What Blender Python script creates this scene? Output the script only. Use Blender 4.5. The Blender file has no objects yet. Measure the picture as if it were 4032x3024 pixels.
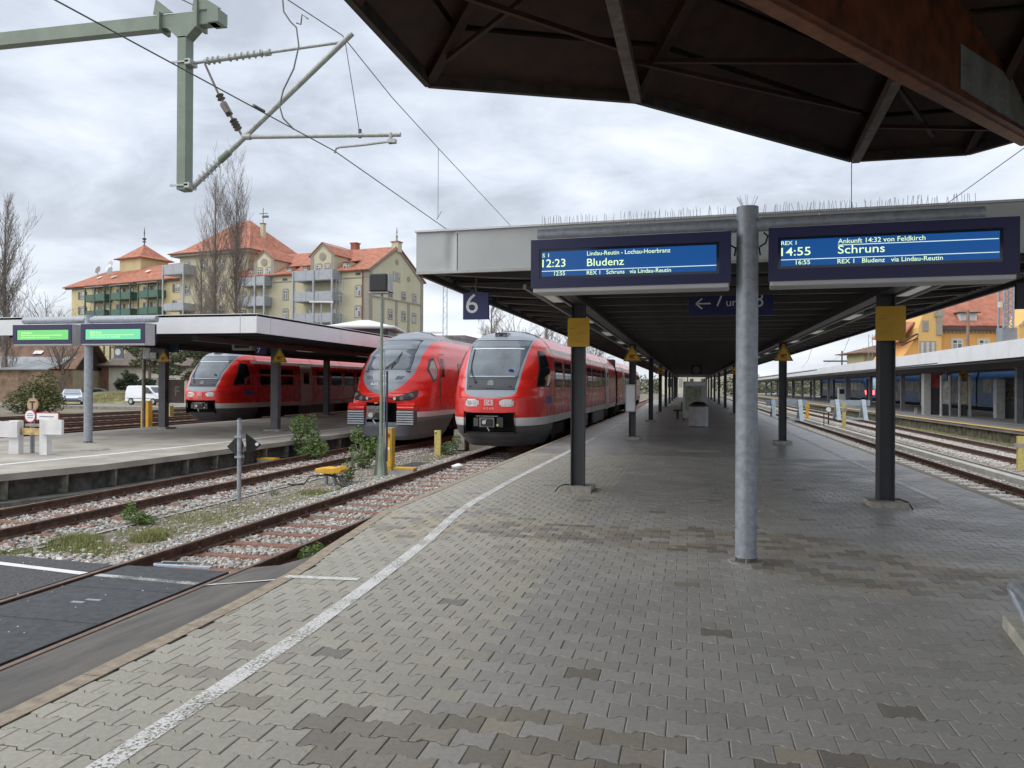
import bpy, math, random
import numpy as np
from mathutils import Vector, Matrix
R = math.radians
rnd = random.Random(7)
scn = bpy.context.scene
COL = scn.collection

# ------------------------------------------------------------------ camera
cam_d = bpy.data.cameras.new('camera')
cam = bpy.data.objects.new('camera', cam_d); COL.objects.link(cam)
PSI, PITCH, ROLL = R(12.489), R(0.118), R(0.30)
fw = Vector((-math.sin(PSI) * math.cos(PITCH), math.cos(PSI) * math.cos(PITCH), math.sin(PITCH)))
rt0 = Vector((math.cos(PSI), math.sin(PSI), 0)); up0 = rt0.cross(fw)
rt = rt0 * math.cos(ROLL) + up0 * math.sin(ROLL); up = up0 * math.cos(ROLL) - rt0 * math.sin(ROLL)
cam.matrix_world = Matrix(((rt.x, up.x, -fw.x, 0), (rt.y, up.y, -fw.y, 0), (rt.z, up.z, -fw.z, 1.70), (0, 0, 0, 1)))
cam_d.sensor_width = 36; cam_d.lens = 28.0; cam_d.clip_start = 0.05; cam_d.clip_end = 3000
scn.camera = cam

# ------------------------------------------------------------------ world: overcast sky
SUN_EL, SUN_AZ = R(52), R(238)      # azimuth: from the left and slightly behind the camera
w = bpy.data.worlds.new('World'); scn.world = w; w.use_nodes = True
nt = w.node_tree; nt.nodes.clear()
def N(tree, kind, **kw):
    n = tree.nodes.new(kind)
    for k, v in kw.items():
        if k.startswith('i_'): n.inputs[k[2:].replace('_', ' ')].default_value = v
        else: setattr(n, k, v)
    return n
out = N(nt, 'ShaderNodeOutputWorld')
sky = N(nt, 'ShaderNodeTexSky', sky_type='NISHITA', sun_disc=False, sun_elevation=SUN_EL, sun_rotation=SUN_AZ)
bg1 = N(nt, 'ShaderNodeBackground', i_Strength=0.07); nt.links.new(sky.outputs[0], bg1.inputs[0])
tc = N(nt, 'ShaderNodeTexCoord')
sep = N(nt, 'ShaderNodeSeparateXYZ'); nt.links.new(tc.outputs['Generated'], sep.inputs[0])
mx = N(nt, 'ShaderNodeMath', operation='MAXIMUM'); mx.inputs[1].default_value = 0.0; nt.links.new(sep.outputs[2], mx.inputs[0])
ad = N(nt, 'ShaderNodeMath', operation='ADD'); ad.inputs[1].default_value = 0.22; nt.links.new(mx.outputs[0], ad.inputs[0])
dv = N(nt, 'ShaderNodeVectorMath', operation='DIVIDE'); nt.links.new(tc.outputs['Generated'], dv.inputs[0])
cmb = N(nt, 'ShaderNodeCombineXYZ')
for i in range(3): nt.links.new(ad.outputs[0], cmb.inputs[i])
nt.links.new(cmb.outputs[0], dv.inputs[1])
no1 = N(nt, 'ShaderNodeTexNoise', i_Scale=1.9, i_Detail=8.0, i_Roughness=0.58, i_Distortion=0.35)
nt.links.new(dv.outputs[0], no1.inputs['Vector'])
no2 = N(nt, 'ShaderNodeTexNoise', i_Scale=0.8, i_Detail=3.0, i_Roughness=0.5)
nt.links.new(dv.outputs[0], no2.inputs['Vector'])
mxn = N(nt, 'ShaderNodeMath', operation='MULTIPLY_ADD'); mxn.inputs[1].default_value = 0.55
nt.links.new(no2.outputs[0], mxn.inputs[0])
m2 = N(nt, 'ShaderNodeMath', operation='MULTIPLY'); m2.inputs[1].default_value = 0.62; nt.links.new(no1.outputs[0], m2.inputs[0])
nt.links.new(m2.outputs[0], mxn.inputs[2])
ramp = N(nt, 'ShaderNodeValToRGB'); cr = ramp.color_ramp
cr.elements[0].position = 0.44; cr.elements[0].color = (0.27, 0.30, 0.35, 1)
cr.elements[1].position = 0.74; cr.elements[1].color = (0.60, 0.625, 0.66, 1)
e = cr.elements.new(0.53); e.color = (0.335, 0.365, 0.415, 1)
e = cr.elements.new(0.61); e.color = (0.44, 0.48, 0.54, 1)
nt.links.new(mxn.outputs[0], ramp.inputs[0])
# an overcast sky breaks up towards the horizon into brighter cloud
hz = N(nt, 'ShaderNodeMapRange'); hz.inputs[1].default_value = 0.02; hz.inputs[2].default_value = 0.24; hz.inputs[3].default_value = 0.45; hz.inputs[4].default_value = 0.0
nt.links.new(mx.outputs[0], hz.inputs[0])
hm = N(nt, 'ShaderNodeMix', data_type='RGBA'); nt.links.new(hz.outputs[0], hm.inputs[0]); nt.links.new(ramp.outputs[0], hm.inputs[6]); hm.inputs[7].default_value = (0.62, 0.64, 0.67, 1)
bg2 = N(nt, 'ShaderNodeBackground', i_Strength=0.88); nt.links.new(hm.outputs[2], bg2.inputs[0])
mixs = N(nt, 'ShaderNodeMixShader'); mixs.inputs[0].default_value = 0.92
nt.links.new(bg1.outputs[0], mixs.inputs[1]); nt.links.new(bg2.outputs[0], mixs.inputs[2]); nt.links.new(mixs.outputs[0], out.inputs[0])

sun_d = bpy.data.lights.new('sun', 'SUN'); sun_d.energy = 1.5; sun_d.angle = R(100); sun_d.color = (1.0, 0.97, 0.93)
sun = bpy.data.objects.new('sun', sun_d); COL.objects.link(sun)
sd = Vector((math.cos(SUN_EL) * math.sin(SUN_AZ), math.cos(SUN_EL) * math.cos(SUN_AZ), math.sin(SUN_EL)))
sun.rotation_euler = sd.to_track_quat('Z', 'Y').to_euler(); sun.location = (-20, -20, 40)
vs = scn.view_settings; vs.view_transform = 'Standard'; vs.look = 'None'; vs.gamma = 1; vs.exposure = 1.03; vs.use_curve_mapping = False

# ------------------------------------------------------------------ materials
MATS = {}
def mat(name, col, rough=0.6, metal=0.0, var=0.12, scale=6.0, bump=0.0, bscale=None, col2=None, spec=None, emit=None, estr=1.0, coat=0.0, detail=5.0, dist=0.0, trans=0.0, dirt=0.0, coords='Object', streak=False, mscale=None):
    if name in MATS: return MATS[name]
    m = bpy.data.materials.new(name); m.use_nodes = True; t = m.node_tree
    b = t.nodes['Principled BSDF']
    b.inputs['Roughness'].default_value = rough; b.inputs['Metallic'].default_value = metal
    if spec is not None: b.inputs['Specular IOR Level'].default_value = spec
    if coat: b.inputs['Coat Weight'].default_value = coat; b.inputs['Coat Roughness'].default_value = 0.06
    c = (*col, 1)
    if emit is not None:
        b.inputs['Emission Color'].default_value = (*emit, 1); b.inputs['Emission Strength'].default_value = estr
    if var or col2 or bump:
        tcn = N(t, 'ShaderNodeTexCoord')
        mp = N(t, 'ShaderNodeMapping'); t.links.new(tcn.outputs[coords], mp.inputs[0])
        if streak: mp.inputs['Scale'].default_value = (1, 1, 0.12)
        if mscale: mp.inputs['Scale'].default_value = mscale
        nz = N(t, 'ShaderNodeTexNoise', i_Scale=scale, i_Detail=detail, i_Roughness=0.6, i_Distortion=dist)
        t.links.new(mp.outputs[0], nz.inputs['Vector'])
        rp = N(t, 'ShaderNodeValToRGB'); t.links.new(nz.outputs[0], rp.inputs[0])
        c2 = col2 or tuple(x * (1 - var * 1.6) for x in col)
        c1 = col if col2 else tuple(min(1, x * (1 + var)) for x in col)
        rp.color_ramp.elements[0].position = 0.34; rp.color_ramp.elements[0].color = (*c2, 1)
        rp.color_ramp.elements[1].position = 0.66; rp.color_ramp.elements[1].color = (*c1, 1)
        src = rp.outputs[0]
        if dirt:
            n3 = N(t, 'ShaderNodeTexNoise', i_Scale=scale * 0.31, i_Detail=6.0, i_Roughness=0.7); t.links.new(mp.outputs[0], n3.inputs['Vector'])
            r3 = N(t, 'ShaderNodeMapRange'); r3.inputs[1].default_value = 0.5; r3.inputs[2].default_value = 0.72; r3.inputs[4].default_value = dirt; t.links.new(n3.outputs[0], r3.inputs[0])
            mm = N(t, 'ShaderNodeMix', data_type='RGBA'); t.links.new(r3.outputs[0], mm.inputs[0]); t.links.new(src, mm.inputs[6]); mm.inputs[7].default_value = (0.09, 0.08, 0.065, 1); src = mm.outputs[2]
        t.links.new(src, b.inputs['Base Color'])
        rr = N(t, 'ShaderNodeMapRange'); rr.inputs[3].default_value = max(0, rough - 0.08); rr.inputs[4].default_value = min(1, rough + 0.1); t.links.new(nz.outputs[0], rr.inputs[0]); t.links.new(rr.outputs[0], b.inputs['Roughness'])
        if bump:
            nb = N(t, 'ShaderNodeTexNoise', i_Scale=(bscale or scale * 6), i_Detail=4.0, i_Roughness=0.65); t.links.new(mp.outputs[0], nb.inputs['Vector'])
            bp = N(t, 'ShaderNodeBump'); bp.inputs['Strength'].default_value = bump; bp.inputs['Distance'].default_value = 0.01
            t.links.new(nb.outputs[0], bp.inputs['Height']); t.links.new(bp.outputs[0], b.inputs['Normal'])
    else:
        b.inputs['Base Color'].default_value = c
    if trans: b.inputs['Transmission Weight'].default_value = trans
    MATS[name] = m
    return m

M_galv = mat('galvanised_steel', (0.34, 0.37, 0.41), 0.5, 0.35, 0.14, 14, 0.06, 60, detail=7.0)
M_dark = mat('dark_grey_paint', (0.050, 0.052, 0.059), 0.45, 0, 0.12, 3, 0.05)
M_greyw = mat('light_grey_panel', (0.50, 0.52, 0.52), 0.42, 0, 0.05, 1.2, 0, dirt=0.12)
M_white = mat('white_panel', (0.72, 0.73, 0.75), 0.4, 0, 0.04, 1.0, 0, dirt=0.12)
M_conc = mat('concrete', (0.36, 0.34, 0.30), 0.9, 0, 0.22, 7, 0.5, 60, dirt=0.3)
M_concd = mat('dark_old_concrete', (0.10, 0.093, 0.085), 0.9, 0, 0.35, 5, 0.7, 40, dirt=0.5)
M_kerb = mat('kerb_stone_buff', (0.36, 0.305, 0.235), 0.9, 0, 0.18, 12, 0.6, 90, dirt=0.25)
M_rust = mat('rusty_steel', (0.115, 0.06, 0.042), 0.7, 0.15, 0.35, 9, 0.4, 60)
M_rusttop = mat('rail_running_surface', (0.23, 0.145, 0.105), 0.4, 0.5, 0.25, 7, 0.1)
M_sleeper = mat('red_steel_sleeper', (0.24, 0.115, 0.08), 0.75, 0.0, 0.3, 9, 0.4, 50)
M_sleepw = mat('pale_concrete_sleeper', (0.58, 0.56, 0.52), 0.9, 0, 0.12, 8, 0.4, 50)
M_navy = mat('navy_blue_case', (0.013, 0.012, 0.075), 0.3, 0, 0.06, 3)
M_navys = mat('navy_sign', (0.024, 0.030, 0.14), 0.4, 0, 0.06, 3)
M_black = mat('black_void', (0.008, 0.008, 0.009), 0.6, 0, 0)
M_blackp = mat('black_plastic', (0.02, 0.02, 0.022), 0.5, 0, 0.2, 20)
M_text = mat('white_lettering', (0.84, 0.85, 0.85), 0.5, 0, 0)
M_yel = mat('yellow_paint', (0.72, 0.40, 0.03), 0.5, 0, 0.10, 8, 0.1, dirt=0.25)
M_yels = mat('yellow_notice', (0.58, 0.33, 0.025), 0.55, 0, 0.06, 4)
M_palyel = mat('faded_yellow_paint', (0.62, 0.52, 0.18), 0.7, 0, 0.15, 12, 0.2, dirt=0.3)
M_green = mat('green_paint_mast', (0.215, 0.265, 0.205), 0.5, 0, 0.1, 3, 0.05, dirt=0.1)
M_wire = mat('weathered_wire', (0.12, 0.13, 0.13), 0.55, 0.4, 0)
M_alu = mat('light_tube', (0.44, 0.46, 0.44), 0.5, 0.3, 0.12, 12)
M_ceram = mat('brown_insulator', (0.17, 0.14, 0.12), 0.4, 0, 0.2, 12)
M_red = mat('traffic_red_paint', (0.66, 0.022, 0.016), 0.26, 0, 0.05, 1.5, 0, coat=0.4)
M_tgrey = mat('train_blue_grey', (0.235, 0.27, 0.32), 0.35, 0, 0.04, 2, coat=0.2)
M_tdark = mat('train_apron_grey', (0.085, 0.092, 0.10), 0.5, 0, 0.15, 3, 0.05, dirt=0.3)
M_tlight = mat('train_light_grey', (0.70, 0.69, 0.67), 0.4, 0, 0.06, 3, dirt=0.15)
M_tglass = mat('train_window_glass', (0.012, 0.013, 0.015), 0.06, 0, 0, spec=0.45)
M_wsglass = mat('windscreen_glass', (0.085, 0.115, 0.145), 0.07, 0, 0.35, 1.1, spec=0.6)
M_lamp = mat('headlight_glass', (0.62, 0.58, 0.58), 0.12, 0.3, 0.1, 15)
M_lampb = mat('headlight_reflector', (0.9, 0.92, 0.94), 0.1, 0.9, 0)
M_under = mat('underframe_black', (0.016, 0.015, 0.014), 0.8, 0, 0.3, 6, 0.3)
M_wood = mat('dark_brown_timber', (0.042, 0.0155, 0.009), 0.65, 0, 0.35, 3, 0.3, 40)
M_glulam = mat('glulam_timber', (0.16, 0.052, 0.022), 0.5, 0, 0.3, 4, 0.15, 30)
M_roofslat = mat('canopy_ceiling_metal', (0.024, 0.019, 0.018), 0.6, 0, 0.15, 3)
M_rafter = mat('canopy_rafter_paint', (0.10, 0.095, 0.09), 0.5, 0, 0.1, 3)
M_tile = mat('orange_roof_tiles', (0.42, 0.165, 0.105), 0.85, 0, 0.22, 1.4, 0.6, 9, detail=9.0)
M_tileb = mat('brown_roof_tiles', (0.22, 0.125, 0.085), 0.9, 0, 0.25, 1.0, 0.5, 12)
M_wally = mat('yellow_render', (0.60, 0.56, 0.40), 0.9, 0, 0.07, 0.35, 0.1, 8, detail=9.0, streak=True)
M_wally2 = mat('warm_yellow_render', (0.62, 0.53, 0.30), 0.9, 0, 0.07, 0.35, detail=9.0, streak=True)
M_wallo = mat('orange_render', (0.72, 0.38, 0.12), 0.9, 0, 0.06, 0.5)
M_trim = mat('grey_stone_trim', (0.34, 0.315, 0.26), 0.9, 0, 0.08, 2)
M_balc = mat('grey_balcony_panel', (0.37, 0.40, 0.43), 0.5, 0.2, 0.08, 2)
M_balg = mat('green_balcony_panel', (0.045, 0.13, 0.095), 0.5, 0, 0.1, 2)
M_frame = mat('white_window_frame', (0.66, 0.66, 0.65), 0.5, 0, 0)
M_pane = mat('window_pane', (0.055, 0.06, 0.07), 0.1, 0, 0, spec=0.7)
_t = M_pane.node_tree; _oi = N(_t, 'ShaderNodeObjectInfo'); _rp = N(_t, 'ShaderNodeValToRGB'); _t.links.new(_oi.outputs['Random'], _rp.inputs[0]); _t.links.new(_rp.outputs[0], _t.nodes['Principled BSDF'].inputs['Base Color'])
_rp.color_ramp.elements[0].position = 0.45; _rp.color_ramp.elements[0].color = (0.04, 0.045, 0.055, 1); _rp.color_ramp.elements[1].position = 0.9; _rp.color_ramp.elements[1].color = (0.38, 0.37, 0.34, 1)
M_leaf = mat('green_leaves', (0.075, 0.14, 0.045), 0.7, 0, 0.4, 12)
M_leafd = mat('dark_pine_needles', (0.032, 0.055, 0.026), 0.8, 0, 0.4, 3)
M_grass = mat('grass_blades', (0.15, 0.18, 0.055), 0.8, 0, 0.35, 5)
M_bark = mat('bare_bark', (0.25, 0.215, 0.185), 0.9, 0, 0.25, 4)
M_dirt = mat('brown_dirt', (0.17, 0.145, 0.11), 0.95, 0, 0.35, 9, 0.8, 60)
M_asph = mat('asphalt', (0.088, 0.089, 0.094), 0.85, 0, 0.35, 45, 1.0, 150)
M_stone = None
M_blue = mat('blue_train_paint', (0.07, 0.19, 0.46), 0.3, 0, 0.15, 1)
M_plast = mat('light_grey_plastic', (0.42, 0.43, 0.42), 0.6, 0, 0.1, 4)

# ------------------------------------------------------------------ mesh helpers
def as_vec(p): return Vector(p)
class MB:
    def __init__(s): s.v = []; s.f = []; s.m = []; s.sm = []
    def add(s, vs, fs, mi=0, smooth=False):
        o = len(s.v); s.v += [tuple(v) for v in vs]; s.f += [tuple(i + o for i in f) for f in fs]; s.m += [mi] * len(fs); s.sm += [smooth] * len(fs); return s
    def box(s, x0, x1, y0, y1, z0, z1, mi=0):
        vs = [(x0, y0, z0), (x1, y0, z0), (x1, y1, z0), (x0, y1, z0), (x0, y0, z1), (x1, y0, z1), (x1, y1, z1), (x0, y1, z1)]
        return s.add(vs, [(0, 3, 2, 1), (4, 5, 6, 7), (0, 1, 5, 4), (1, 2, 6, 5), (2, 3, 7, 6), (3, 0, 4, 7)], mi)
    def obox(s, c, ax, ay, az, hx, hy, hz, mi=0):
        c, ax, ay, az = map(Vector, (c, ax, ay, az)); vs = []
        for k in (-1, 1):
            for (i, j) in ((-1, -1), (1, -1), (1, 1), (-1, 1)): vs.append(c + ax * i * hx + ay * j * hy + az * k * hz)
        return s.add(vs, [(0, 3, 2, 1), (4, 5, 6, 7), (0, 1, 5, 4), (1, 2, 6, 5), (2, 3, 7, 6), (3, 0, 4, 7)], mi)
    def bar(s, a, b, wd, ht, mi=0, upv=(0, 0, 1)):
        a, b = Vector(a), Vector(b); d = (b - a); L = d.length; d.normalize(); u = Vector(upv)
        side = d.cross(u)
        if side.length < 1e-4: side = Vector((1, 0, 0))
        side.normalize(); u = side.cross(d)
        return s.obox((a + b) / 2, side, d, u, wd / 2, L / 2, ht / 2, mi)
    def cyl(s, a, b, r, r2=None, n=10, mi=0, cap=True, smooth=True):
        a, b = Vector(a), Vector(b); r2 = r if r2 is None else r2; d = (b - a).normalized()
        x = d.orthogonal().normalized(); y = d.cross(x); vs = []
        for c, rr in ((a, r), (b, r2)):
            for i in range(n): t = 2 * math.pi * i / n; vs.append(c + (x * math.cos(t) + y * math.sin(t)) * rr)
        s.add(vs, [(i, (i + 1) % n, n + (i + 1) % n, n + i) for i in range(n)], mi, smooth)
        if cap: s.add(vs, [tuple(range(n - 1, -1, -1)), tuple(range(n, 2 * n))], mi, False)
        return s
    def tube(s, pts, r, n=8, mi=0):
        pts = [Vector(p) for p in pts]; rings = []; x = None
        for i, p in enumerate(pts):
            d = (pts[min(i + 1, len(pts) - 1)] - pts[max(i - 1, 0)]).normalized()
            x = d.orthogonal().normalized() if x is None else (x - d * x.dot(d)).normalized()
            y = d.cross(x); rr = r[i] if isinstance(r, (list, tuple)) else r
            rings.append([p + (x * math.cos(2 * math.pi * k / n) + y * math.sin(2 * math.pi * k / n)) * rr for k in range(n)])
        vs = [v for rg in rings for v in rg]; fs = []
        for i in range(len(pts) - 1):
            for k in range(n): fs.append((i * n + k, i * n + (k + 1) % n, (i + 1) * n + (k + 1) % n, (i + 1) * n + k))
        s.add(vs, fs, mi, True)
        s.add(vs, [tuple(range(n - 1, -1, -1)), tuple(range(len(vs) - n, len(vs)))], mi); return s
    def prism(s, poly, axis, a, b, mi=0):
        """poly: 2d points; axis 'x','y','z': extrusion from a to b"""
        n = len(poly); vs = []
        for t in (a, b):
            for (p, q) in poly: vs.append({'x': (t, p, q), 'y': (p, t, q), 'z': (p, q, t)}[axis])
        fs = [tuple(range(n)), tuple(range(2 * n - 1, n - 1, -1))] + [(i, i + n, (i + 1) % n + n, (i + 1) % n) for i in range(n)]
        return s.add(vs, fs, mi)
    def quad(s, a, b, c, d, mi=0): return s.add([a, b, c, d], [(0, 1, 2, 3)], mi)
    def lathe(s, prof, c=(0, 0, 0), n=14, mi=0):
        vs = []; fs = []
        for (r, z) in prof:
            for k in range(n): t = 2 * math.pi * k / n; vs.append((c[0] + r * math.cos(t), c[1] + r * math.sin(t), c[2] + z))
        for i in range(len(prof) - 1):
            for k in range(n): fs.append((i * n + k, i * n + (k + 1) % n, (i + 1) * n + (k + 1) % n, (i + 1) * n + k))
        s.add(vs, fs, mi, True); s.add(vs, [tuple(range(n - 1, -1, -1)), tuple(range(len(vs) - n, len(vs)))], mi); return s
    def mesh(s, name, mats, off=None):
        me = bpy.data.meshes.new(name); vv = s.v if off is None else [(x - off[0], y - off[1], z - off[2]) for x, y, z in s.v]
        me.from_pydata(vv, [], s.f)
        for m in (mats if isinstance(mats, (list, tuple)) else [mats]): me.materials.append(m)
        me.polygons.foreach_set('material_index', s.m); me.polygons.foreach_set('use_smooth', s.sm)
        import bmesh
        if len(s.f) < 20000:
            bm = bmesh.new(); bm.from_mesh(me); bmesh.ops.recalc_face_normals(bm, faces=bm.faces); bm.to_mesh(me); bm.free()
        me.update(); return me
    def build(s, name, mats, parent=None, bevel=0, label=None, kind=None):
        """vertices are given in world space when the parent is unrotated"""
        off = None
        if parent is not None: off = world_off(parent)
        o = bpy.data.objects.new(name, s.mesh(name, mats, off)); COL.objects.link(o)
        if parent is not None: o.parent = parent
        if bevel:
            b = o.modifiers.new('bevel', 'BEVEL'); b.width = bevel; b.segments = 2; b.limit_method = 'ANGLE'; b.angle_limit = R(40)
        if label: o['label'] = label
        if kind: o['kind'] = kind
        return o
LOCAL = set()         # things whose parts are given in the thing's own frame
def world_off(p):
    v = Vector((0, 0, 0))
    while p is not None:
        if p.name in LOCAL: return tuple(v)
        v += Vector(p.location); p = p.parent
    return tuple(v)
def tag(o, label, cat, group=None):
    o['label'] = label; o['category'] = cat
    if group: o['group'] = group
    return o
def thing(name, label, cat, loc=(0, 0, 0), group=None):
    o = bpy.data.objects.new(name, None); COL.objects.link(o); o.location = loc; o.empty_display_size = 0.2
    return tag(o, label, cat, group)
def struct(o): o['kind'] = 'structure'; return o
def dup(root, loc, label=None, rotz=None):
    c = root.copy(); COL.objects.link(c); c.location = loc
    if rotz is not None: c.rotation_euler = (0, 0, rotz)
    if label: c['label'] = label
    for ch in root.children:
        d = ch.copy(); COL.objects.link(d); d.parent = c
        for g in ch.children:
            h = g.copy(); COL.objects.link(h); h.parent = d
    return c
def linked(name, me, loc=(0, 0, 0), parent=None, rot=None):
    o = bpy.data.objects.new(name, me); COL.objects.link(o); o.location = loc
    if rot: o.rotation_euler = rot
    if parent is not None: o.parent = parent
    return o
def text(name, s, m, parent, origin, right, upv, height=None, width=None, depth=0.003, align='LEFT', bold=0.0):
    """origin: baseline start in world space; scaled to a cap height and optionally to an exact width"""
    cu = bpy.data.curves.new('lettering', 'FONT'); cu.body = s; cu.extrude = 0.0; cu.offset = bold
    cu.resolution_u = 3
    to = bpy.data.objects.new('lettering', cu); COL.objects.link(to)
    dg = bpy.context.evaluated_depsgraph_get(); dg.update()
    me = bpy.data.meshes.new_from_object(to.evaluated_get(dg)); bpy.data.objects.remove(to); bpy.data.curves.remove(cu)
    n = len(me.vertices); co = np.empty(n * 3); me.vertices.foreach_get('co', co); co = co.reshape(-1, 3)
    capH = 0.70
    sy = height / capH; x0, x1 = co[:, 0].min(), co[:, 0].max()
    sx = (width / (x1 - x0)) if width else sy
    r_, u_ = np.array(Vector(right).normalized()), np.array(Vector(upv).normalized()); nn = np.cross(r_, u_)
    xs = (co[:, 0] - x0) * sx
    if align == 'CENTER': xs -= (x1 - x0) * sx / 2
    o_ = np.array(origin)
    P = o_ + xs[:, None] * r_ + (co[:, 1] * sy)[:, None] * u_ + nn * depth
    if parent is not None: P = P - np.array(world_off(parent))
    me.vertices.foreach_set('co', P.ravel()); me.materials.clear(); me.materials.append(m); me.update(); me.name = name
    o = bpy.data.objects.new(name, me); COL.objects.link(o)
    if parent is not None: o.parent = parent
    return o
def npmesh(name, verts, faces_flat, nper, mats, smooth=False, colors=None, cname='tint'):
    """fast mesh from numpy: faces all with nper corners"""
    me = bpy.data.meshes.new(name); nv = len(verts); nf = len(faces_flat) // nper
    me.vertices.add(nv); me.vertices.foreach_set('co', np.ascontiguousarray(verts, dtype=np.float32).ravel())
    me.loops.add(nf * nper); me.loops.foreach_set('vertex_index', np.ascontiguousarray(faces_flat, dtype=np.int32))
    me.polygons.add(nf); me.polygons.foreach_set('loop_start', np.arange(0, nf * nper, nper, dtype=np.int32))
    if colors is not None:
        a = me.attributes.new(cname, 'FLOAT_COLOR', 'POINT'); c4 = np.ones((nv, 4), dtype=np.float32); c4[:, :3] = colors; a.data.foreach_set('color', c4.ravel())
    me.polygons.foreach_set('use_smooth', np.full(nf, smooth))
    for m in (mats if isinstance(mats, (list, tuple)) else [mats]): me.materials.append(m)
    me.update(calc_edges=True); me.validate()
    return me
def attr_mat(name, rough, attr='tint', noise=0.25, scale=40, bump=0.5, bscale=150, spec=0.5, speck=0.0):
    m = bpy.data.materials.new(name); m.use_nodes = True; t = m.node_tree; b = t.nodes['Principled BSDF']
    at = N(t, 'ShaderNodeAttribute', attribute_name=attr); g = N(t, 'ShaderNodeNewGeometry')
    nz = N(t, 'ShaderNodeTexNoise', i_Scale=scale, i_Detail=6.0, i_Roughness=0.7); t.links.new(g.outputs['Position'], nz.inputs['Vector'])
    mr = N(t, 'ShaderNodeMapRange'); mr.inputs[1].default_value = 0.3; mr.inputs[2].default_value = 0.7; mr.inputs[3].default_value = 1 - noise; mr.inputs[4].default_value = 1 + noise * 0.6; t.links.new(nz.outputs[0], mr.inputs[0])
    mu = N(t, 'ShaderNodeVectorMath', operation='SCALE'); t.links.new(at.outputs['Color'], mu.inputs[0]); t.links.new(mr.outputs[0], mu.inputs['Scale'])
    src = mu.outputs[0]
    if speck:
        vo = N(t, 'ShaderNodeTexVoronoi', i_Scale=26.0); t.links.new(g.outputs['Position'], vo.inputs['Vector'])
        n2 = N(t, 'ShaderNodeTexNoise', i_Scale=1.1, i_Detail=3.0); t.links.new(g.outputs['Position'], n2.inputs['Vector'])
        a1 = N(t, 'ShaderNodeMapRange'); a1.inputs[1].default_value = 0.10; a1.inputs[2].default_value = 0.16; a1.inputs[3].default_value = 1.0; a1.inputs[4].default_value = 0.0; t.links.new(vo.outputs['Distance'], a1.inputs[0])
        a2 = N(t, 'ShaderNodeMapRange'); a2.inputs[1].default_value = 0.42; a2.inputs[2].default_value = 0.62; t.links.new(n2.outputs[0], a2.inputs[0])
        sx = N(t, 'ShaderNodeSeparateXYZ'); t.links.new(g.outputs['Position'], sx.inputs[0])
        a3 = N(t, 'ShaderNodeMapRange'); a3.inputs[1].default_value = -1.4; a3.inputs[2].default_value = 0.6; a3.inputs[3].default_value = 1.0; a3.inputs[4].default_value = 0.05; t.links.new(sx.outputs[0], a3.inputs[0])
        m3 = N(t, 'ShaderNodeMath', operation='MULTIPLY'); t.links.new(a2.outputs[0], m3.inputs[0]); t.links.new(a3.outputs[0], m3.inputs[1])
        mm = N(t, 'ShaderNodeMath', operation='MULTIPLY'); t.links.new(a1.outputs[0], mm.inputs[0]); t.links.new(m3.outputs[0], mm.inputs[1])
        ms = N(t, 'ShaderNodeMath', operation='MULTIPLY'); t.links.new(mm.outputs[0], ms.inputs[0]); ms.inputs[1].default_value = speck
        mx_ = N(t, 'ShaderNodeMix', data_type='RGBA'); t.links.new(ms.outputs[0], mx_.inputs[0]); t.links.new(src, mx_.inputs[6]); mx_.inputs[7].default_value = (0.09, 0.08, 0.07, 1); src = mx_.outputs[2]
        # damp, polished patches lower the roughness
        r2 = N(t, 'ShaderNodeMapRange'); r2.inputs[1].default_value = 0.4; r2.inputs[2].default_value = 0.65; r2.inputs[3].default_value = rough; r2.inputs[4].default_value = rough - 0.22; t.links.new(n2.outputs[0], r2.inputs[0]); t.links.new(r2.outputs[0], b.inputs['Roughness'])
    else: b.inputs['Roughness'].default_value = rough
    t.links.new(src, b.inputs['Base Color'])
    b.inputs['Specular IOR Level'].default_value = spec
    nb = N(t, 'ShaderNodeTexNoise', i_Scale=bscale, i_Detail=3.0); t.links.new(g.outputs['Position'], nb.inputs['Vector'])
    bp = N(t, 'ShaderNodeBump'); bp.inputs['Strength'].default_value = bump; bp.inputs['Distance'].default_value = 0.004; t.links.new(nb.outputs[0], bp.inputs['Height']); t.links.new(bp.outputs[0], b.inputs['Normal'])
    return m
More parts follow.
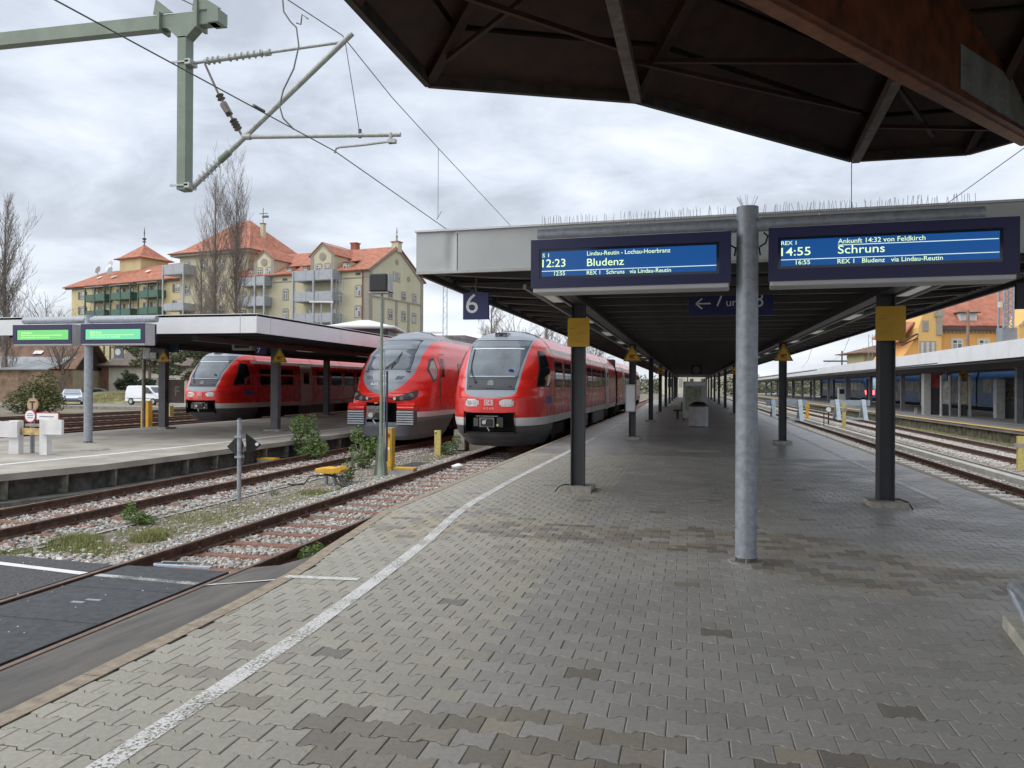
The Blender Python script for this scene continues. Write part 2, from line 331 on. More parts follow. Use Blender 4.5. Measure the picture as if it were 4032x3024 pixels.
# ------------------------------------------------------------------ ground
ZR = -0.38            # top of rail
ZG = -0.60            # ground between the tracks
def ground_mat():
    m = bpy.data.materials.new('trackside_ground'); m.use_nodes = True; t = m.node_tree; b = t.nodes['Principled BSDF']; b.inputs['Roughness'].default_value = 0.95
    g = N(t, 'ShaderNodeNewGeometry')
    a = N(t, 'ShaderNodeTexNoise', i_Scale=0.55, i_Detail=6.0, i_Roughness=0.65); t.links.new(g.outputs['Position'], a.inputs['Vector'])
    r1 = N(t, 'ShaderNodeValToRGB'); t.links.new(a.outputs[0], r1.inputs[0]); e = r1.color_ramp.elements
    e[0].position = 0.38; e[0].color = (0.155, 0.13, 0.10, 1); e[1].position = 0.66; e[1].color = (0.13, 0.145, 0.06, 1)
    x = r1.color_ramp.elements.new(0.52); x.color = (0.205, 0.18, 0.14, 1)
    v = N(t, 'ShaderNodeTexVoronoi', i_Scale=22.0); t.links.new(g.outputs['Position'], v.inputs['Vector'])
    mr = N(t, 'ShaderNodeMapRange'); mr.inputs[1].default_value = 0; mr.inputs[2].default_value = 1; mr.inputs[3].default_value = 0.7; mr.inputs[4].default_value = 1.45; t.links.new(v.outputs['Color'], mr.inputs[0])
    s = N(t, 'ShaderNodeVectorMath', operation='SCALE'); t.links.new(r1.outputs[0], s.inputs[0]); t.links.new(mr.outputs[0], s.inputs['Scale']); t.links.new(s.outputs[0], b.inputs['Base Color'])
    bp = N(t, 'ShaderNodeBump'); bp.inputs['Strength'].default_value = 0.9; bp.inputs['Distance'].default_value = 0.02; t.links.new(v.outputs['Distance'], bp.inputs['Height']); t.links.new(bp.outputs[0], b.inputs['Normal'])
    return m
M_ground = ground_mat()
def ballast_mat():
    m = bpy.data.materials.new('ballast_surface'); m.use_nodes = True; t = m.node_tree; b = t.nodes['Principled BSDF']; b.inputs['Roughness'].default_value = 0.9
    g = N(t, 'ShaderNodeNewGeometry'); v = N(t, 'ShaderNodeTexVoronoi', i_Scale=17.0); t.links.new(g.outputs['Position'], v.inputs['Vector'])
    r1 = N(t, 'ShaderNodeValToRGB'); sp = N(t, 'ShaderNodeSeparateColor'); t.links.new(v.outputs['Color'], sp.inputs[0]); t.links.new(sp.outputs[0], r1.inputs[0]); e = r1.color_ramp.elements
    e[0].color = (0.20, 0.17, 0.145, 1); e[1].color = (0.52, 0.50, 0.47, 1); t.links.new(r1.outputs[0], b.inputs['Base Color'])
    bp = N(t, 'ShaderNodeBump'); bp.invert = True; bp.inputs['Strength'].default_value = 1.0; bp.inputs['Distance'].default_value = 0.03; t.links.new(v.outputs['Distance'], bp.inputs['Height']); t.links.new(bp.outputs[0], b.inputs['Normal'])
    return m
M_bal = ballast_mat()
mb = MB(); mb.quad((-700, -300, ZG), (700, -300, ZG), (700, 1600, ZG), (-700, 1600, ZG)); struct(mb.build('ground', M_ground))
for (x0, x1, y0, y1) in ((-7.35, -4.1, 8.3, 140), (-12.0, -8.75, 9.0, 140), (4.6, 7.7, 6, 150), (8.55, 12.3, 15, 200), (-24.4, -21.0, 20, 140)):
    mb = MB(); n = 40
    for i in range(n):
        a = y0 + (y1 - y0) * i / n; b_ = y0 + (y1 - y0) * (i + 1) / n
        mb.quad((x0, a, ZG + .02), (x1, a, ZG + .02), (x1, b_, ZG + .02), (x0, b_, ZG + .02))
    struct(mb.build('ballast_bed', M_bal))
# lane and car park beyond the yard
mb = MB(); mb.prism([(-110, 63), (-44, 61), (-40, 100), (-110, 112)], 'z', ZG - .1, -.33); struct(mb.build('car_park_ground', mat('pale_gravel_lot', (0.27, 0.25, 0.22), 0.95, 0, 0.2, 2)))

# ---- loose stones as real geometry
def stones(name, n, region, size, z, palette, nside='octa', seed=1, keep=None):
    rs = np.random.RandomState(seed)
    x = rs.uniform(region[0], region[1], n); y = region[2] + (region[3] - region[2]) * rs.uniform(0, 1, n) ** 1.25
    if keep is not None: k = keep(x, y); x, y = x[k], y[k]; n = len(x)
    sz = rs.uniform(size[0], size[1], n)
    if nside == 'octa':
        bv = np.array([(1, 0, 0), (0, 1, 0), (-1, 0, 0), (0, -1, 0), (0, 0, 1), (0, 0, -1)], float); bf = np.array([(0, 1, 4), (1, 2, 4), (2, 3, 4), (3, 0, 4), (1, 0, 5), (2, 1, 5), (3, 2, 5), (0, 3, 5)])
    else:
        s = 0.62; bv = np.array([(i, j, k) for i in (-1, 1) for j in (-1, 1) for k in (-1, 1)], float) * s
        bv = np.vstack([bv, [(0, 0, 1.0), (0, 0, -1)]])
        bf = np.array([(0, 1, 3), (0, 3, 2), (4, 6, 7), (4, 7, 5), (0, 4, 5), (0, 5, 1), (2, 3, 7), (2, 7, 6), (1, 5, 8), (5, 7, 8), (7, 3, 8), (3, 1, 8), (0, 2, 9), (2, 6, 9), (6, 4, 9), (4, 0, 9)])
    V = bv[None] * (1 + rs.uniform(-.32, .32, (n, len(bv), 3)))
    V = V * sz[:, None, None] * np.stack([rs.uniform(.7, 1.25, n), rs.uniform(.6, 1.0, n), rs.uniform(.45, .8, n)], 1)[:, None, :]
    a = rs.uniform(0, 6.28, n); ca, sa = np.cos(a)[:, None], np.sin(a)[:, None]
    tl = rs.uniform(-.6, .6, n); ct, st = np.cos(tl)[:, None], np.sin(tl)[:, None]
    X, Y, Z = V[..., 0], V[..., 1], V[..., 2]; Y, Z = Y * ct - Z * st, Y * st + Z * ct; X, Y = X * ca - Y * sa, X * sa + Y * ca
    V = np.stack([X + x[:, None], Y + y[:, None], Z + (z + rs.uniform(-.012, .018, n))[:, None]], -1)
    F = (bf[None] + (np.arange(n) * len(bv))[:, None, None])
    pal = np.array(palette); c = pal[rs.randint(0, len(pal), n)] * rs.uniform(.75, 1.2, n)[:, None]
    me = npmesh(name, V.reshape(-1, 3), F.ravel(), 3, M_st, False, np.repeat(c, len(bv), 0))
    o = bpy.data.objects.new(name, me); COL.objects.link(o); o['kind'] = 'stuff'; return o
M_st = attr_mat('ballast_stone', 0.85, noise=0.2, scale=60, bump=0.3)
PAL = [(0.48, 0.47, 0.44), (0.56, 0.55, 0.51), (0.36, 0.35, 0.33), (0.50, 0.46, 0.41), (0.42, 0.43, 0.43), (0.44, 0.36, 0.30), (0.62, 0.60, 0.56)]
PALW = [(0.58, 0.56, 0.53), (0.66, 0.64, 0.60), (0.42, 0.38, 0.34), (0.46, 0.42, 0.38), (0.42, 0.33, 0.28)]
off_rail = lambda xs: (lambda x, y: np.all([np.abs(x - q) > 0.055 for q in xs], 0))
slp = lambda x, y: (np.abs(((y - 8.62 + .375) % .75) - .375) > .15)
def keep6(x, y):
    inside = (x > -6.9) & (x < -4.4)
    return off_rail((-6.39, -4.89))(x, y) & (slp(x, y) | ~inside)
stones('ballast_gravel', 19000, (-7.25, -4.15, 8.35, 26), (.022, .042), -0.555, PAL, 'cube', 1, keep6)
def keep7(x, y):
    inside = (x > -11.6) & (x < -9.0)
    return off_rail((-11.05, -9.55))(x, y) & (slp(x, y) | ~inside | (np.random.RandomState(5).rand(len(x)) < .35))
stones('ballast_gravel', 14000, (-11.85, -8.85, 9.0, 27), (.024, .045), -0.555, PAL, 'octa', 2, keep7)
stones('ballast_gravel', 11000, (4.75, 7.5, 11, 46), (.028, .05), -0.56, PALW, 'octa', 3, lambda x, y: off_rail((5.25, 6.75))(x, y) & (np.abs(((y - 8.62 + .33) % .66) - .33) > .13))
stones('ballast_gravel', 9000, (8.7, 11.8, 22, 60), (.03, .055), -0.56, PALW, 'octa', 4, off_rail((9.45, 10.95)))
stones('scattered_stones', 2600, (-8.95, -7.1, 8.25, 26), (.012, .038), -0.595, PAL, 'octa', 6)
stones('scattered_stones', 300, (-8.6, -6.7, 8.15, 9.1), (.03, .055), -0.58, PAL, 'cube', 8)
stones('stray_pebbles', 260, (-6.2, 3.5, 3.0, 9.5), (.003, .006), 0.004, [(0.6, 0.58, 0.54), (0.4, 0.38, 0.35)], 'octa', 9, lambda x, y: x > -3.3)
stones('stray_pebbles', 90, (-8.0, -5.0, 3.6, 7.9), (.005, .011), -0.377, [(0.65, 0.63, 0.6)], 'octa', 10)

# ------------------------------------------------------------------ tracks
RAILP = [(-.07, -.15), (.07, -.15), (.07, -.138), (.012, -.118), (.012, -.042), (.034, -.03), (.034, -.004), (.026, 0), (-.026, 0), (-.034, -.004), (-.034, -.03), (-.012, -.042), (-.012, -.118), (-.07, -.138)]
def rail(parent, x, y0, y1, zr=ZR, shiny=False):
    mb = MB(); mb.prism([(x + a, zr + b) for a, b in RAILP], 'y', y0, y1, 0)
    # running surface
    mb.quad((x - .026, y0, zr + .0006), (x + .026, y0, zr + .0006), (x + .026, y1, zr + .0006), (x - .026, y1, zr + .0006), 1)
    return mb.build('rail', [M_rust, M_rusttop if not shiny else M_rust], parent)
_sl = {}
def sleeper_mesh(kind):
    if kind not in _sl:
        mb = MB()
        if kind == 'steel':
            mb.prism([(-.13, -.10), (-.085, 0), (.085, 0), (.13, -.10), (.11, -.10), (.075, -.015), (-.075, -.015), (-.11, -.10)], 'x', -1.22, 1.22)
        else:
            mb.prism([(-.14, -.18), (-.11, 0), (.11, 0), (.14, -.18)], 'x', -1.28, 1.28)
        _sl[kind] = mb.mesh('sleeper', {'steel': M_sleeper, 'concrete': M_sleepw, 'wood': mat('old_wooden_sleeper', (0.21, 0.18, 0.14), 0.9, 0, 0.3, 6, 0.4)}[kind])
    return _sl[kind]
mbc = MB()
for s_ in (-1, 1):
    for q in (-1, 1):
        mbc.box(s_ * .75 + q * .10 - .035, s_ * .75 + q * .10 + .035, -.05, .05, 0, .035)
        mbc.cyl((s_ * .75 + q * .105, 0, .03), (s_ * .75 + q * .105, 0, .085), .017, n=6)
ME_CLIP = mbc.mesh('rail_fastening', M_rust)
def track(name, label, xc, y0, y1, kind='steel', pitch=.75, nclip=28, ystart=None, nsl=150):
    t = thing(name, label, 'railway track', (xc, 0, 0))
    for s_ in (-1, 1): rail(t, xc + s_ * .75, y0, y1)
    me = sleeper_mesh(kind); zt = ZR - .15
    y = ystart if ystart is not None else y0 + .3; i = 0
    while y < y1 and i < nsl:
        linked('sleeper', me, (rnd.uniform(-.02, .02), y + rnd.uniform(-.015, .015), zt - rnd.uniform(0, .008)), t, (0, 0, rnd.uniform(-.008, .008)))
        if i < nclip: linked('rail_fastening', ME_CLIP, (0, y, zt), t)['kind'] = 'stuff'
        y += pitch; i += 1
    return t
track('railway_track', 'track with rusty rails and red steel sleepers beside the paved platform', -5.64, -12, 140, 'steel', .75, 40, 8.62)
track('railway_track', 'track with rusty rails between the weedy strip and the ribbed wall of platform 7', -10.30, -12, 140, 'steel', .75, 30, 9.3)
track('railway_track', 'right hand track with pale concrete sleepers next to the paved platform edge', 6.0, 4, 190, 'concrete', .66, 40, 8.62, 200)
track('railway_track', 'track on pale sleepers below the yellow edged far platform', 10.2, 8, 220, 'concrete', .66, 20, 12, 230)
track('railway_track', 'track under the red railcar behind platform 7', -23.0, 12, 150, 'steel', .75, 0, 20, 90)
for i, xc in enumerate((-27.0, -31.2, -35.4, -40.5)):
    track('railway_track', ['yard track nearest to platform 7 and its yellow box', 'second rusty yard track beyond platform 7', 'third rusty yard track beyond platform 7', 'outermost yard track in front of the car park'][i], xc, 14, 170, 'wood', .75, 0, 24, 90)

# ------------------------------------------------------------------ main platform with paving stones
EDGE = [(-3.4, -8), (-3.44, 3.5), (-3.46, 5.6), (-3.53, 6.8), (-3.66, 7.5), (-4.03, 10.2), (-4.03, 150)]
def edge_x(y, E=EDGE):
    for (x0, y0), (x1, y1) in zip(E, E[1:]):
        if y <= y1: return x0 + (x1 - x0) * (y - y0) / (y1 - y0)
    return E[-1][0]
XR = 4.70
mb = MB(); poly = [(x, y) for x, y in EDGE] + [(XR, 150), (XR, -8)]
mb.prism(poly, 'z', -.75, -.011)
platform = struct(mb.build('platform', mat('joint_sand', (0.10, 0.085, 0.068), 0.95, 0, 0.3, 20)))
def far_paving_mat():
    m = bpy.data.materials.new('distant_paving'); m.use_nodes = True; t = m.node_tree; b = t.nodes['Principled BSDF']; b.inputs['Roughness'].default_value = 0.38
    g = N(t, 'ShaderNodeNewGeometry'); br = N(t, 'ShaderNodeTexBrick'); t.links.new(g.outputs['Position'], br.inputs['Vector'])
    br.inputs['Scale'].default_value = 1.0; br.inputs['Brick Width'].default_value = 0.2; br.inputs['Row Height'].default_value = 0.165; br.inputs['Mortar Size'].default_value = 0.006
    br.inputs['Color1'].default_value = (0.27, 0.26, 0.245, 1); br.inputs['Color2'].default_value = (0.36, 0.35, 0.33, 1); br.inputs['Mortar'].default_value = (0.13, 0.11, 0.09, 1)
    n = N(t, 'ShaderNodeTexNoise', i_Scale=0.7, i_Detail=5.0); t.links.new(g.outputs['Position'], n.inputs['Vector'])
    mr = N(t, 'ShaderNodeMapRange'); mr.inputs[1].default_value = .3; mr.inputs[2].default_value = .7; mr.inputs[3].default_value = .78; mr.inputs[4].default_value = 1.15; t.links.new(n.outputs[0], mr.inputs[0])
    s = N(t, 'ShaderNodeVectorMath', operation='SCALE'); t.links.new(br.outputs[0], s.inputs[0]); t.links.new(mr.outputs[0], s.inputs['Scale']); t.links.new(s.outputs[0], b.inputs['Base Color'])
    return m
M_farpav = far_paving_mat()
YP0, YP1 = 0.0, 19.8
for (a, b_) in ((-8, YP0 - .04), (YP1 + .02, 150)):
    mb = MB(); n = 1 if a < 0 else 12
    xs = edge_x(a + .1) + .14
    mb.prism([(edge_x(a + .01) + .14, a), (XR - .14, a), (XR - .14, b_), (edge_x(b_ - .01) + .14, b_)], 'z', -.014, 0.0)
    mb.build('distant_paving', M_farpav, platform)
# outline of one double-T stone
HW, HD, AM, CH = 0.0986, 0.0791, 0.0135, 0.005
def outline(sx):
    def top(x):
        ax = abs(x); return HD + (-AM if ax < .038 else (AM if ax > .062 else -AM + 2 * AM * (ax - .038) / .024))
    xs = [-HW, -.062, -.038, .038, .062, HW]
    up_ = [(x, top(x)) for x in xs]; dn = [(x, -top(x)) for x in reversed(xs)]
    return [(x * sx, y) for x, y in up_ + dn]
OUT = np.array(outline(1.0)); INN = OUT.copy(); INN[:, 0] *= (HW - CH) / HW; INN[:, 1] -= np.sign(INN[:, 1]) * CH
nO = len(OUT)
def pick_tint(x, y):
    r = rnd.random(); base = np.array((0.350, 0.336, 0.310)) * rnd.uniform(0.9, 1.07)
    if x < -1.2: base = base * np.array((1.10, 1.09, 0.98))  # left stones lighter and yellower: lichen, and the brighter light put into tint
    if x > 1.5 and y > 9: base = base * np.array((0.98, 1.0, 1.05))
    p = 0.018
    def ell(cx_, cy_, rx, ry): return ((x - cx_) / rx) ** 2 + ((y - cy_) / ry) ** 2 < 1
    if ell(-1.5, 9.2, 1.35, .55): p = .72
    elif ell(0.1, 9.1, 1.9, .75): p = .55
    elif ell(1.9, 7.9, 1.3, .8): p = .5
    elif ell(-3.0, 9.6, .9, 1.2): p = .38
    elif ell(-0.9, 3.65, 1.0, .42): p = .75
    elif ell(0.75, 3.75, .5, .2): p = .5
    elif ell(-2.9, 4.3, .8, 1.0): p = .15
    if r < p:
        k = rnd.random(); base = np.array((0.285, 0.258, 0.212)) * (0.76 + .4 * k)
        if rnd.random() < .25: base = np.array((0.215, 0.195, 0.165))
    elif p > .3 and rnd.random() < .4: base = base * np.array((1.04, 0.97, 0.84))
    return base
items = []
j = 0; y = YP0 + .08
while y < YP1:
    offx = .1 if j % 2 else 0
    i0 = int((-4.2) / .2) - 1
    x = i0 * .2 + offx
    while x < XR:
        lo, hi = edge_x(y) + .135, XR - .145
        if x + HW > lo + .02 and x - HW < hi - .02: items.append((x, y, lo, hi))
        x += .2
    y += .165; j += 1
def in_view(x, y):
    v = Vector((x, y, -1.7)); d = v.dot(fw); return d > .5 and abs(v.dot(rt) / d) < .66 and abs(v.dot(up) / d) < .50
near = sorted([k for k in range(len(items)) if in_view(items[k][0], items[k][1])], key=lambda k: items[k][0] ** 2 + items[k][1] ** 2)[:300]
near_set = set(near)
def stone_verts(x, y, lo, hi, chamfer=True):
    dz = rnd.uniform(-.0022, .0022); tx, ty = rnd.uniform(-.02, .02), rnd.uniform(-.03, .03)
    x += rnd.uniform(-.0006, .0006); a = rnd.uniform(-.009, .009); ca, sa = math.cos(a), math.sin(a)
    def tr(P, z): 
        Q = np.empty((len(P), 3)); Q[:, 0] = P[:, 0] * ca - P[:, 1] * sa; Q[:, 1] = P[:, 0] * sa + P[:, 1] * ca; Q[:, 2] = z + dz + Q[:, 0] * tx * .3 + Q[:, 1] * ty * .3
        Q[:, 0] = np.clip(Q[:, 0] + x, lo, hi) - x; return Q
    return np.vstack([tr(INN, 0), tr(OUT, -CH * .8), tr(OUT, -.03)])
FS = []
for r_ in range(2):
    for k in range(nO): a, b_ = r_ * nO + k, r_ * nO + (k + 1) % nO; FS.append((a + nO, b_ + nO, b_, a)[::-1])
QF = np.array(FS)
M_pav = attr_mat('paving_stone', 0.54, 'tint', 0.20, 30, 0.6, 160, 0.5, speck=0.75)
# near stones: separate objects (one mesh each so that chips, tilt and tone differ)
for k in near:
    x, y, lo, hi = items[k]; V = stone_verts(x, y, lo, hi); c = pick_tint(x, y)
    me = bpy.data.meshes.new('paving_stone'); me.from_pydata([tuple(v) for v in V], [], [tuple(range(nO - 1, -1, -1))] + FS)
    at = me.attributes.new('tint', 'FLOAT_COLOR', 'POINT'); at.data.foreach_set('color', np.tile(np.append(c, 1).astype(np.float32), len(V))); me.materials.append(M_pav); me.update()
    linked('paving_stone', me, (x, y, 0), platform)
Vs, Cs, n = [], [], 0; Fq = []; Ft = []
from mathutils.geometry import tessellate_polygon
tes = np.array(tessellate_polygon([[Vector((p[0], p[1], 0)) for p in INN]]))
a_, b_, c_ = INN[tes[0][0]], INN[tes[0][1]], INN[tes[0][2]]
if (b_[0] - a_[0]) * (c_[1] - a_[1]) - (b_[1] - a_[1]) * (c_[0] - a_[0]) < 0: tes = tes[:, ::-1]
qt = np.vstack([QF[:, [0, 1, 2]], QF[:, [0, 2, 3]]]); TF = np.vstack([tes, qt])
for k, (x, y, lo, hi) in enumerate(items):
    if k in near_set: continue
    V = stone_verts(x, y, lo, hi); V[:, 0] += x; V[:, 1] += y; Vs.append(V); Cs.append(np.tile(pick_tint(x, y), (len(V), 1))); Ft.append(TF + n); n += len(V)
me = npmesh('paving_field', np.vstack(Vs), np.vstack(Ft).ravel(), 3, M_pav, False, np.vstack(Cs))
o = bpy.data.objects.new('paving_field', me); COL.objects.link(o); o.parent = platform; o['kind'] = 'stuff'
# kerb stones
y = -2.0
while y < 60:
    L = 1.0
    for side in (0, 1):
        if side and y < 5: continue
        mb = MB(); g = .004
        for seg in range(2):
            ya, yb = y + seg * L / 2 + (g if seg == 0 else 0), y + (seg + 1) * L / 2 - (g if seg else 0)
            if side == 0: xa, xb = edge_x(ya), edge_x(yb); pts = [(xa, ya), (xa + .125, ya), (xb + .125, yb), (xb, yb)]
            else: pts = [(XR - .135, ya), (XR + .0, ya), (XR + .0, yb), (XR - .135, yb)]
            mb.prism([(a - (.003 if side == 0 else -.003), b_) if q in (0, 3) and side == 0 else (a, b_) for q, (a, b_) in enumerate(pts)], 'z', -.32, rnd.uniform(.001, .004))
        mb.build('kerb_stone', M_kerb, platform)
    y += L
mb = MB(); mb.box(-4.035, -3.9, 60, 150, -.3, .003); mb.box(XR - .13, XR + .003, 60, 150, -.3, .003); mb.build('distant_kerb', M_kerb, platform)

# painted lines: worn paint
def paint_mat(name, wear, col=(0.72, 0.72, 0.70)):
    m = bpy.data.materials.new(name); m.use_nodes = True; t = m.node_tree; b = t.nodes['Principled BSDF']; b.inputs['Roughness'].default_value = 0.7; b.inputs['Base Color'].default_value = (*col, 1)
    g = N(t, 'ShaderNodeNewGeometry'); n1 = N(t, 'ShaderNodeTexNoise', i_Scale=55.0, i_Detail=6.0, i_Roughness=0.75); t.links.new(g.outputs['Position'], n1.inputs['Vector'])
    n2 = N(t, 'ShaderNodeTexNoise', i_Scale=2.3, i_Detail=2.0); t.links.new(g.outputs['Position'], n2.inputs['Vector'])
    ad = N(t, 'ShaderNodeMath', operation='MULTIPLY_ADD'); ad.inputs[1].default_value = 0.35; t.links.new(n2.outputs[0], ad.inputs[0]); t.links.new(n1.outputs[0], ad.inputs[2])
    mr = N(t, 'ShaderNodeMapRange'); mr.inputs[1].default_value = wear; mr.inputs[2].default_value = wear + .07; t.links.new(ad.outputs[0], mr.inputs[0])
    tr = N(t, 'ShaderNodeBsdfTransparent'); mx_ = N(t, 'ShaderNodeMixShader'); t.links.new(mr.outputs[0], mx_.inputs[0]); t.links.new(tr.outputs[0], mx_.inputs[1]); t.links.new(b.outputs[0], mx_.inputs[2])
    t.links.new(mx_.outputs[0], t.nodes['Material Output'].inputs[0]); return m
M_paint = paint_mat('worn_white_paint', 0.585); M_paint2 = paint_mat('old_white_paint', 0.63, (0.5, 0.5, 0.48)); M_paint3 = paint_mat('fresh_white_paint', 0.52)
def strip(name, pts, wd, m, z=None):
    mb = MB(); P = [Vector(p) for p in pts]; L = []
    for i, p in enumerate(P):
        d = (P[min(i + 1, len(P) - 1)] - P[max(i - 1, 0)]); d.z = 0; d.normalize(); s_ = Vector((d.y, -d.x, 0)); L.append((p - s_ * wd / 2, p + s_ * wd / 2))
    for (a, b_), (c, d) in zip(L, L[1:]): mb.quad(a, b_, d, c)
    o = mb.build(name, m); return struct(o)
zl = .0045
strip('platform_edge_line', [(-2.50, .2, zl), (-2.53, 3.05, zl), (-2.56, 5, zl), (-2.65, 6.6, zl), (-2.77, 8.2, zl), (-2.94, 9.7, zl), (-3.04, 10.9, zl), (-3.08, 13.8, zl), (-3.02, 20, zl), (-2.97, 60, zl), (-2.97, 148, zl)], .125, M_paint)
strip('platform_edge_line', [(3.72, 12.2, zl), (3.68, 16, zl), (3.68, 40, zl), (3.68, 148, zl)], .13, M_paint)

# ------------------------------------------------------------------ crossing asphalt
mb = MB(); mb.prism([(-30, -12), (-6.47, -12), (-6.47, 7.98), (-7.4, 8.06), (-8.2, 8.12), (-9.4, 8.3), (-9.44, 8.5), (-30, 9.2)], 'z', -.62, -.388)
struct(mb.build('crossing_asphalt', M_asph))
mb = MB()
ys = [-8, 3.5, 5.6, 6.8, 7.5, 7.9, 8.5]
Lp = []
for y in ys:
    ex = edge_x(y) - .006; top = -.03 if y < 7.6 else (-.12 if y < 8 else -.3)
    yl = y if y < 8 else 8.22
    Lp.append([(-4.848 + (ex + 4.848) * q, yl + (y - yl) * q, -.386 + (top + .386) * q) for q in (0, .33, .66, 1)])
for A, B in zip(Lp, Lp[1:]):
    for k in range(3): mb.quad(A[k], A[k + 1], B[k + 1], B[k])
A = Lp[-1]
for k in range(3): mb.quad(A[k], A[k + 1], (A[k + 1][0], A[k + 1][1], -.62), (A[k][0], A[k][1], -.62))
struct(mb.build('crossing_ramp', mat('dusty_asphalt', (0.17, 0.158, 0.14), 0.9, 0, 0.35, 2.2, 1.0, 150, col2=(0.09, 0.088, 0.088), mscale=(1.3, .55, 1), detail=9.0)))
pnl = thing('crossing_panels', 'dark rubber crossing panels between the rusty rails at the lower left', 'level crossing', (-5.64, 5, 0))
for (a, b_) in ((7.045, 7.99), (5.99, 7.03), (4.84, 5.975), (3.69, 4.825), (2.5, 3.675)):
    mb = MB(); mb.box(-6.285, -4.985, a, b_, -.55, -.386); mb.build('panel', mat('crossing_panel_rubber', (0.066, 0.071, 0.078), 0.75, 0, 0.25, 14, 0.9, 150), pnl, bevel=.006)
mb = MB(); mb.box(-5.74, -5.60, 6.50, 6.545, -.388, -.381); mb.box(-5.66, -5.50, 6.60, 6.645, -.388, -.381); mb.build('lifting_plate', M_galv, pnl)
zz = -.3835
strip('crossing_line', [(-20, 9.6, zz), (-7.77, 7.72, zz), (-6.46, 7.52, zz)], .11, M_paint3)
strip('crossing_line', [(-6.285, 7.5, zz), (-4.99, 7.41, zz)], .10, M_paint2)
rz = lambda x: -.386 + (x + 4.848) / (-3.5 + 4.848) * .356 + .006
strip('crossing_line', [(-4.84, 7.40, rz(-4.84)), (-4.4, 7.1, rz(-4.4)), (-3.9, 6.75, rz(-3.9)), (-3.53, 6.50, rz(-3.53))], .15, M_paint3)
strip('crossing_line', [(-3.47, 6.45, zl), (-2.80, 6.50, zl)], .09, M_paint)
rb = thing('rail_bracket', 'pale angled steel bracket lying on the track at the end of the crossing panels', 'bracket', (-5.9, 8.1, -.4))
mb = MB(); mb.bar((-5.95, 8.02, -.372), (-5.25, 8.05, -.372), .05, .02); mb.bar((-5.95, 8.02, -.365), (-5.93, 8.35, -.42), .04, .025); mb.build('angle_bar', mat('pale_blue_steel', (0.45, 0.52, 0.62), 0.5, 0.3, 0.1), rb)
mb = MB(); mb.cyl((-5.93, 8.12, -.36), (-5.72, 8.5, -.44), .014, n=8); mb.build('rod', M_alu, rb)

# ------------------------------------------------------------------ platform 7 (middle)
E7 = [(-16, 6.5), (-14.2, 9.0), (-13.0, 11.0), (-12.48, 12.4), (-12.0, 14.4), (-11.84, 17.8), (-11.62, 26), (-11.62, 140)]
M_p7 = mat('patched_platform_surface', (0.36, 0.335, 0.29), 0.8, 0, 0.2, 0.9, 0.3, 60, dirt=0.3)
mb = MB(); mb.prism(E7 + [(-20.9, 140), (-20.9, 40), (-20.5, 14), (-20.5, 6.5)], 'z', -.13, 0.0)
p7 = struct(mb.build('platform_7', [M_p7]))
mb = MB(); E7b = [(x - .22, y) for x, y in E7]; mb.prism(E7b + [(-20.7, 140), (-20.7, 40), (-20.3, 14), (-20.3, 6.5)], 'z', -.62, -.13); mb.build('retaining_wall', M_concd, p7)
def e7(y): return edge_x(y, E7)
y = 10.2; k = 0
ribm = MB(); ribm.prism([(-.26, -.13), (-.05, -.13), (-.07, -.5), (-.26, -.5)], 'y', -.035, .035); rib_me = ribm.mesh('wall_rib', mat('rib_concrete', (0.19, 0.18, 0.15), 0.9, 0, 0.3, 6, 0.5, 50))
while y < 60: linked('wall_rib', rib_me, (e7(y), y, 0), p7); y += 1.18
mb = MB(); ys_ = [9 + 1.0 * i for i in range(26)] + [40, 70, 140]
for a, b_ in zip(ys_, ys_[1:]):
    xa, xb = e7(a) - .1, e7(b_) - .1
    mb.prism([(xa - .1, a + .01), (xa + .28, a + .01), (xb + .28, b_), (xb - .1, b_)], 'z', -.6, -.52)
mb.build('cable_trough', M_conc if 0 else mat('trough_concrete', (0.17, 0.165, 0.15), 0.9, 0, 0.25, 5, 0.4), p7)
strip('platform_edge_line', [(-15.8, 10.5, zl), (-14.6, 12.2, zl), (-13.95, 13.8, zl), (-13.6, 16.4, zl), (-13.28, 19.9, zl), (-13.1, 26, zl), (-13.1, 120, zl)], .19, M_paint3)
strip('platform_edge_line', [(-19.9, 14, zl), (-19.9, 34, zl), (-20.0, 120, zl)], .12, M_paint2)
mb = MB(); mb.lathe([(.42, 0), (.42, .006), (.3, .008), (.3, .012)], (-14.9, 17.6, .001), 20); tag(mb.build('manhole_cover', M_conc), 'round manhole cover let into the surface of platform 7', 'manhole cover')

# ------------------------------------------------------------------ far right platform
def E8(y): return 12.4 + max(0, (60 - y)) * .022 if y < 60 else 12.4
mb = MB(); mb.prism([(13.2, 24), (12.9, 36), (12.4, 60), (12.3, 220), (24, 220), (24, 24)], 'z', -.14, 0.0); p8 = struct(mb.build('far_platform', mat('far_platform_surface', (0.27, 0.26, 0.25), 0.7, 0, 0.15, 1.0)))
mb = MB(); mb.prism([(13.4, 24), (13.1, 36), (12.6, 60), (12.5, 220), (24, 220), (24, 24)], 'z', -.62, -.14); mb.build('retaining_wall', mat('mossy_wall', (0.16, 0.15, 0.10), 0.95, 0, 0.45, 3, 0.5), p8)
strip('yellow_edge_strip', [(13.33, 24, zl), (13.03, 36, zl), (12.55, 60, zl), (12.42, 220, zl)], .42, paint_mat('worn_yellow_paint', 0.54, (0.72, 0.50, 0.14)))
strip('platform_edge_line', [(15.2, 24, zl), (15.1, 41, zl), (14.4, 60, zl), (14.2, 220, zl)], .14, M_paint3)
mb = MB(); mb.box(7.62, 7.86, 8, 60, ZG, -.44); struct(mb.build('cable_duct', mat('pale_duct_concrete', (0.52, 0.51, 0.47), 0.85, 0, 0.12, 4)))
